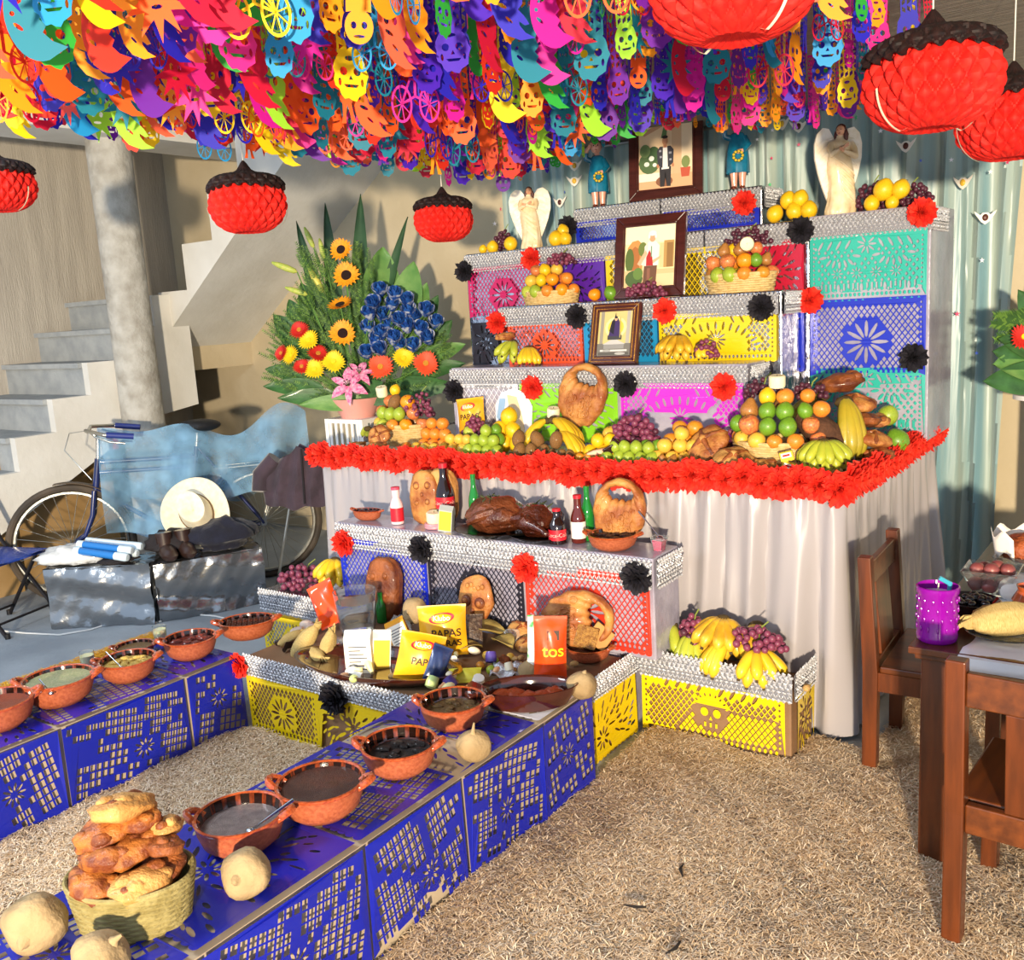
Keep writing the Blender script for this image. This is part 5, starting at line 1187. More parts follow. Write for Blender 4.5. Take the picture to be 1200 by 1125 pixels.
# glass vase
t = thing('glass_vase', 'clear glass vase of water on the yellow platform', 'vase', onp(420, 742)); t.scale = (1.35, 1.35, 1.35)
MB().lathe([(.055, 0), (.058, .006), (.064, .06), (.072, .135), (.074, .15), (.070, .15), (.061, .06), (.052, .012), (0, .012)], 28).build('vase', m_glass, t); MB().lathe([(.051, .013), (.060, .062), (.066, .115), (0, .115)], 28).build('water', M('water', '#ffffff', .02, trans=1, ior=1.2), t)
for (px, py, lab) in ((421, 738, 'green bottle seen through the glass vase'), (502, 747, 'short green bottle behind the snack bags')):
    q = onp(px, py); 
    if px == 421: q = q+Vector((.02, .13, 0))
    bottle(q, .02, .12, lab, m_gg, m_gg)
m_husk = M('dry corn husk', '#d8bd7c', .8, col2='#b99a58', vs=10, bump=.5, bs=30, stretch=(6, 1, 1))
def husk(p, s, label, rot, name='tamale'):
    b = MB(); b.sph((0, 0, 0), (1.0, .48, .42), 20, 12, fn=lambda d: (1+.05*math.sin(math.atan2(d.z, d.y)*9))*wob(d, 2, .04, s*50)); 
    for k in range(4): b.tube([(.75, 0, 0), (1.05, .1*(k-1.5), .08*math.sin(k)), (1.3, .22*(k-1.5), .12*math.cos(k*2))], [.2, .13, .03], 6, flat=.25)
    o = b.build(name, m_husk, None, p, rot, ang=70); s *= 1.2; o.scale = (s, s, s); return tag(o, label, 'tamale')
husk(onp(384, 758, .045), .065, 'upright husk-wrapped tamale beside the orange bag', (0, -1.2, .3)); husk(onp(357, 752, .055), .07, 'tamale tilted against another on the yellow platform', (.3, -.8, .9)); husk(onp(369, 768, .022), .06, 'flat-lying tamale at the foot of the tilted ones', (0, 0, -.3)); husk(onp(340, 748, .03), .05, 'small tamale at the left end of the platform', (0, -.3, 1.2))
m_shell = M('pale meringue', '#d9c8b8', .7, col2='#c4ae9e', vs=20, bump=.3)
for k, (px, py) in enumerate(((360, 737), (350, 745), (366, 742))): 
    b = MB(); b.sph((0, 0, .02), (.04, .03, .022), 14, 9, fn=lambda d: 1+.12*math.sin(math.atan2(d.y, d.x)*7)); tag(b.build('meringue', m_shell, None, onp(px, py), (0, 0, k)), 'pale frilled meringue at the left end of the yellow platform', 'meringue', 'meringues by the tamales')
m_chile = M('dried black chile', '#1e1512', .35, col2='#38201a', vs=20, coat=.4)
for k in range(4):
    b = MB(); b.tube([(-.05, 0, .012), (-.02, .015*(k % 2), .022), (.02, .0, .018), (.055, -.012, .01)], [.012, .018, .014, .003], 8, flat=.6); tag(b.build('dried_chile', m_chile, None, onp(336+7*k, 757-4*k+8*(k % 2)), (0, 0, .5+k*1.1)), 'wrinkled black dried chile beside the tamales', 'chile', 'dried chiles on the yellow platform')
carton(onp(424, 788), .075, .05, .125, 'white food carton with printed panel on the dark dish', M('white carton', '#e6e2d6', .5), M('cream panel', '#efe9da', .5), .55, True)
carton(onp(447, 783), .05, .045, .115, 'white and yellow carton leaning behind the printed one', M('white carton'), M('yellow pouch print', '#d9b93c', .5), .75, False, (.05, .1))
carton(onp(476, 762), .06, .03, .10, 'yellow-backed carton with nutrition panel tipped over', M('mustard carton', '#e09a1e', .5), M('cream panel'), .7, True, (-.5, -.4))
# chip bags
def bag(p, w, h, label, main, words, yaw, rot=(0, 0), logo=None, stripe=None, depth=.03):
    w *= 1.5; h *= 1.4; depth *= 1.4; words = [(a, b_, c, d_*1.45, e) for a, b_, c, d_, e in words]
    t = thing('snack_bag', label, 'snack bag', p, (rot[0], rot[1], yaw)); b = MB()
    def f(sgn):
        def g(u, v):
            x = (u-.5)*w*(1-.05*math.sin(PI*v)); z = v*h; pu = (math.sin(PI*u)**.6)*(math.sin(PI*min(1, max(0, (v-.06)/.88)))**.5)
            return (x, sgn*(depth*pu+.0008+.002*math.sin(u*15+v*9)*pu), z)
        return g
    b.grid(15, 17, f(-1)); b.grid(15, 17, f(1)); b.build('pouch', main, t)
    m2 = MB(); 
    for z in (0, h*.955): m2.box(-w/2, w/2, -.002, .002, z, z+h*.045)
    m2.build('crimped_seal', main, t, smooth=False)
    def stick(me, mat, x, z, name):
        for v in me.vertices:
            X_, Z_ = v.co.x+x, v.co.y+z; u = min(.98, max(.02, X_/w+.5)); vv = min(.98, max(.02, Z_/h))
            y = f(-1)(u, vv)[1]; v.co = (X_, y-.0015-v.co.z, Z_)
        inst(name, me, mat, t)
    if logo:
        me = cutout('logo', ell(0, 0, w*.26, h*.10, 28, .12), thick=.0002); bm_ = bmesh.new(); bm_.from_mesh(me); bmesh.ops.triangulate(bm_, faces=bm_.faces); bm_.to_mesh(me); bm_.free(); stick(me, m_lab, 0, h*.76, 'logo_oval'); me = text_mesh(logo, h*.14, .0008, bold=.0004); stick(me, m_wlab, 0, h*.76, 'logo_lettering')
    for (s, x, z, sz_, mat) in words: stick(text_mesh(s, sz_, .0006, bold=.0006), mat, x*w, z*h, 'lettering')
    if stripe:
        mt, x0, x1, z0, z1 = stripe; me = cutout('panel', [(x0*w, z0*h), (x1*w, z0*h), (x1*w, z1*h), (x0*w, z1*h)], thick=.0002); stick(me, mt, 0, 0, 'printed_panel')
    return t
m_ybag = M('yellow foil bag', '#f0b41c', .3, col2='#e39a12', vs=7, coat=.4); m_obag = M('orange foil bag', '#f05014', .3, col2='#e03a10', vs=7, coat=.4); m_ink = M('dark brown ink', '#3a2410', .5); m_nbag = M('navy foil wrapper', '#1c2a52', .3, col2='#2c3c6a', vs=20, coat=.5)
bag(onp(521, 772)+Vector((0, 0, .015)), .135, .15, 'yellow potato-chip bag standing behind the candies', m_ybag, [('PAPAS', .08, .46, .030, m_ink), ('RAS', .22, .26, .026, m_ink)], .62, (-.15, 0), 'Klubo')
bag(onp(487, 800)+Vector((0, 0, .005)), .12, .135, 'yellow chip bag slumped in front of another', m_ybag, [('PAPAS', .1, .42, .026, m_ink)], .75, (-.25, .28), 'Klubo')
bag(onp(645, 800), .085, .185, 'orange cheese-puff bag standing by the pale roots', m_obag, [('tos', .08, .50, .045, M('bright yellow ink', '#f7d21e', .5))], .62, (-.08, .05), None, (m_ink, -.1, .26, .66, .80), .022)
bag(onp(630, 797)+Vector((-.012, .0, .003)), .042, .18, 'narrow white and green snack packet beside the orange bag', M('white green packet', '#e6ece4', .35, col2='#2f9a4a', vs=9, lo=.5, hi=.56), [], .5, (-.05, .06), None, None, .012)
bag(onp(386, 742)+Vector((.0, .03, .03)), .085, .15, 'orange and red snack bag leaning on the glass vase', m_obag, [], .5, (-.4, -.45), None, (m_wlab, -.35, -.05, .5, .9), .02)
bag(onp(505, 803)+Vector((0, 0, .003)), .055, .11, 'navy foil candy wrapper propped among the sweets', m_nbag, [], .9, (-.3, .5), None, None, .015)
bag(onp(515, 760)+Vector((0, .06, .06)), .10, .06, 'green and yellow candy packet behind the chip bag', M('yellow green packet', '#d8cf3a', .35, col2='#5fae3a', vs=16), [], .5, (-.4, 0), None, None, .015)
bag(onp(548, 762)+Vector((0, .0, .02)), .09, .10, 'clear packet of dark peanuts beside the chip bag', M('peanut packet', '#4a3c34', .35, col2='#6b5a4c', vs=60, lo=.45, hi=.55, coat=.5, bump=.6, bs=70), [], .6, (-.7, 0), None, None, .018)
bag(onp(545, 803)+Vector((0, 0, .01)), .085, .045, 'small yellow candy packet lying in front', M('lemon packet', '#ece04a', .4), [], .6, (-.9, 0), None, None, .010)
bag(Vector((ony(556, 500, 3.92).x-.03, 3.94, TZ+.06)), .115, .14, 'yellow chip bag standing behind grapes on the altar table', m_ybag, [('PAPAS', .05, .48, .028, m_ink)], .1, (-.12, -.1), 'Klubo')
# sweets
cm = [M('candy '+c, c, .4, coat=.3) for c in ('#efe6c8', '#f2e9a8', '#c9dc8a', '#eab080', '#f0b8b0', '#f5f0e4', '#8a6ab0', '#4a3a8a')]
r = random.Random(5)
cn = ['cream', 'pale yellow', 'light green', 'peach', 'pink', 'white', 'lilac foil', 'violet foil']
for k in range(30):
    px, py = (r.uniform(495, 600), r.uniform(762, 812)) if k < 22 else (r.uniform(400, 440), r.uniform(770, 802))
    if py > 700+.0 and px < 500 and k < 22: px += 30
    i = r.randrange(6) if k not in (3, 9, 14, 20) else 6+k % 2; b = MB(); s = r.uniform(.014, .026)
    if k % 3 == 0: b.lathe([(s*.5, -s), (s*.95, -s*.8), (s, 0), (s*.85, s*.9), (0, s)], 10)
    elif k % 3 == 1: b.sph((0, 0, 0), (s*1.2, s*.8, s*.7), 10, 7)
    else: b.tube([(-s*1.5, 0, 0), (0, 0, .002), (s*1.6, 0, 0)], [s*.75, s*.6, s*.3], 8)
    tag(b.build('candy', cm[i], None, onp(px, py, s*.9+.02), (r.uniform(-.6, .6), r.uniform(-.4, .4), r.uniform(0, 6))), '%s sweet scattered on the dark dish' % cn[i], 'candy', 'loose sweets on the yellow platform')
# dried leaves
m_leafd = M('dried leaf', '#a08a4a', .7, col2='#7f6c34', vs=8, bump=.4, bs=30)
for k, (px, py, s, yw, lab) in enumerate(((568, 752, .10, .4, 'large curled dry leaf before the black paper'), (590, 762, .07, -.3, 'small curled dry leaf by the pale buns'), (550, 768, .06, 1.0, 'tan dry leaf over the sweets'))):
    b = MB(); b.grid(11, 7, lambda u, v: ((u-.5)*2*s, (v-.5)*s*math.sin(PI*u)**.7*1.3, .02+.35*s*math.sin(PI*u)+.5*s*(v-.5)**2*2)); o = b.build('dry_leaf', m_leafd, None, onp(px, py), (0, 0, yw)); o.modifiers.new('solid', 'SOLIDIFY').thickness = .002; tag(o, lab, 'leaf')
t = pot(onp(690, 772)+Vector((0, 0, 0)), .095, 'clay pot holding sesame brittle bars below the red paper', 'smooth', .2, m_choc, sz=.8, level=.5)
m_ses = M('sesame brittle', '#b9883f', .4, col2='#8a5a22', vs=90, bump=.8, bs=140, coat=.3)
for k, (dx, dz, rx, ry) in enumerate(((.0, .075, -.5, .25), (-.035, .08, -.3, -.5), (.04, .07, -.6, .7))): tag(MB().box(-.045, .045, -.006, .006, -.045, .045).build('sesame_bar', m_ses if k == 0 else m_bread_l, None, onp(690, 772)+Vector((dx, -.01+.02*k, dz+.02)), (rx, ry, .4), bev=.004), ('sesame brittle slab standing in the clay pot', 'plain wafer behind the sesame slab', 'tilted wafer at the right of the sesame slab')[k], 'sweet')
b = MB(); b.grid(20, 12, lambda u, v: ((u-.5)*.24, (v-.5)*.12, .012+.010*math.sin(u*19+v*7)+.008*math.sin(u*31-v*23))); o = b.build('foil_scrap', m_silver, None, onp(612, 790)+Vector((0, 0, .004)), (0, 0, .5)); o.modifiers.new('solid', 'SOLIDIFY').thickness = .002; tag(o, 'crumpled scrap of silver foil beside the orange bag', 'foil')
# cards on the altar table
b = MB(); b.box(-.03, .03, -.002, .002, 0, .05); 
for k, (px, lab) in enumerate(((922, 'yellow and white matchbox before the corner bananas'), (923, 'upper yellow matchbox leaning by the corner bananas'))):
    t = thing('matchbox', lab, 'box', (X(px, 3.66), 3.665, TZ+.003+.044*k), (.1, .25-.5*k, .2)); MB().box(-.026, .026, -.008, .008, 0, .04).build('box', M('matchbox yellow', '#e8c93a', .5), t, smooth=False, bev=.001); MB().box(-.020, .020, -.009, -.008, .016, .036).build('label', m_wlab, t, smooth=False); MB().box(-.014, .014, -.0095, -.009, .022, .030).build('red_print', m_lab, t, smooth=False)
for k, (px, y, dz, rot) in enumerate(((722, 3.68, .055, (.4, .6, 0)), (714, 3.66, .03, (.3, -.5, .4)))):
    tag(MB().box(-.028, .028, -.006, .006, -.018, .018).build('chocolate_bar', M('chocolate', '#2c1712', .3, coat=.3), None, (X(px, y), y, TZ+dz+.03), rot, bev=.003), 'dark chocolate piece leaning before the bananas', 'chocolate', 'chocolate by the limes')
for k, (px, y, rot) in enumerate(((702, 3.655, .9), (718, 3.88, .6), (420, 3.625, -.2), (412, 3.63, .3))):
    b = MB(); b.lathe([(.004, -.06), (.012, -.03), (.016, .04), (.010, .052), (0, .052)], 10); tag(b.build('candied_stick', M('pink-orange candied fruit', '#f0a070', .5, col2='#f5c8b0', vs=10), None, (X(px, y), y, TZ+.05 if k < 2 else TZ+.02), (0, rot+.6 if k < 2 else PI/2, rot)), 'pink-orange candied stick %s' % ('among the bananas' if k < 2 else 'at the left table end'), 'sweet', 'candied sticks')

# more small offerings filling the platform
m_clear = M('clear wrap', '#dfe3e0', .12, alpha=.28, coat=.6)
for k, (px, py, sx, sy, sz2) in enumerate(((470, 742, .06, .045, .05), (600, 752, .05, .05, .035), (540, 735, .06, .04, .035), (400, 760, .05, .04, .03), (655, 745, .05, .04, .05))):
    b = MB(); b.sph((0, 0, sz2*.6), (sx, sy, sz2), 20, 12, fn=lambda d: 1+.14*math.sin(d.x*9+k)*math.cos(d.y*8)+.08*math.sin(d.z*17+d.x*13)); b.v = [(x, y, max(0, z)) for x, y, z in b.v]; tag(b.build('plastic_wrap', m_clear, None, onp(px, py), (0, 0, k)), ('crumpled clear wrap behind the slumped chip bag', 'clear wrap among the dry leaves', 'clear wrap before the black paper', 'clear wrap behind the white carton', 'clear wrap beside the sesame pot')[k], 'plastic wrap')
    b = MB(); r = random.Random(k)
    for q in range(5): pass
xb = [(470, 748, .045, 'small bun inside the clear wrap'), (505, 725, .05, 'round bun beside the pale root'), (530, 722, .045, 'bun leaning before the black paper'), (592, 735, .05, 'brown bun under the skull-faced loaf'), (655, 722, .05, 'bun in the shadow of the flat ring loaf'), (660, 760, .042, 'bun before the sesame pot'), (702, 745, .05, 'bun at the foot of the red paper'), (412, 722, .045, 'little bun behind the glass vase'), (590, 778, .038, 'small roll by the silver foil scrap')]
for k, (px, py, s, lab) in enumerate(xb): bread('muerto' if k % 2 else 'lumpy', onp(px, py, 0), s, lab, (.2*math.sin(k), .2*math.cos(k), k), (m_bread, m_bread_l, m_bread_d)[k % 3], k)
for k, (px, py) in enumerate(((570, 768), (580, 775), (563, 780), (575, 785), (598, 770))): fruit(('guava', 'lime', 'tejocote', 'lime', 'guava')[k], onp(px, py, .018), .018, 'small among the sweets on the dark dish')
pr_ = random.Random(12)
for k in range(26):
    px, py = pr_.uniform(390, 600), pr_.uniform(778, 812)
    if py-778 > (px-300)*.14: continue
    o = MB().sph((0, 0, 0), (.019, .012, .011), 9, 6, fn=lambda d: 1+.15*d.x*d.x).build('peanut', M('peanut shell', '#c79f63', .85, bump=.4, bs=120), None, onp(px, py, .014), (0, 0, k*1.3)); tag(o, 'peanut in its shell scattered on the yellow platform', 'peanut', 'peanuts on the yellow platform')
for k in range(12):
    px, py = pr_.uniform(600, 690), pr_.uniform(765, 790)
    o = MB().sph((0, 0, 0), (.019, .012, .011), 9, 6).build('peanut', M('peanut shell'), None, onp(px, py, .014), (0, 0, k*1.3)); tag(o, 'peanut in its shell near the orange bag', 'peanut', 'peanuts by the orange bag')
# ================================================================ framed pictures
m_frame = M('dark mahogany frame', '#4a1f1a', .3, col2='#3a1612', vs=6, coat=.5, stretch=(1, 1, 8)); m_gold = M('gilt beading', '#c08a3c', .35, .6, bump=.4, bs=120)
def flat(c): return M('print '+c, c, .6)
def picture(parent, w, h, shapes, y=-.006):
    b = MB(); mats = []
    def mi(c):
        if c not in mats: mats.append(c)
        return mats.index(c)
    for i, (c, poly) in enumerate(shapes):
        k = mi(c); yy = y-.0003*i
        pl = [((px-.5)*w, (pz)*h) for px, pz in poly]
        cx = sum(p[0] for p in pl)/len(pl); cz = sum(p[1] for p in pl)/len(pl)
        b.add([(x, yy, z) for x, z in pl]+[(cx, yy, cz)], [(j, (j+1) % len(pl), len(pl)) for j in range(len(pl))], k)
    return b.build('print', [flat(c) for c in mats], parent, smooth=False, fixn=False)
def R4(x0, z0, x1, z1): return [(x0, z0), (x1, z0), (x1, z1), (x0, z1)]
def E4(cx, cz, rx, rz, n=14): return ell(cx, cz, rx, rz, n)
def frame(p, w, h, fw, label, shapes, rot, gold=False, depth=.03, stand=True):
    t = thing('picture_frame', label, 'picture frame', p, rot)
    W, H = w+2*fw, h+2*fw
    for nm, poly in (('rail', [(-W/2, 0), (W/2, 0), (w/2, fw), (-w/2, fw)]), ('rail', [(-W/2, H), (-w/2, H-fw), (w/2, H-fw), (W/2, H)]), ('stile', [(-W/2, 0), (-w/2, fw), (-w/2, H-fw), (-W/2, H)]), ('stile', [(W/2, 0), (W/2, H), (w/2, H-fw), (w/2, fw)])):
        b = MB(); b.prism(poly, -depth/2, depth/2, 'xzy'); b.build(nm, m_frame, t, smooth=False, bev=.004)
        if len(poly) == 4 and fw > .03:      # raised moulding
            c = [(x*.93 if nm == 'stile' else x*.96, (z-H/2)*.95+H/2) for x, z in poly]
    if gold:
        for k in (.30, .72):
            q = fw*k; x0, z0, x1, z1 = -W/2+q, q, W/2-q, H-q
            MB().tube([(x0, -depth/2, z0), (x1, -depth/2, z0), (x1, -depth/2, z1), (x0, -depth/2, z1)], fw*.09, 6, closed=True).build('gilt_line', m_gold, t)
    else:
        q = fw*.8; x0, z0, x1, z1 = -W/2+q, q, W/2-q, H-q
        MB().tube([(x0, -depth/2, z0), (x1, -depth/2, z0), (x1, -depth/2, z1), (x0, -depth/2, z1)], fw*.10, 6, closed=True).build('inner_moulding', m_frame, t)
    MB().box(-w/2-.004, w/2+.004, -.005, depth/2-.004, fw-.004, H-fw+.004).build('backing', m_board, t, smooth=False)
    pr = picture(t, w, h, shapes); pr.location = (0, 0, fw)
    if stand: MB().add([(-.03, depth/2, H*.6), (.03, depth/2, H*.6), (.03, depth/2+H*.16, 0), (-.03, depth/2+H*.16, 0)], [(0, 1, 2, 3)]).build('easel_back', m_board, t, smooth=False)
    return t
# standing man in a courtyard
man = [('#e8c9a0', R4(0, 0, 1, 1)), ('#d9b48c', R4(.62, .2, .80, 1)), ('#f0d8b4', R4(.80, .25, 1, 1)), ('#efe2cc', [(0, .86), (.5, 1), (0, 1)]), ('#c99a76', [(.05, .86), (.45, .98), (.5, .94), (.1, .80)]), ('#dfae84', R4(0, 0, 1, .20)), ('#f2e6d6', R4(.0, .12, .42, .24)), ('#4f6a40', E4(.20, .40, .20, .17)), ('#3c5a34', E4(.28, .52, .12, .12)), ('#6b8450', E4(.12, .58, .10, .10)), ('#e8ece0', E4(.24, .46, .05, .04)), ('#dfe6d8', E4(.15, .38, .05, .035)), ('#e8ece0', E4(.30, .36, .04, .03)), ('#5c7a4a', [(.42, .75), (.50, 1), (.55, 1), (.52, .74)]), ('#c0543c', [(.80, .14), (.94, .14), (.97, .28), (.78, .28)]), ('#7a8a50', E4(.88, .36, .08, .09)), ('#8a5a40', E4(.48, .10, .16, .08)),
       ('#2c2a30', [(.40, .02), (.48, .02), (.49, .24), (.51, .24), (.53, .02), (.60, .02), (.61, .32), (.39, .32)]), ('#ece9e6', R4(.43, .28, .57, .60)), ('#34343e', [(.36, .34), (.45, .30), (.46, .62), (.40, .62), (.345, .56)]), ('#34343e', [(.55, .30), (.65, .36), (.66, .56), (.60, .62), (.54, .62)]), ('#9a9aa8', R4(.40, .45, .44, .48)), ('#9a9aa8', R4(.57, .50, .62, .53)), ('#9a9aa8', R4(.58, .40, .62, .43)), ('#9a9aa8', R4(.39, .54, .43, .57)), ('#b87a58', R4(.47, .60, .53, .66)), ('#c08862', E4(.50, .70, .055, .065)), ('#2a2220', E4(.50, .755, .055, .025)), ('#b87a58', E4(.645, .33, .022, .03)), ('#b87a58', E4(.365, .33, .022, .03))]
frame((ony(781, 222, 4.96).x, 4.95, 2.289), .30, .36, .058, 'dark wooden frame with a photo of a standing man in a plaid jacket', man, (-.10, 0, .22))
old = [('#e9dfa8', R4(0, 0, 1, 1)), ('#f1ecc4', R4(0, .72, 1, 1)), ('#c98f4e', [(.05, .25), (.36, .25), (.36, .70), (.26, .78), (.14, .76), (.05, .66)]), ('#a86a38', [(.10, .25), (.30, .25), (.30, .62), (.20, .68), (.10, .60)]), ('#b59055', R4(.78, .30, .98, .74)), ('#8f6c3e', R4(.84, .30, .96, .70)), ('#d9c490', R4(.70, .30, .78, .70)), ('#6a7a3c', E4(.36, .62, .09, .12)), ('#566a34', E4(.10, .45, .09, .20)), ('#d8b888', R4(0, 0, 1, .28)), ('#e3c89c', R4(.5, 0, 1, .20)), ('#4a6234', E4(.20, .14, .18, .14)), ('#62803e', E4(.28, .22, .10, .10)),
       ('#6a4a38', [(.38, 0), (.64, 0), (.66, .36), (.40, .36)]), ('#8a5c48', R4(.46, .05, .52, .3)), ('#e9e4dc', [(.40, .34), (.68, .34), (.70, .66), (.62, .74), (.48, .74), (.40, .66)]), ('#d9d2c8', [(.34, .36), (.42, .34), (.47, .70), (.42, .68)]), ('#dcae8c', [(.26, .38), (.32, .34), (.46, .54), (.42, .60)]), ('#dcae8c', [(.74, .50), (.70, .44), (.52, .34), (.50, .40)]), ('#b02a2c', [(.44, .34), (.58, .34), (.56, .48), (.50, .60), (.44, .48)]), ('#5f8a6a', R4(.53, .48, .55, .66)), ('#d29c78', E4(.555, .80, .065, .075)), ('#e8e6e2', E4(.555, .87, .078, .045)), ('#e8e6e2', E4(.49, .82, .02, .04)), ('#e8e6e2', E4(.62, .82, .02, .04))]
frame((ony(764, 340, 4.46).x, 4.42, Z3+.003), .27, .31, .054, 'dark wooden frame with a photo of an elderly man in a white shirt', old, (-.20, 0, .12))
saint = [('#c9b878', R4(0, 0, 1, 1)), ('#e8dc9a', E4(.52, .64, .32, .24)), ('#d9c04a', E4(.52, .64, .24, .18)), ('#8f8a7c', R4(.06, .24, .16, 1)), ('#a8a49a', R4(.84, .24, .94, 1)), ('#6f6c66', R4(0, 0, 1, .28)), ('#b9b8b4', [(.16, .26), (.84, .26), (.50, .40)]), ('#8a8a88', R4(.20, .16, .80, .26)), ('#c9c9c6', R4(.10, .10, .90, .14)), ('#55534e', R4(.05, .02, .95, .08)), ('#9a9a96', E4(.3, .12, .12, .03)), ('#a8a8a4', E4(.7, .05, .16, .03)), ('#3c3c40', R4(.30, .36, .72, .46)), ('#3a2a5c', [(.32, .44), (.70, .44), (.64, .74), (.58, .84), (.46, .84), (.38, .70)]), ('#1e1a28', [(.34, .56), (.48, .48), (.50, .86), (.40, .78)]), ('#20202a', [(.47, .80), (.50, .98), (.54, .80)]), ('#caa27c', E4(.52, .82, .045, .04)), ('#1e1a28', E4(.52, .86, .05, .025)), ('#a89a5a', [(.66, .4), (.69, .4), (.66, .86), (.63, .86)])]
frame((ony(723, 420, 4.16).x, 4.115, Z4+.003), .18, .225, .041, 'gilt-lined wooden frame with a dark-robed saint on an altar', saint, (-.30, 0, .10), True)
# cream face card behind the lemons
t = thing('paper_mask', 'cut cardboard skull face in cream and white before the white paper', 'paper cutout', (ony(600, 500, 4.02).x, 4.03, TZ+.003), (-.08, 0, 0)); 
sk = [(-.10, 0), (.10, 0), (.115, .10), (.12, .20), (.08, .27), (0, .295), (-.08, .27), (-.12, .20), (-.115, .10)]
me = cutout('card', sk, [], .002); inst('card', me, M('white card', '#e6e4ea', .7), t, rot=(PI/2, 0, 0))
me = cutout('cream_patch', [(-.06, .02), (.05, .0), (.05, .09), (.03, .17), (0, .25), (-.06, .26), (-.04, .14)], [], .0015); inst('cream_patch', me, M('cream card', '#dcc49a', .7), t, (0.02, -.003, 0), (PI/2, 0, 0))
me = cutout('blue_patch', [(-.11, .14), (-.07, .10), (-.05, .24), (-.09, .24)], [], .0015); inst('blue_patch', me, M('pale blue card', '#8fb0d0', .7), t, (0, -.003, 0), (PI/2, 0, 0))
# ================================================================ statues
m_cream = M('cream painted plaster', '#ead9b8', .45, col2='#dcc294', vs=8, coat=.2); m_wing = M('white plaster wing', '#efe9dc', .5, col2='#e0d4bc', vs=9); m_skin = M('painted skin', '#d9a07c', .45); m_hair = M('painted brown hair', '#5a2a1e', .4, col2='#451e16', vs=20); m_dk = M('painted dark features', '#2c1a16', .5)
def angel(p, H, label, yaw, head_turn, arms, ws=1.32):
    t = thing('angel_statue', label, 'angel statue', p, yaw)
    b = MB(); pr = [(.0, .175), (.04, .185), (.15, .165), (.35, .150), (.50, .155), (.60, .140), (.68, .120), (.75, .135), (.80, .125), (.835, .07), (.86, .045), (.885, .042)]
    def rad(v):
        for i in range(len(pr)-1):
            if v <= pr[i+1][0]: w_ = (v-pr[i][0])/(pr[i+1][0]-pr[i][0]); return pr[i][1]*(1-w_)+pr[i+1][1]*w_
        return pr[-1][1]
    def f(u, v):
        a = 2*PI*u; z = v*.885; r = rad(z); fo = (.05*math.sin(a*7+z*5)+.03*math.sin(a*12-z*9))*max(0, 1-z/.72)
        sway = .018*math.sin(z*7); return ((r*(1+fo))*math.cos(a)+sway, (r*(1+fo))*.72*math.sin(a), z)
    b.grid(48, 40, f, cu=True)
    # diagonal drapery ridges
    for k in range(5):
        b.tube([(-.13+.02*k, -.085, .64-.07*k), (-.02, -.115, .56-.075*k), (.10, -.105, .46-.08*k), (.15, -.05, .42-.08*k)], [.006, .013, .012, .004], 6)
    hc = Vector((.012+.02*head_turn, -.012, .935))
    b.sph(hc, (.050, .056, .062), 16, 12, mi=1, fn=lambda d: 1-.06*max(0, -d.z))
    fx = head_turn*.9; d = Vector((math.sin(fx), -math.cos(fx), 0)); sd = Vector((math.cos(fx), math.sin(fx), 0))
    b.sph(hc+d*.053+Vector((0, 0, -.006)), (.010, .012, .016), 8, 6, mi=1); b.sph(hc+d*.048+Vector((0, 0, -.032)), (.014, .008, .005), 8, 5, mi=2)
    for s in (-1, 1): b.sph(hc+d*.046+sd*.021*s+Vector((0, 0, .008)), (.008, .006, .005), 8, 5, mi=3)
    for s, (el, ha) in zip((-1, 1), arms):
        sh = Vector((s*.115, -.01, .785)); el = Vector(el); ha = Vector(ha)
        b.tube([sh, sh*.5+el*.5+Vector((s*.012, 0, 0)), el, el*.5+ha*.5, ha], [.045, .043, .040, .030, .020], 10)
        w_ = (ha-el).normalized(); b.tube([ha, ha+w_*.03], [.019, .015], 8, mi=1)
        for k in range(4): o_ = Vector((0, -.004, .010*(k-1.5))); b.tube([ha+w_*.026+o_, ha+w_*.050+o_, ha+w_*.066+o_+Vector((0, -.004, 0))], [.006, .0055, .004], 5, mi=1)
        b.tube([ha+w_*.01+Vector((0, -.01, .012)), ha+w_*.035+Vector((0, -.016, .022))], [.006, .004], 5, mi=1)
    b.build('robe_and_body', [m_cream, m_skin, M('painted lips', '#b0584c', .5), m_dk], t, ang=60)
    b = MB(); b.sph(hc-d*.012+Vector((0, 0, .014)), (.060, .064, .064), 16, 12, fn=lambda q: (1.0 if q.dot(Vector((d.x, d.y, -.35)).normalized()) < .35 else .72)*(1+.03*math.sin(q.x*20+q.z*17)))
    for s in (-1, 1): b.tube([hc+sd*.045*s-d*.01, hc+sd*.058*s-d*.018+Vector((0, 0, -.05)), hc+sd*.052*s-d*.02+Vector((0, 0, -.10)), hc+sd*.04*s-d*.03+Vector((0, 0, -.14))], [.026, .030, .026, .010], 8)
    b.build('hair', m_hair, t, ang=70)
    for s in (-1, 1):
        out = [(.02, .66), (.05, .86), (.11, .97), (.18, .985), (.245, .92), (.275, .80), (.27, .64), (.235, .48), (.185, .32), (.14, .20), (.11, .14), (.10, .30), (.06, .5)]
        b = MB(); n_ = len(out)
        out = [(x*ws, z) for x, z in out]; b.prism([(s*x, z) for x, z in out], .055, .085, 'xzy'); 
        for k in range(9):
            z0 = .86-.075*k; x1 = (.262-.016*k)*ws*.98; b.tube([(s*.07, .050, z0), (s*(.07+x1)/2, .046, z0-.02), (s*x1, .052, z0-.09)], [.014, .02, .008], 6, flat=.5)
        b.build('wing', m_wing, t, ang=50)
    t.scale = (H, H, H); return t
angel((ony(622, 282, 4.70).x, 4.70, 2.078), .345, 'cream angel statue facing forward with arms crossed on its chest', .35, .1, (((-.135, -.085, .66), (.02, -.125, .725)), ((.135, -.085, .66), (-.02, -.13, .705))))
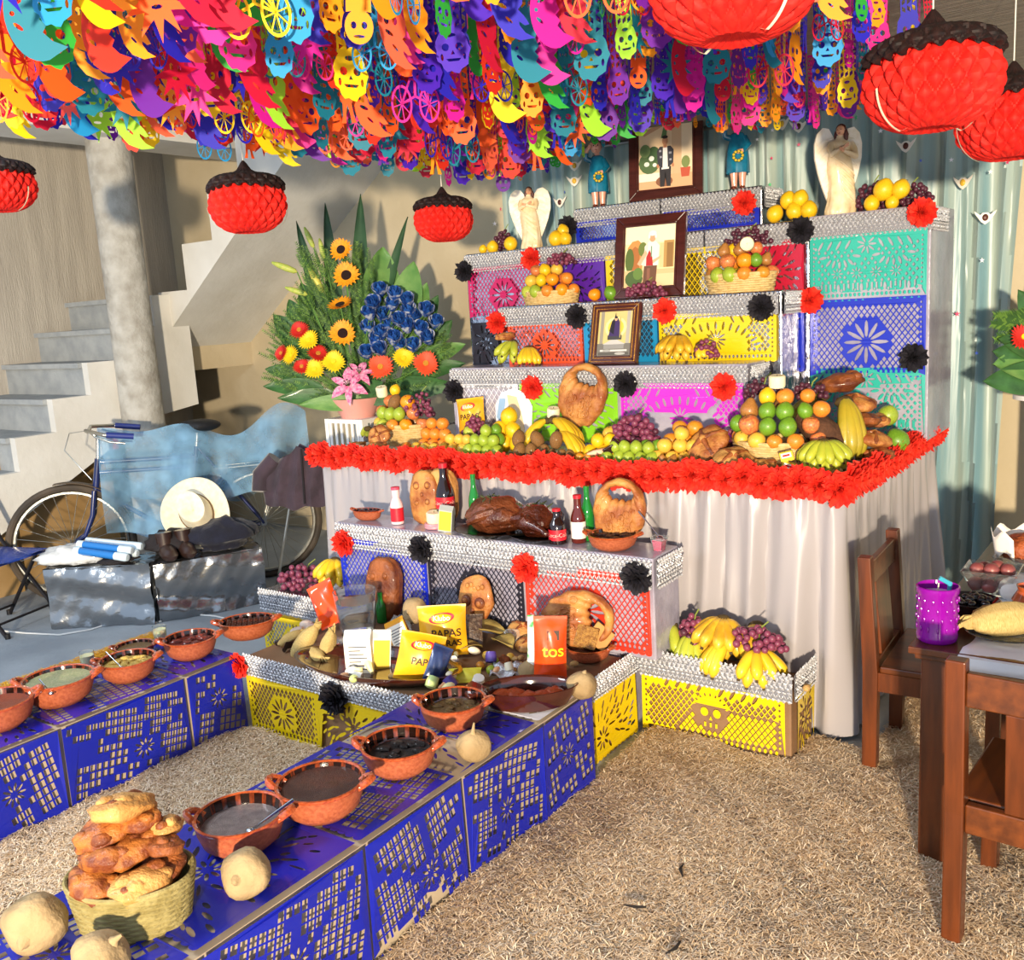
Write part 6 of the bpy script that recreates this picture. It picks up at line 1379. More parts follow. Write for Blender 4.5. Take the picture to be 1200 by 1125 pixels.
angel((ony(985, 235, 4.70).x, 4.70, 2.088), .405, 'cream angel statue looking aside with hands held to its breast', .75, -.9, (((-.145, -.08, .67), (-.03, -.13, .735)), ((.13, -.095, .64), (-.03, -.135, .70))), 1.05)
m_blue = M('glossy blue glaze', '#157a9c', .2, col2='#0f6585', vs=9, coat=.7); m_flesh = M('glazed pink skin', '#e0a288', .3, coat=.5)
def child_statue(p, H, label, yaw, m):
    t = thing('child_statue', label, 'statue', p, yaw); b = MB()
    for s in (-1, 1):    # legs and feet
        b.tube([(s*.055, 0, .02), (s*.055, 0, .12), (s*.06, 0, .26)], [.038, .045, .060], 10, mi=1); b.sph((s*.058, -.03, .025), (.042, .07, .028), 10, 7, mi=2)
    def f(u, v):
        a = 2*PI*u; z = .22+.50*v; r = .155-.055*v+.02*math.sin(v*PI); fo = .05*math.sin(a*6)*(1-v)
        return (r*(1+fo)*math.cos(a), r*.8*(1+fo)*math.sin(a), z)
    b.grid(32, 14, f, cu=True); b.sph((0, 0, .72), (.10, .082, .05), 16, 8); b.tube([(0, 0, .72), (0, 0, .80)], .038, 8, mi=1)
    hc = Vector((-.01, -.01, .88)); b.sph(hc, (.085, .085, .092), 16, 12, mi=1); b.sph(hc+Vector((0, -.083, -.005)), (.014, .014, .016), 8, 6, mi=1)
    for s in (-1, 1): b.sph(hc+Vector((s*.03, -.074, .018)), (.011, .008, .011), 8, 5, mi=3)
    b.sph(hc+Vector((0, -.074, -.04)), (.02, .008, .007), 8, 5, mi=4)
    # one hand to the head, one holding the wreath
    for pts in ([(-.09*m, -.01, .69), (-.17*m, -.04, .72), (-.17*m, -.05, .80), (-.10*m, -.06, .90)], [(.09*m, -.01, .69), (.15*m, -.05, .58), (.08*m, -.13, .50), (.02*m, -.15, .49)]):
        b.tube(pts[:3], [.045, .045, .040], 10); b.tube(pts[2:], [.034, .028], 8, mi=1); e = Vector(pts[-1]); w_ = (e-Vector(pts[-2])).normalized()
        b.sph(e, (.03, .026, .03), 10, 7, mi=1)
        for k in range(4): q = Vector((.012*(k-1.5), 0, .006*(k % 2))); b.tube([e+q+w_*.015, e+q+w_*.045], [.009, .007], 5, mi=1)
    b.build('figure', [m_blue, m_flesh, M('brown shoe glaze', '#6a2c1c', .3), m_dk, M('painted lips', '#b0584c', .5)], t, ang=60)
    b = MB(); b.sph(hc+Vector((0, .015, .02)), (.094, .092, .088), 16, 12, fn=lambda q: .80 if (q.y < -.35 and q.z < .55) else 1+.05*math.sin(q.x*19+q.z*23)); b.build('hair', M('red-brown glazed hair', '#8a3a2c', .3, coat=.4), t)
    w_ = thing_part = MB(); w_.tube([(.02*m+.062*math.cos(a), -.165, .43+.062*math.sin(a)) for a in [2*PI*i/16 for i in range(16)]], .020, 7, closed=True); o = w_.build('wreath', M('green wreath', '#3a6a34', .5), t)
    for k in range(9):
        a = 2*PI*k/9; MB().sph((.02*m+.062*math.cos(a), -.183, .43+.062*math.sin(a)), (.017, .010, .017), 9, 6).build('wreath_flower', M('yellow wreath flower', '#e8b21e', .5), o)
    t.scale = (H, H, H); return t
child_statue((ony(703, 236, 4.97).x, 4.96, 2.289), .38, 'blue-robed child statue with a flower wreath left of the upper photo', .45, 1)
child_statue((ony(866, 213, 4.97).x, 4.96, 2.289), .38, 'blue-robed child statue with a wreath right of the upper photo', .30, 1)
# ornaments pinned to the curtain
m_or = [M('ornament '+c, c, .4) for c in ('#ece6da', '#e8b83a', '#f0f0f4', '#d83a6a', '#58d08a', '#4a6ad8')]
me_w = cutout('w', [(0, -.022), (.014, -.012), (.034, .016), (.040, .030), (.018, .014), (.008, .022), (-.008, .022), (-.018, .014), (-.040, .030), (-.034, .016), (-.014, -.012)], [], .0015)
star = [((.016 if k % 2 == 0 else .006)*math.sin(PI*k/5), (.016 if k % 2 == 0 else .006)*math.cos(PI*k/5)) for k in range(10)]
me_s = cutout('s', star, [], .001)
GOLDH = MB().sph((0, 0, 0), (.011, .005, .013), 10, 7).mesh('angel_head')
for k, (px, py) in enumerate(((655, 238), (672, 195), (935, 349-200), (916, 146), (1061, 172), (1128, 215), (1154, 256), (672, 213))):
    q = ony(px, py, 5.135); o = inst('winged_ornament', me_w, m_or[0], cu, Vector((q.x, 5.145, q.z))-Vector(cu.location), (PI/2, 0, R_.uniform(-.4, .4)), scale=1.25); inst('angel_head', GOLDH, m_or[1] if k % 2 else m_hair, o, (0, .004, .003), (PI/2, 0, 0))
for k, (px, py) in enumerate(((904, 152), (935, 169), (963, 171), (886, 163), (912, 222), (903, 185), (1031, 153), (1078, 188), (1114, 187), (1160, 201), (901, 216), (965, 215), (640, 250), (585, 245), (1104, 280), (1115, 281), (1150, 305), (1121, 368), (1110, 404), (1144, 414), (1093, 406), (578, 262), (632, 222), (660, 225), (723, 160), (1180, 190), (1002, 137), (880, 245))):
    q = ony(px, py, 5.135); inst('sequin_star', me_s, m_or[2+k % 4] if k % 3 else m_or[2], cu, Vector((q.x, 5.15, q.z))-Vector(cu.location), (PI/2, 0, R_.uniform(-1, 1)), scale=R_.uniform(.6, 1.0))
# ================================================================ flower arrangement
FB = Vector((-4.20, 4.15, 0))
m_wpl = M('white plastic', '#e4e2dc', .45)
t = thing('plant_stand', 'white slatted stand carrying the flower arrangement beside the table', 'stand', FB)
MB().box(-.16, .16, -.13, .13, 1.12, 1.145).build('top', m_wpl, t); MB().box(-.16, .16, -.13, .13, .93, .95).build('shelf', m_wpl, t)
for x in (-.145, .145):
    for y in (-.115, .115): MB().box(x-.015, x+.015, y-.015, y+.015, 0, 1.12).build('leg', m_wpl, t)
for k in range(6): MB().box(-.115+.046*k-.010, -.115+.046*k+.010, -.128, -.120, .95, 1.12).build('slat', m_wpl, t)
for k in range(5): MB().box(.150, .158, -.09+.045*k-.010, -.09+.045*k+.010, .95, 1.12).build('slat', m_wpl, t)
FA = thing('flower_arrangement', 'large bouquet of sunflowers, gerberas, blue roses and broad green leaves', 'flower arrangement', FB+Vector((0, 0, 1.145)))
O = Vector(FA.location); D0 = (RW.T @ (np.array(O)-np.array([0, 0, CH])))[2]
def fp(px, py, near=0.0): return ondep(px, py, D0-near)-O
VD = Vector((float(-RW[0][2]), float(-RW[1][2]), float(-RW[2][2])))    # toward the viewer side of the room
def facing(tx=0., tz=0., spin=0.):
    z = (VD+Vector((float(RW[0][0]), float(RW[1][0]), 0))*tx+Vector((0, 0, 1))*tz).normalized(); return (z.to_track_quat('Z', 'Y') @ Euler((0, 0, spin)).to_quaternion()).to_euler()
m_pinkbox = M('pink flower box', '#d99a8e', .6)
b = MB(); b.lathe([(.10, 0), (.15, .10), (.16, .12), (.14, .11), (0, .09)], 24); b.build('bowl', m_pinkbox, FA)
def leafm(n, c, c2): return M(n, c, .5, col2=c2, vs=4, coat=.05, bump=.12, bs=20, stretch=(1, 1, 1))
m_lf = leafm('broad dark leaf', '#3c6a34', '#2c5228'); m_lf2 = leafm('pale broad leaf', '#6f9650', '#52803f'); m_snake = leafm('sword leaf', '#3a5c3a', '#2a4630'); m_fern = M('fern green', '#3c6627', .6, col2='#2c5019', vs=10, transl=.2); m_fern2 = M('yellow-green sprig', '#6a8f34', .6, col2='#557a28', vs=10, transl=.2)
def leaf_mesh(w=.3, cup=.12, tip=1.0):
    b = MB(); b.grid(7, 13, lambda u, v: (w*(u-.5)*2*(math.sin(PI*min(1, v**.75))**.75+.02)*(.5), -cup*((u-.5)**2)*1.2+.08*v*v, v)); return b.mesh('leaf', ang=80, fixn=False)
LEAF = leaf_mesh(.52); SWORD = leaf_mesh(.11, .05)
def stem_leaf(name, a, c, mesh, mat, wid=1.0, roll=0.):
    a, c = Vector(a), Vector(c); d = c-a; L = d.length
    z = d.normalized(); y = (-VD)-z*(-VD).dot(z); y.normalize(); x = y.cross(z)
    m3 = Matrix((x, y, z)).transposed() @ Matrix.Rotation(roll, 3, 'Z')
    o = inst(name, mesh, mat, FA, a, m3.to_euler(), scale=(L*wid, L*wid, L)); return o
base = Vector((0, 0, .10))
for (px, py, w_) in ((420, 222, .9), (474, 250, .7), (381, 233, .8), (344, 255, .8), (432, 300, .6)): stem_leaf('sword_leaf', fp(425 if px > 400 else 395, 440, -.02)*.7, fp(px, py, -.06), SWORD, m_snake, w_, R_.uniform(-.3, .3))
for (ax, ay, px, py, near, w_, mt) in ((445, 380, 450, 288, -.05, 1.0, m_lf2), (468, 390, 484, 305, -.05, .9, m_lf2), (480, 400, 499, 330, -.04, .8, m_lf2), (480, 410, 513, 345, -.03, .7, m_lf), (490, 420, 530, 375, .0, .8, m_lf), (490, 425, 545, 402, .03, .8, m_lf2), (470, 440, 545, 425, .08, .6, m_lf), (450, 455, 535, 452, .12, .6, m_lf), (370, 420, 320, 368, 0, .9, m_lf), (360, 400, 338, 350, -.03, .9, m_lf), (370, 440, 310, 432, .02, .7, m_lf), (380, 455, 308, 452, .08, .6, m_lf), (400, 465, 325, 466, .12, .55, m_lf), (430, 470, 350, 474, .15, .5, m_lf2), (420, 465, 500, 466, .16, .5, m_lf), (420, 460, 448, 448, .18, 1.0, m_lf), (390, 430, 352, 330, -.05, .7, m_lf)):
    stem_leaf('broad_leaf', fp(ax, ay, near*.5), fp(px, py, near), LEAF, mt, w_, R_.uniform(-.4, .4))
# foliage fill
b = MB(); r = random.Random(8)
def sprig(c, d, L, n):
    side = d.cross(VD).normalized()
    for k in range(n):
        for s in (-1, 1):
            q = c+d*(L*(k+.5)/n); e = q+(side*s+d*.9).normalized()*L*.30*(1-.5*k/n); w_ = d*L*.045
            b.add([q-w_, e, q+w_], [(0, 1, 2)], 0 if r.random() < .6 else 1)
for k in range(1500):
    px = r.uniform(322, 525); py = r.uniform(300, 468)
    cx, cy, rx, ry = 415, 415, 105, 58
    inside = ((px-cx)/rx)**2+((py-cy)/ry)**2 < 1 or (355 < px < 440 and 275 < py < 440)
    if not inside: continue
    a = math.atan2(py-470, px-420); d = (Vector((float(RW[0][0]), float(RW[1][0]), 0))*math.cos(a)+Vector((0, 0, 1))*-math.sin(a)+VD*r.uniform(-.2, .6)).normalized()
    sprig(fp(px, py, r.uniform(-.04, .11)), d, r.uniform(.05, .11), 8)
o = b.build('fern_foliage', [m_fern, m_fern2], FA, smooth=False, fixn=False); o['kind'] = 'stuff'
def petal_ring(b, n, r0, r1, w_, z0, z1, mi=0, off=0., jit=.0):
    for k in range(n):
        a = 2*PI*k/n+off; rr = r1*(1+jit*math.sin(k*7.3)); c, s = math.cos(a), math.sin(a)
        P = [(r0, -w_*.4, z0), (r0, w_*.4, z0), (rr*.65, w_, (z0+z1)/2+.1*w_), (rr, 0, z1), (rr*.65, -w_, (z0+z1)/2+.1*w_)]
        b.add([(x*c-y*s, x*s+y*c, z) for x, y, z in P], [(0, 1, 2, 3, 4)], mi)
def daisy(n, w_, layers, cup):
    b = MB()
    for l in range(layers): petal_ring(b, n, .22, 1-.10*l, w_, .02+.05*l, cup+.12*l, off=l*PI/n, jit=.08)
    return b.mesh('petals', smooth=False, fixn=False)
SUN = daisy(17, .15, 2, .22); GER = daisy(22, .11, 3, .12)
DISC = MB().lathe([(.42, .0), (.40, .12), (.25, .18), (0, .16)], 18).mesh('disc'); GDISC = MB().lathe([(.24, .08), (.20, .2), (0, .2)], 14).mesh('disc')
m_sun = M('sunflower petal', '#f5a81c', .55, col2='#ee8f10', vs=8, transl=.15); m_sund = M('sunflower disc', '#2c140e', .9, bump=.8, bs=90); m_gy = M('yellow gerbera petal', '#f2cf1a', .55, transl=.15); m_gr = M('red gerbera petal', '#c9281e', .55, transl=.1); m_go = M('orange-red gerbera petal', '#f0502a', .55, transl=.1); m_gd = M('gerbera disc', '#c98a2a', .8, bump=.5, bs=120); m_stemg = M('green flower stem', '#4f7a30', .6)
def flower(name, px, py, rpx, me, mat, dme, dmat, near=.14, tx=0., tz=.25, lab=None):
    p = fp(px, py, near); R = rpx*D0/F; rot = facing(tx, tz, R_.uniform(0, 6))
    o = inst(name, me, mat, FA, p, rot, scale=R); o['label'] = lab or name.replace('_', ' '); inst('disc', dme, dmat, o)
    q = p*.35+base*.65; d = (Euler(rot).to_matrix() @ Vector((0, 0, 1)))
    MB().tube([(0, 0, 0), tuple((q-p)*.4-d*.03), tuple(q-p)], .004, 5).build('flower_stem', m_stemg, FA, loc=p)
for px, py, r_, tx, tz in ((400, 293, 14, -.2, .2), (406, 323, 16, .0, .15), (399, 358, 15, -.3, 1.6), (402, 391, 16, 0, .15)): flower('sunflower', px, py, r_, SUN, m_sun, DISC, m_sund, .14, tx, tz)
for px, py, r_, tx, tz in ((362, 399, 13, -.2, .4), (341, 416, 12, -.6, .3), (391, 424, 14, .1, .3), (369, 433, 13, -.1, .4), (473, 420, 13, .2, .4)): flower('yellow_gerbera', px, py, r_, GER, m_gy, GDISC, m_gy, .17, tx, tz)
for px, py, r_, tx, tz in ((351, 387, 12, -.2, .5), (330, 414, 10, -.8, .3), (373, 415, 13, .3, .9), (354, 430, 11, -.2, .6)): flower('red_gerbera', px, py, r_, GER, m_gr, GDISC, m_gd, .16, tx, tz)
for px, py, r_, tx, tz in ((446, 430, 15, 0, .15), (499, 426, 15, .1, .15)): flower('orange_gerbera', px, py, r_, GER, m_go, GDISC, m_gd, .19, tx, tz)
# blue roses
b = MB()
for l in range(4):
    n = (5, 4, 4, 3)[l]; R0 = (1.0, .82, .58, .34)[l]; fl = (.35, .16, .02, -.05)[l]
    for k in range(n):
        a0 = 2*PI*k/n+l*.7; wd = 1.9
        def pf(u, v):
            r_ = R0*(.30+.62*math.sin(min(1, v*1.25)*PI*.5))+fl*max(0, v-.6)*1.6; e = (u-.5)*2; q = a0+e*wd/2*(.55+.45*math.sin(PI*min(.9, v+.1)))
            return (r_*math.cos(q), r_*math.sin(q), -.75+v*(1.45+.12*l)-.22*e*e*v-.25*fl*max(0, v-.7)*3)
        b.grid(6, 6, pf, mi=1 if l == 0 else 0)
ROSE = b.mesh('petals', ang=60, fixn=False)
CAL = MB().lathe([(.05, -1.0), (.35, -.8), (.45, -.55), (.3, -.3)], 8, cap=(1, 0)).mesh('calyx')
m_rb = M('dyed blue petal', '#16307c', .5, col2='#2f68b8', vs=2.2, transl=.1); m_rw = M('pale edged blue petal', '#2450a4', .5, col2='#cfd6de', vs=1.8, lo=.45, hi=.65, transl=.1)
for k, (px, py) in enumerate(((445, 341), (462, 346), (438, 356), (459, 358), (478, 353), (433, 368), (448, 370), (479, 365), (468, 376), (486, 371), (499, 364), (477, 383), (431, 385), (447, 391), (461, 397), (511, 379), (430, 414), (446, 410), (467, 405), (484, 406), (502, 397), (455, 383), (440, 400), (492, 386))):
    p = fp(px, py, .10+.03*(k % 3)); o = inst('blue_rose', ROSE, [m_rb, m_rw], FA, p, facing(R_.uniform(-.3, .5), R_.uniform(.6, 1.3), k), scale=(8.4*D0/F, 8.4*D0/F, 11.5*D0/F)); inst('calyx', CAL, m_stemg, o)
    MB().tube([(0, 0, -.01), tuple((base-p)*.4), tuple((base-p)*.75)], .0035, 5).build('flower_stem', m_stemg, FA, loc=p)
# lilies and buds
b = MB()
for k in range(6):
    a = 2*PI*k/6; w_ = .23 if k % 2 else .17
    b.grid(5, 8, lambda u, v: ((v*math.cos(a)-(u-.5)*2*w_*math.sin(PI*min(1, v*.9+.08))*math.sin(a)), (v*math.sin(a)+(u-.5)*2*w_*math.sin(PI*min(1, v*.9+.08))*math.cos(a)), .35*v-.45*v*v*v+.06*abs(u-.5)))
LILY = b.mesh('petals', ang=60, fixn=False); STAM = MB()
for k in range(6): a = k; STAM.tube([(0, 0, 0), (.15*math.cos(a), .15*math.sin(a), .4)], [.02, .015], 5); STAM.sph((.15*math.cos(a), .15*math.sin(a), .42), (.05, .03, .03), 6, 4, mi=1)
STAM = STAM.mesh('stamens'); m_lily = M('pink lily petal', '#d8508c', .5, col2='#eeb0c8', vs=7, transl=.15)
for px, py, r_, tx, tz in ((409, 452, 24, -.1, .3), (421, 438, 19, .2, .7)):
    o = inst('pink_lily', LILY, m_lily, FA, fp(px, py, .22), facing(tx, tz, px), scale=r_*D0/F); inst('stamens', STAM, [m_fern2, m_sund], o)
BUD = MB().lathe([(.05, -1), (.2, -.8), (.26, -.2), (.22, .4), (.1, .9), (0, 1)], 10).mesh('lily_bud'); m_bud = M('green lily bud', '#9ab04a', .5, col2='#b8b85a', vs=6); m_budy = M('yellow lily bud', '#d9c860', .5, col2='#b5b850', vs=5)
for px, py, a, l, mt in ((362, 278, -.35, 13, m_bud), (377, 291, -.15, 12, m_bud), (333, 313, -1.15, 16, m_bud), (370, 328, -.45, 17, m_budy), (347, 341, -1.2, 14, m_bud)):
    p = fp(px, py, .05); d = Vector((float(RW[0][0]), float(RW[1][0]), 0))*math.sin(a)+Vector((0, 0, math.cos(a))); o = inst('lily_bud', BUD, mt, FA, p, d.to_track_quat('Z', 'Y').to_euler(), scale=l*D0/F)
    MB().tube([tuple(-d*l*D0/F), tuple((base-p)*.5+Vector((0, 0, .05))), tuple((base-p)*.9)], .004, 5).build('flower_stem', m_stemg, FA, loc=p)
# second arrangement by the right wall
P2 = ondep(1232, 440, 4.2); t2_ = thing('plant_stand', 'tall plant stand by the right wall, out of view', 'stand', (P2.x, P2.y, 0)); MB().lathe([(.16, 0), (.14, .03), (.03, .05), (.03, P2.z-.12), (.15, P2.z-.10), (.15, P2.z-.08), (0, P2.z-.08)], 20).build('pedestal', m_wpl, t2_)
FC = thing('flower_arrangement', 'bouquet with broad green leaves, fern and a red-yellow flower by the right wall', 'flower arrangement', (P2.x, P2.y, P2.z-.08)); O2 = Vector(FC.location)
b = MB(); b.lathe([(.06, 0), (.11, .07), (.09, .07), (0, .05)], 18); b.build('bowl', m_pinkbox, FC)
def gp(px, py, near=0): return ondep(px, py, 4.2-near)-O2
_sv = FA; FA = FC
for (ax, ay, px, py, w_, mt) in ((1235, 440, 1155, 447, .8, m_lf), (1235, 430, 1167, 425, 1.0, m_lf2), (1230, 420, 1166, 412, .9, m_lf), (1230, 415, 1172, 396, .8, m_lf), (1225, 400, 1195, 340, .8, m_lf), (1240, 400, 1235, 330, .8, m_lf)): stem_leaf('broad_leaf', gp(ax, ay), gp(px, py, .08), LEAF, mt, w_, R_.uniform(-.3, .3))
FA = _sv; b = MB()
for k in range(16):
    a = PI*(.75+.22*hsh(k, 3)); d = (Vector((float(RW[0][0]), float(RW[1][0]), 0))*math.cos(a)+Vector((0, 0, 1))*(math.sin(a)-.45)).normalized(); sprig(gp(1212-2*(k % 4), 362+2.2*k, .05), d, .13+.04*hsh(k, 9), 14)
o = b.build('fern_foliage', [m_fern, m_fern2], FC, smooth=False, fixn=False); o['kind'] = 'stuff'
o = inst('red_gerbera', GER, m_gr, FC, gp(1200, 395, .12), facing(-.2, .2), scale=.06); inst('disc', GDISC, m_gy, o)
# ================================================================ bicycle
SB = 1.12; BF = onz(95, 706, 0); BR_ = Vector((BF.x+.60*1.22, BF.y+.80*1.22, 0)); bd = (BF-BR_).normalized(); yawb = math.atan2(bd.y, bd.x)
m_tire = M('black tyre rubber', '#3a342e', .8, col2='#55493c', vs=6); m_chr = M('worn chrome', '#b9b8b0', .28, .9, bump=.1, bs=40); m_bframe = M('dark blue bicycle enamel', '#1f2c66', .3, col2='#18224e', vs=6, coat=.5); m_blk2 = M('black plastic', '#17171a', .5); m_grip = M('blue grip tape', '#22327a', .5)
bk = thing('bicycle', 'old dark blue roadster bicycle parked under netting by the stairs', 'bicycle', (BR_.x, BR_.y, 0), yawb); bk.scale = (SB, SB, SB)
WB = (BF-BR_).length/SB; RR = .335
def wheel(x):
    ti = MB(); ti.tube([(RR*math.cos(a), 0, RR*math.sin(a)) for a in [2*PI*i/48 for i in range(48)]], .020, 8, closed=True); o = ti.build('wheel', m_tire, bk, loc=(x, 0, RR+.02))
    MB().tube([(.305*math.cos(a), 0, .305*math.sin(a)) for a in [2*PI*i/48 for i in range(48)]], .011, 6, closed=True).build('rim', m_chr, o)
    MB().tube([(0, -.045, 0), (0, .045, 0)], .018, 10).build('hub', m_chr, o)
    for k in range(28):
        a = 2*PI*k/28; q = a+(.5 if k % 2 else -.5); s = .03 if k % 4 < 2 else -.03
        MB().tube([(.016*math.cos(q), s, .016*math.sin(q)), (.30*math.cos(a), 0, .30*math.sin(a))], .0016, 4).build('spoke', m_chr, o)
    return o
wheel(0); wheel(WB)
def tb_(name, pts, r, mt=None, n=10): return MB().tube(pts, r, n).build(name, mt or m_bframe, bk)
hz = RR+.02; ST = (.34, 0, .86); BBk = (.45, 0, .30); HT = (WB-.20, 0, .84); HB = (WB-.165, 0, .66)
tb_('top_tube', [(.355, 0, .80), (WB-.195, 0, .82)], .014); tb_('second_tube', [(.365, 0, .74), (WB-.185, 0, .76)], .012); tb_('down_tube', [BBk, HB], .015); tb_('seat_tube', [BBk, ST], .015); tb_('head_tube', [HT, HB], .019)
for s in (-1, 1):
    tb_('chain_stay', [BBk, (.02, s*.05, hz)], .010); tb_('seat_stay', [ST, (0, s*.05, hz)], .009)
    tb_('fork_blade', [(WB-.16, s*.035, .66), (WB-.135, s*.05, .52), (WB-.08, s*.05, .40), (WB, s*.05, hz)], [.014, .014, .012, .009]); tb_('rack_stay', [(-.12, s*.06, .70), (0, s*.05, hz)], .006, m_chr)
tb_('handlebar_stem', [HT, (WB-.215, 0, .96), (WB-.18, 0, 1.0)], .012, m_chr)
tb_('handlebar', [(WB-.42, -.26, .98), (WB-.28, -.27, 1.0), (WB-.17, -.12, 1.02), (WB-.165, 0, 1.0), (WB-.17, .12, 1.02), (WB-.28, .27, 1.0), (WB-.42, .26, .98)], .011, m_chr)
for s in (-1, 1): tb_('grip', [(WB-.43, s*.26, .978), (WB-.29, s*.27, 1.0)], .017, m_grip); tb_('brake_lever', [(WB-.22, s*.2, .99), (WB-.30, s*.235, .955), (WB-.38, s*.235, .94)], .006, m_chr)
tb_('brake_cable', [(WB-.17, -.1, 1.0), (WB-.05, -.12, .99), (WB-.02, -.06, .90), (WB-.15, 0, .72)], .003, m_chr, 6)
tb_('seat_post', [ST, (.325, 0, .95)], .012, m_chr)
b = MB(); b.sph((0, 0, 0), (.135, .095, .04), 20, 10, fn=lambda d: 1 if d.x < 0 else 1-.0*d.x); b.v = [(x, y*(1 if x < 0 else max(.28, 1-x/.10)), z) for x, y, z in b.v]; b.build('saddle', m_blk2, bk, loc=(.32, 0, .98))
b = MB(); b.grid(28, 5, lambda u, v: (.375*math.cos(PI*(.12+.60*u)), (v-.5)*.07, .375*math.sin(PI*(.12+.60*u))-.012*(2*(v-.5))**2)); o = b.build('mudguard', m_blk2, bk, loc=(0, 0, hz)); o.modifiers.new('s', 'SOLIDIFY').thickness = .003
b = MB(); b.grid(20, 5, lambda u, v: (.365*math.cos(PI*(.45+.42*u)), (v-.5)*.07, .365*math.sin(PI*(.45+.42*u)))); o = b.build('mudguard', M('brown mudguard', '#5a4a3a', .6), bk, loc=(WB, 0, hz)); o.modifiers.new('s', 'SOLIDIFY').thickness = .003
MB().lathe([(.09, -.004), (.095, 0), (.09, .004), (.07, .004), (.07, -.004)], 28).build('chainring', m_chr, bk, loc=(.45, -.06, .30), rot=(PI/2, 0, 0))
for s in (-1, 1): tb_('crank', [(.45, s*.07, .30), (.45+s*.12, s*.08, .30-s*.11)], .008, m_chr); MB().box(-.045, .045, -.03, .03, -.01, .01).build('pedal', m_blk2, bk, loc=(.45+s*.12, s*.12, .30-s*.11))
for s in (-1, 1): tb_('rack_rail', [(.25, s*.06, .72), (-.25, s*.06, .72)], .006, m_chr)
for k in range(4): tb_('rack_bar', [(.2-.13*k, -.06, .72), (.2-.13*k, .06, .72)], .005, m_chr)
b = MB(); b.grid(6, 5, lambda u, v: (.06*(u-.5), .012*math.sin(u*5+v*3), -.11*v)); b.build('red_ribbon', M('red ribbon', '#d8382a', .6), bk, loc=(WB-.26, -.30, .96), rot=(0, 0, .4))
nB = Vector((bd.y, -bd.x, 0)); nB = nB if nB.dot(-BR_) > 0 else -nB    # side toward the room
def bp(s, n, z): return BR_+bd*s*SB+nB*n*SB+Vector((0, 0, z*SB))
# netting
m_net = bpy.data.materials.new('pale blue netting'); m_net.use_nodes = True; N = m_net.node_tree.nodes; L_ = m_net.node_tree.links
pn = N['Principled BSDF']; pn.inputs['Base Color'].default_value = lin('#84b4d6'); pn.inputs['Roughness'].default_value = .7; tn = N.new('ShaderNodeBsdfTransparent'); mx = N.new('ShaderNodeMixShader'); tc = N.new('ShaderNodeTexCoord'); nz = N.new('ShaderNodeTexNoise'); nz.inputs['Scale'].default_value = 7; mr = N.new('ShaderNodeMapRange'); mr.inputs[1].default_value = .3; mr.inputs[2].default_value = .7; mr.inputs[3].default_value = .2; mr.inputs[4].default_value = .62
L_.new(tc.outputs['Object'], nz.inputs['Vector']); L_.new(nz.outputs['Fac'], mr.inputs[0]); L_.new(mr.outputs[0], mx.inputs[0]); L_.new(tn.outputs[0], mx.inputs[1]); L_.new(pn.outputs[0], mx.inputs[2]); L_.new(mx.outputs[0], N['Material Output'].inputs[0])
def nt(u, v):
    s = WB-.22-u*1.18; top = 1.03-.10*math.sin(u*PI*2.1+.3)**2+.05*math.sin(u*9); bot = .44-.08*math.sin(u*7)+.10*u
    z = top+(bot-top)*v; n = .04+.15*v**.6+.07*math.sin(u*16+v*3)*v**.5+.035*math.sin(u*31+v*2)*v**.5
    return tuple(bp(s, n, z)-bp(.3, .2, 0))
b = MB(); b.grid(70, 24, nt)
def nt2(u, v):
    s = WB-.22-u*1.18; top = 1.03-.10*math.sin(u*PI*2.1+.3)**2+.05*math.sin(u*9); return tuple(bp(s, .02-.25*v, top-.45*v+.0)-bp(.3, .2, 0))
b.grid(70, 8, nt2)
o = b.build('netting', m_net, None, bp(.3, .2, 0), fixn=False); tag(o, 'pale blue see-through netting draped over the bicycle', 'netting')
# jacket over the rack
m_jack = M('dark plum cloth', '#3c2c38', .8, col2='#2c2029', vs=9, bump=.4, bs=18, sheen=.3)
JC = Vector((-4.60, 4.0, .98)); u_ = Vector((float(RW[0][0]), float(RW[1][0]), 0)).normalized(); n_ = Vector((u_.y, -u_.x, 0))
b = MB()
def jk(u, v):
    a = 2*PI*u; w_ = .12+.13*min(1, v*1.5)+.02*math.sin(v*5); h = -.34*v-.05*abs(math.sin(a))*(v > .9); x = w_*math.cos(a)*1.05; d = (.05+.05*v)*math.sin(a)+.012*math.sin(x*60+v*4)
    return tuple(u_*x+n_*d+Vector((0, 0, h-.10*abs(math.cos(a))*(1-v)+.012*math.sin(x*37))))
b.grid(64, 16, jk, cu=True)
t = thing('jacket', 'dark plum zipped jacket hung over the back of the bicycle', 'jacket', JC); b.build('cloth', m_jack, t)
MB().tube([tuple(n_*(.062+.05*v)+u_*.03+Vector((0, 0, -.02-.34*v))) for v in (0, .3, .6, 1)], .006, 6).build('zip', M('zip teeth', '#1a1418', .4), t)
for s in (-1, 1): MB().tube([tuple(u_*s*.15+Vector((0, 0, -.08))), tuple(u_*s*.25+Vector((0, 0, -.18))), tuple(u_*s*.26+n_*.03+Vector((0, 0, -.28)))], [.055, .06, .055], 10).build('sleeve', m_jack, t)
MB().tube([tuple(-n_*.02+Vector((0, 0, -.03))), tuple(-n_*.03-u_*.25+Vector((0, 0, -.975)))], .010, 8).build('hanger_post', m_chr, t)
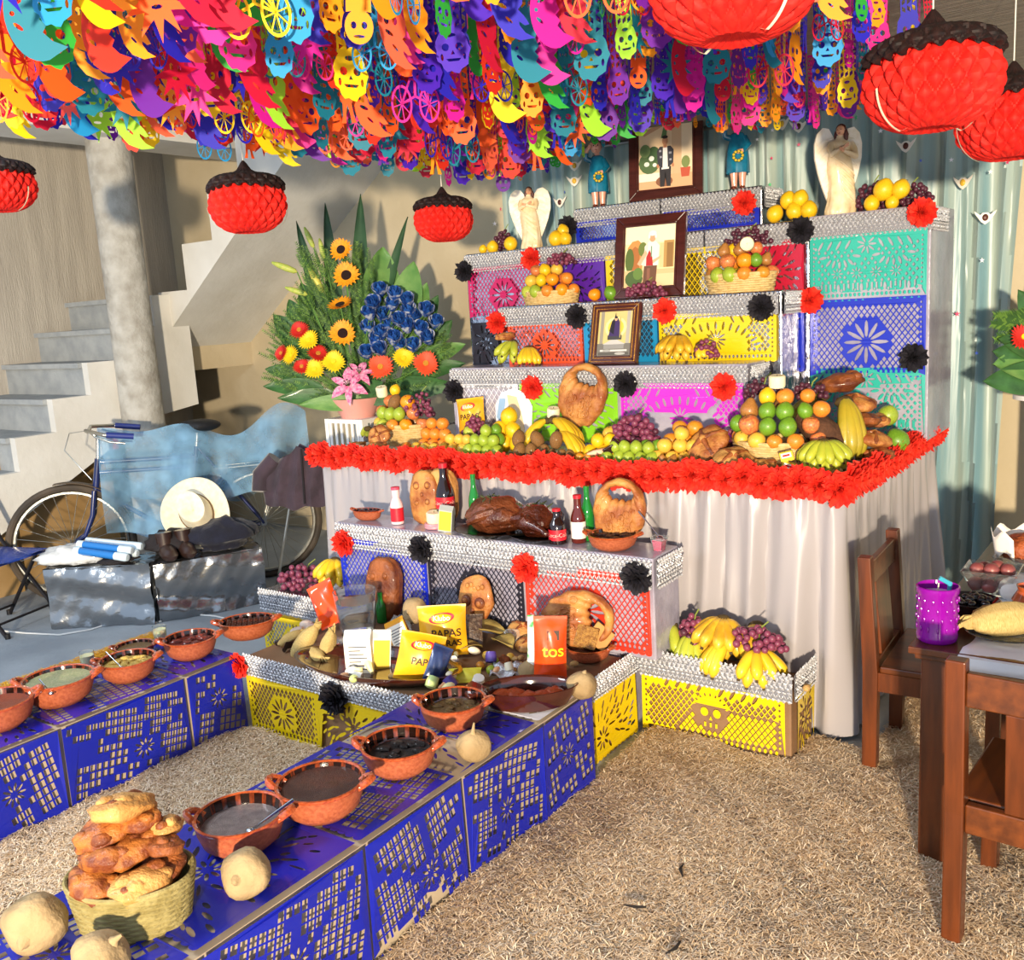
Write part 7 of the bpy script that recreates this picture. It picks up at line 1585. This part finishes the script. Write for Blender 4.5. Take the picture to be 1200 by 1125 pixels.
# ---------------------------------------------------------------- foil boxes
def fbox(label, a, c, depth, h, seed):
    a, c = Vector((a.x, a.y, 0)), Vector((c.x, c.y, 0)); d = (c-a); L = d.length; d.normalize(); yw = math.atan2(d.y, d.x)
    t = thing('foil_box', label, 'box', a+d*L/2, yw); b = MB()
    def rip(x, z): return .006*math.sin(x*23+seed)+.008*math.sin(z*37+x*9+seed)+.004*math.sin(x*61-z*43)
    b.grid(28, 14, lambda u, v: ((u-.5)*L, -rip(u*L, v*h)-.012*math.sin(PI*v*3+u*2), .002+v*h)); b.grid(12, 14, lambda u, v: (L/2+rip(u*depth, v*h)*.8, u*depth, .002+v*h)); b.grid(12, 14, lambda u, v: (-L/2-rip(u*depth, v*h)*.8, u*depth, .002+v*h)); b.grid(20, 10, lambda u, v: ((u-.5)*L, v*depth, h+rip(u*L, v*depth)*.5)); b.grid(8, 4, lambda u, v: ((u-.5)*L, depth, .002+v*h))
    b.build('foil_wrap', m_foilb, t, fixn=False); return t
m_foilb = M('crinkled foil wrap', '#9a9c9e', .2, .9, bump=.5, bs=7)
A1, C1 = onz(62, 737, 0), onz(183, 731, 0); A2, C2 = onz(188, 730, 0), onz(314, 706, 0)
fbox('foil-wrapped box with white bag and blue candles on it', A1, C1, .27, .37, 1); fbox('foil-wrapped box carrying the hat and dark clothes', A2, C2, .40, .355, 5)
d2 = (C2-A2).normalized(); p2 = Vector((-d2.y, d2.x, 0)); m2 = (A2+C2)/2
def bx2(s, q, z): return A2+d2*s+p2*q+Vector((0, 0, z))
m_navy = M('navy wool', '#15182c', .9, col2='#0e1020', vs=12, bump=.4, bs=22, sheen=.2); m_bks = M('black cloth', '#1b1719', .85, col2='#262022', vs=12, bump=.5, bs=20); m_boot = M('dark brown leather', '#2c1c18', .4, col2='#3c2820', vs=10, coat=.3)
def heap(label, c, rx, ry, rz, mat, seed, name='clothes'):
    b = MB(); b.sph((0, 0, 0), (rx, ry, rz), 32, 18, fn=lambda d: (1+.10*math.sin(d.x*7+seed)*math.cos(d.y*6+seed)+.06*math.sin(d.x*15+d.z*11+seed))*(1 if d.z > 0 else .6))
    b.v = [(x, y, max(z, -rz*.30)) for x, y, z in b.v]; o = b.build(name, mat, None, c+Vector((0, 0, rz*.30)), (0, 0, math.atan2(d2.y, d2.x)), ang=80); return tag(o, label, 'clothes')
LB2 = (C2-A2).length
heap('folded navy garment on the foil box', bx2(LB2*.68, .16, .362), LB2*.36, .16, .15, m_navy, 1); heap('black garment heaped beside the navy one', bx2(LB2*.22, .22, .362), LB2*.26, .14, .12, m_bks, 3)
for k in range(2):
    b = MB(); b.sph((0, 0, .045), (.05, .13, .05), 16, 10, fn=lambda d: 1 if d.z < 0 else 1-.25*max(0, -d.y)); b.tube([(0, .07, .05), (0, .08, .16)], [.045, .05], 12); tag(b.build('boot', m_boot, None, bx2(LB2*(.16+.17*k), .07, .36), (0, 0, math.atan2(d2.y, d2.x)+.1)), 'dark brown leather boot in front of the black garment', 'boot', 'pair of boots on the foil box')
# hat leaning on the net
m_hat = M('cream straw hat', '#efe6cc', .7, col2='#e4d8b8', vs=30, bump=.15, bs=160)
t = thing('cowboy_hat', 'cream cowboy hat leaning behind the dark clothes', 'hat', bx2(LB2*.50, .27, .585), ((VD+Vector((0, 0, .42))).normalized().to_track_quat('Z', 'Y') @ Euler((0, 0, .55)).to_quaternion()).to_euler())
b = MB()
def ht(u, v):
    a = 2*PI*u
    if v < .45: q = v/.45; r = .115+.105*(1-q); z = .055*abs(math.cos(a))**2.2*(1-q)**1.0; return (r*math.cos(a)*.95*(1.0), r*math.sin(a)*1.15, z)
    q = (v-.45)/.55; r = .115*(1-.28*q) if q < .75 else .083*(1-(q-.75)/.25); z = .125*min(1, q/.72) if q < .75 else .125-.04*((q-.75)/.25)
    dent = .03*max(0, q-.5)*(abs(math.cos(a)) > .6); return (r*math.cos(a)*.85*(1-dent*3), r*math.sin(a)*1.12, z+.02*q*math.sin(a))
b.grid(56, 34, ht, cu=True); o = b.build('felt', m_hat, t); o.modifiers.new('s', 'SOLIDIFY').thickness = .004
MB().tube([(.115*.86*math.cos(a), .115*1.14*math.sin(a), .018) for a in [2*PI*i/32 for i in range(32)]], .007, 6, closed=True).build('band', M('brown hat band', '#6a5236', .6), t)
# white bag + blue candle tubes on the first box
d1 = (C1-A1).normalized(); p1 = Vector((-d1.y, d1.x, 0)); bx1 = lambda s, q, z: A1+d1*s+p1*q+Vector((0, 0, z)); y1 = math.atan2(d1.y, d1.x)
m_plw = M('white plastic bag', '#d9dad8', .35, col2='#c3c6c8', vs=9, bump=.7, bs=16, coat=.3)
b = MB(); b.sph((0, 0, .03), (.24, .12, .075), 30, 16, fn=lambda d: 1+.10*math.sin(d.x*9+d.y*7)+.07*math.sin(d.x*19-d.z*13)); b.v = [(x, y, max(z, 0)) for x, y, z in b.v]; tag(b.build('plastic_bag', m_plw, None, bx1(.14, .15, .38), (0, 0, y1), ang=80), 'crumpled white plastic bag on the first foil box', 'bag')
m_bl = M('blue candle glass', '#2a7fd0', .2, coat=.6, transl=.2); m_clr = M('milky plastic end', '#cfe0ea', .2, coat=.4)
for k in range(4):
    t = thing('candle_tube', 'blue candle in a clear tube lying on the foil box', 'candle', bx1(.36+.01*k, .03+.042*k, .44+.03*(k % 2)), (0, PI/2+.12, y1-.22+.03*k), 'blue candle tubes on the foil box')
    MB().lathe([(.022, -.16), (.024, -.15), (.024, .08), (0, .08)], 14).build('wax', m_bl if k < 3 else m_clr, t); MB().lathe([(.025, .08), (.026, .15), (.02, .165), (0, .168)], 14).build('end_cap', m_clr, t); MB().lathe([(.023, -.2), (.025, -.16), (0, -.16)], 14).build('tail_cap', m_clr, t)
heap('black cloth strip hanging over the first foil box', bx1(.42, .07, .372), .12, .09, .035, m_bks, 4, 'cloth')
# cable
pts = [onz(px, py, .006) for px, py in ((-10, 738), (30, 742), (70, 746), (110, 742), (135, 722), (160, 727), (185, 735), (200, 722), (230, 718), (255, 722), (270, 726))]
pts = [pts[0]]+[pts[i]*.5+(pts[i-1]+pts[i+1])*.25 for i in range(1, len(pts)-1)]+[pts[-1]]
tag(MB().tube(pts, .005, 6).build('power_cable', m_wpl), 'white power cable lying along the foil boxes', 'cable')
# ---------------------------------------------------------------- blue folding chair
m_bv = M('royal blue vinyl', '#1a3f9e', .5, col2='#15347f', vs=8, coat=.2, bump=.2, bs=60); m_tubk = M('black steel tube', '#1e1c20', .4, .3)
cs = onz(12, 655, .45); fx = onz(65, 745, 0); yc = math.atan2(float(RW[1][0]), float(RW[0][0]))-.1
_tp = onz(4, 578, .86); _d = Vector((fx.x-_tp.x, fx.y-_tp.y, 0)); _d.normalize(); yc = math.atan2(_d.y, _d.x); _sd = Vector((-_d.y, _d.x, 0)); _c = fx-_d*.20+_sd*.21*(-1)
if _sd.dot(VD) < 0: _c = fx-_d*.20+_sd*.21*(-1)*(-1)
t = thing('folding_chair', 'blue folding chair with black tubular legs beside the foil box', 'chair', (_c.x-.22, _c.y-.17, 0), yc)
b = MB(); b.grid(12, 12, lambda u, v: (-.2+.40*u, -.19+.38*v, .45+.018*math.sin(PI*u)**.5*math.sin(PI*v)**.5)); b.grid(12, 12, lambda u, v: (-.2+.40*u, -.19+.38*v, .435)); b.grid(24, 2, lambda u, v: (.2*math.cos(2*PI*u)*1.02*(1.0), .19*math.sin(2*PI*u), .435+.015*v), cu=True); b.build('seat', m_bv, t)
b = MB(); b.grid(10, 8, lambda u, v: (-.26-.05*v-.04*math.sin(PI*u), -.2+.4*u, .68+.16*v)); o = b.build('backrest', m_bv, t); o.modifiers.new('s', 'SOLIDIFY').thickness = .025
for s in (-1, 1):
    MB().tube([(-.30, s*.20, .86), (-.20, s*.21, .50), (.20, s*.21, .0)], .012, 8).build('leg', m_tubk, t); MB().tube([(.12, s*.19, .45), (-.20, s*.19, 0)], .012, 8).build('leg', m_tubk, t)
    MB().lathe([(.016, 0), (.016, .03), (0, .03)], 10).build('rubber_foot', m_blk2, t, loc=(.2, s*.21, 0)); MB().lathe([(.016, 0), (.016, .03), (0, .03)], 10).build('rubber_foot', m_blk2, t, loc=(-.2, s*.19, 0))
MB().tube([(.14, -.21, .08), (.14, .21, .08)], .008, 8).build('stretcher', m_tubk, t); MB().tube([(-.15, -.19, .07), (-.15, .19, .07)], .008, 8).build('stretcher', m_tubk, t)
# cardboard leaning by the wall behind the bicycle
# ================================================================ dining table and chairs
m_wood = M('reddish stained wood', '#66300f', .36, col2='#46200a', vs=3, coat=.2, stretch=(9, 9, 1.0), detail=6); m_woodt = M('stained table wood', '#683411', .36, col2='#4a230b', vs=3, coat=.2, stretch=(9, 1, 9), detail=6)
TT = .705
t = thing('dining_table', 'stained wooden dining table at the right with a flowered white cloth', 'table', (0, 3.4, 0))
MB().box(-.66, .66, 2.80, 4.15, TT-.022, TT).build('tabletop', m_woodt, t, world=True, smooth=False, bev=.004); MB().box(-.645, .645, 2.815, 4.135, TT-.04, TT-.022).build('edge_moulding', m_woodt, t, world=True, smooth=False, bev=.004)
for x in (-.59, .59):
    for y in (2.87, 4.08): MB().box(x-.04, x+.04, y-.04, y+.04, 0, TT-.04).build('leg', m_wood, t, world=True, smooth=False, bev=.004)
for y in (2.87, 4.08): MB().box(-.55, .55, y-.012, y+.012, TT-.13, TT-.04).build('apron', m_woodt, t, world=True, smooth=False)
for x in (-.59, .59): MB().box(x-.012, x+.012, 2.91, 4.04, TT-.13, TT-.04).build('apron', m_woodt, t, world=True, smooth=False)
def chair(loc, yaw, label):
    """local: back along y=0 plane, seat toward +y"""
    t = thing('dining_chair', label, 'chair', loc, yaw, 'wooden dining chairs'); W = .43; D = .40
    for s in (-1, 1):
        pr = [(-.028, 0), (.022, 0), (.024, .40), (-.004, .82), (-.048, .82), (-.028, .40)]
        b = MB(); b.prism(pr, s*W/2-.024, s*W/2+.024, 'yzx'); b.build('back_post', m_wood, t, smooth=False, bev=.004)
        MB().box(s*W/2-.022, s*W/2+.022, D-.03, D+.014, 0, .40).build('front_leg', m_wood, t, smooth=False, bev=.004); MB().box(s*W/2-.01, s*W/2+.01, .02, D-.03, .33, .40).build('side_rail', m_wood, t, smooth=False)
    MB().box(-W/2-.012, W/2+.012, .028, D+.03, .40, .425).build('seat', m_woodt, t, smooth=False, bev=.006)
    MB().box(-W/2+.024, W/2-.024, -.036, -.012, .70, .79).build('top_rail', m_woodt, t, smooth=False, bev=.004); MB().box(-W/2+.024, W/2-.024, -.014, .012, .345, .425).build('lower_rail', m_woodt, t, smooth=False, bev=.004)
    MB().add([(-.10, -.010, .425), (.10, -.010, .425), (.10, .008, .425), (-.10, .008, .425), (-.10, -.034, .70), (.10, -.034, .70), (.10, -.016, .70), (-.10, -.016, .70)], [(0, 1, 2, 3), (7, 6, 5, 4), (0, 4, 5, 1), (3, 2, 6, 7), (0, 3, 7, 4), (1, 5, 6, 2)]).build('back_panel', m_wood, t, smooth=False, bev=.003)
    MB().box(-W/2, W/2, D-.02, D, .33, .40).build('front_rail', m_woodt, t, smooth=False)
    return t
chair((-.245, 2.47, 0), -.06, 'wooden chair seen from behind at the front of the dining table'); chair((-.91, 3.53, 0), -PI/2+.04, 'wooden chair tucked sideways by the satin skirt')
# tablecloth
m_cloth = M('white flowered cloth', '#e2e0de', .8, col2='#d2d4da', vs=5, bump=.2, bs=18)
def tc_(u, v):
    x = -.535+1.16*u+.03*math.sin(v*9)*(1-u); y = 2.76+1.33*v+.0*u; z = TT+.004+.0015*math.sin(u*33+v*21)
    if u < .12: z += .004*math.sin(v*40)*(1-u/.12)
    if v < .05: y = 2.79-.0*u; z = TT+.004-.045*(1-v/.05); y = 2.788
    return (x, y, z)
t = thing('tablecloth', 'white cloth with small printed flowers on the dining table', 'tablecloth', (0, 3.4, TT+.003)); b = MB(); b.grid(50, 50, tc_); o = b.build('cloth', m_cloth, t, world=True); o.modifiers.new('s', 'SOLIDIFY').thickness = .002
r = random.Random(4); fm_ = [M('print green', '#4a9a50', .7), M('print pink', '#d86a8a', .7), M('print yellow', '#e3c04a', .7)]
for k in range(16): MB().lathe([(.012, 0), (.010, .0006), (0, .0006)], 7).build('printed_flower', fm_[k % 3], t, loc=Vector((r.uniform(-.42, .0), r.uniform(2.85, 3.4), TT+.0085))-Vector(t.location))
# purple candle
cp = onz(1098, 744, TT+.001); t = thing('glass_candle', 'tall purple embossed glass candle on the table corner', 'candle', (-.60, 2.89, TT+.001))
m_pur = M('purple glass', '#9a14a8', .12, coat=.7, transl=.3)
b = MB(); b.lathe([(.050, 0), (.056, .006), (.058, .02), (.056, .028), (.056, .145), (.060, .150), (.060, .166), (.056, .168), (.053, .150), (.051, .14), (0, .14)], 36)
b.build('glass', m_pur, t); b = MB()
for j in range(4):
    for i in range(14): a = 2*PI*(i+.5*(j % 2))/14; b.sph((.0565*math.cos(a), .0565*math.sin(a), .045+.028*j), (.0035, .0035, .009), 7, 5)
o = b.build('embossing', m_pur, t); o['kind'] = 'stuff'
MB().lathe([(.0505, .1405), (.05, .143), (0, .142)], 28).build('wax', M('lilac wax', '#d8b8e8', .5), t); MB().tube([(0, 0, .142), (.002, .0, .175)], .0018, 5).build('wick', m_wax, t)
tag(MB().tube([(-.575, 2.92, TT+.145), (-.572, 2.915, TT+.17), (-.60, 2.905, TT+.187)], [.006, .008, .007], 7).build('lighter', M('teal plastic', '#3a9ab0', .4)), 'teal plastic stick resting in the purple candle', 'lighter')
CZ = TT+.008
def plate(p, r_, label, mat): b = MB(); b.lathe([(r_*.55, 0), (r_*.6, .003), (r_, .016), (r_*.98, .019), (r_*.6, .007), (0, .006)], 32); return tag(b.build('plate', mat, None, p), label, 'plate')
pp = onz(1178, 745, CZ); plate(pp, .11, 'clear glass plate under the big tamale', m_glass)
husk(pp+Vector((0, 0, .055)), .095, 'large pale husk-wrapped tamale on a glass plate', (0, .05, .62+PI)).location.z = CZ+.052
m_bowlk = M('black glass bowl', '#16161c', .1, coat=.7)
def bowl(p, r_, h, label, mat, n=32): b = MB(); b.lathe([(r_*.5, 0), (r_*.55, .004), (r_, h), (r_*.96, h+.002), (r_*.5, .010), (0, .009)], n); return tag(b.build('bowl', mat, None, p, (0, 0, .8)), label, 'bowl')
pk = onz(1138, 722, CZ); bowl(pk, .085, .055, 'dark glass bowl of black beans behind the purple candle', m_bowlk)
for k in range(18): a = hsh(k, 1)*6.28; q = .055*math.sqrt(hsh(k, 2)); tag(MB().sph((0, 0, 0), (.015, .012, .011), 8, 6).build('bean_clump', M('black beans', '#141016', .3, coat=.4), None, pk+Vector((q*math.cos(a), q*math.sin(a), .050+.006*hsh(k, 5))), (0, 0, k)), 'clump of black beans in the dark glass bowl', 'beans', 'black beans in the bowl')
pl = onz(1162, 694, CZ); bowl(pl, .12, .085, 'square clear glass bowl of plums on the dining table', m_glass, 4)
m_plum = M('dusky plum skin', '#6a3038', .4, col2='#8a4a44', vs=8, coat=.2)
for k, (dx, dy, dz) in enumerate(((-.045, -.03, .035), (.0, -.045, .034), (.045, -.02, .036), (-.02, .02, .036), (.03, .03, .036), (-.045, .0, .075), (.0, -.01, .08), (.045, .01, .078), (.01, .035, .08), (-.03, .04, .07))): tag(MB().sph((0, 0, 0), (.025, .025, .024), 14, 10).build('plum', m_plum, None, pl+Vector((dx, dy, dz))), 'dusky red plum in the square glass bowl', 'plum', 'plums in the glass bowl')
pb = onz(1192, 668, CZ)+Vector((.03, .05, 0)); tag(MB().lathe([(.10, 0), (.15, .055), (.145, .055), (.095, .006), (0, .005)], 4).build('glass_tray', m_glass, None, pb, (0, 0, .8)), 'clear glass tray under the ribbed pastry', 'tray')
t = thing('ribbed_pastry', 'red-brown ribbed pastry in white paper on a glass tray', 'pastry', pb+Vector((0, 0, .02))); b = MB(); b.sph((0, 0, .05), (.11, .08, .055), 28, 14, fn=lambda d: 1+.06*math.sin(d.x*26)); b.build('pastry', food('red-brown pastry', '#a8562c', '#7a3418', .5, 30), t)
b = MB(); b.grid(24, 5, lambda u, v: ((.115+.012*v)*math.cos(PI*(.5+.9*u)), (.085+.012*v)*math.sin(PI*(.5+.9*u)), .03+.08*v+.015*math.sin(u*23))); o = b.build('paper', M('white baking paper', '#ece6da', .7), t); o.modifiers.new('s', 'SOLIDIFY').thickness = .001
pj = onz(1198, 722, CZ)+Vector((.02, .02, 0)); t = thing('clay_jug', 'small glazed clay jug beside the tamale', 'jug', pj); MB().lathe([(.03, 0), (.05, .03), (.055, .05), (.038, .08), (.042, .095), (.038, .095), (.034, .08), (0, .06)], 24).build('body', m_rimg, t); MB().tube([(.05, 0, .05), (.085, 0, .06), (.08, 0, .085), (.04, 0, .088)], .008, 8).build('handle', m_rimg, t)
b = MB(); b.sph((0, 0, .03), (.07, .05, .045), 20, 12, fn=lambda d: 1+.1*math.sin(d.x*9+d.y*8)); tag(b.build('napkin', M('white napkin', '#e9e6e2', .8), None, onz(1188, 702, CZ)+Vector((.02, .02, 0)), (0, 0, .5)), 'crumpled white napkin with a red stripe behind the jug', 'napkin')
# bits of debris on the straw
for px, py in ((745, 1062), (800, 1020), (790, 1110)): 
    q = onz(px, py, .042); b = MB(); b.tube([(-.03, 0, 0), (0, .008, .004), (.035, -.004, 0)], [.003, .005, .002], 5); tag(b.build('charred_twig', M('charred twig', '#1c1614', .9), None, q, (0, 0, px)), 'small black twig lying on the straw', 'twig', 'twigs on the straw')
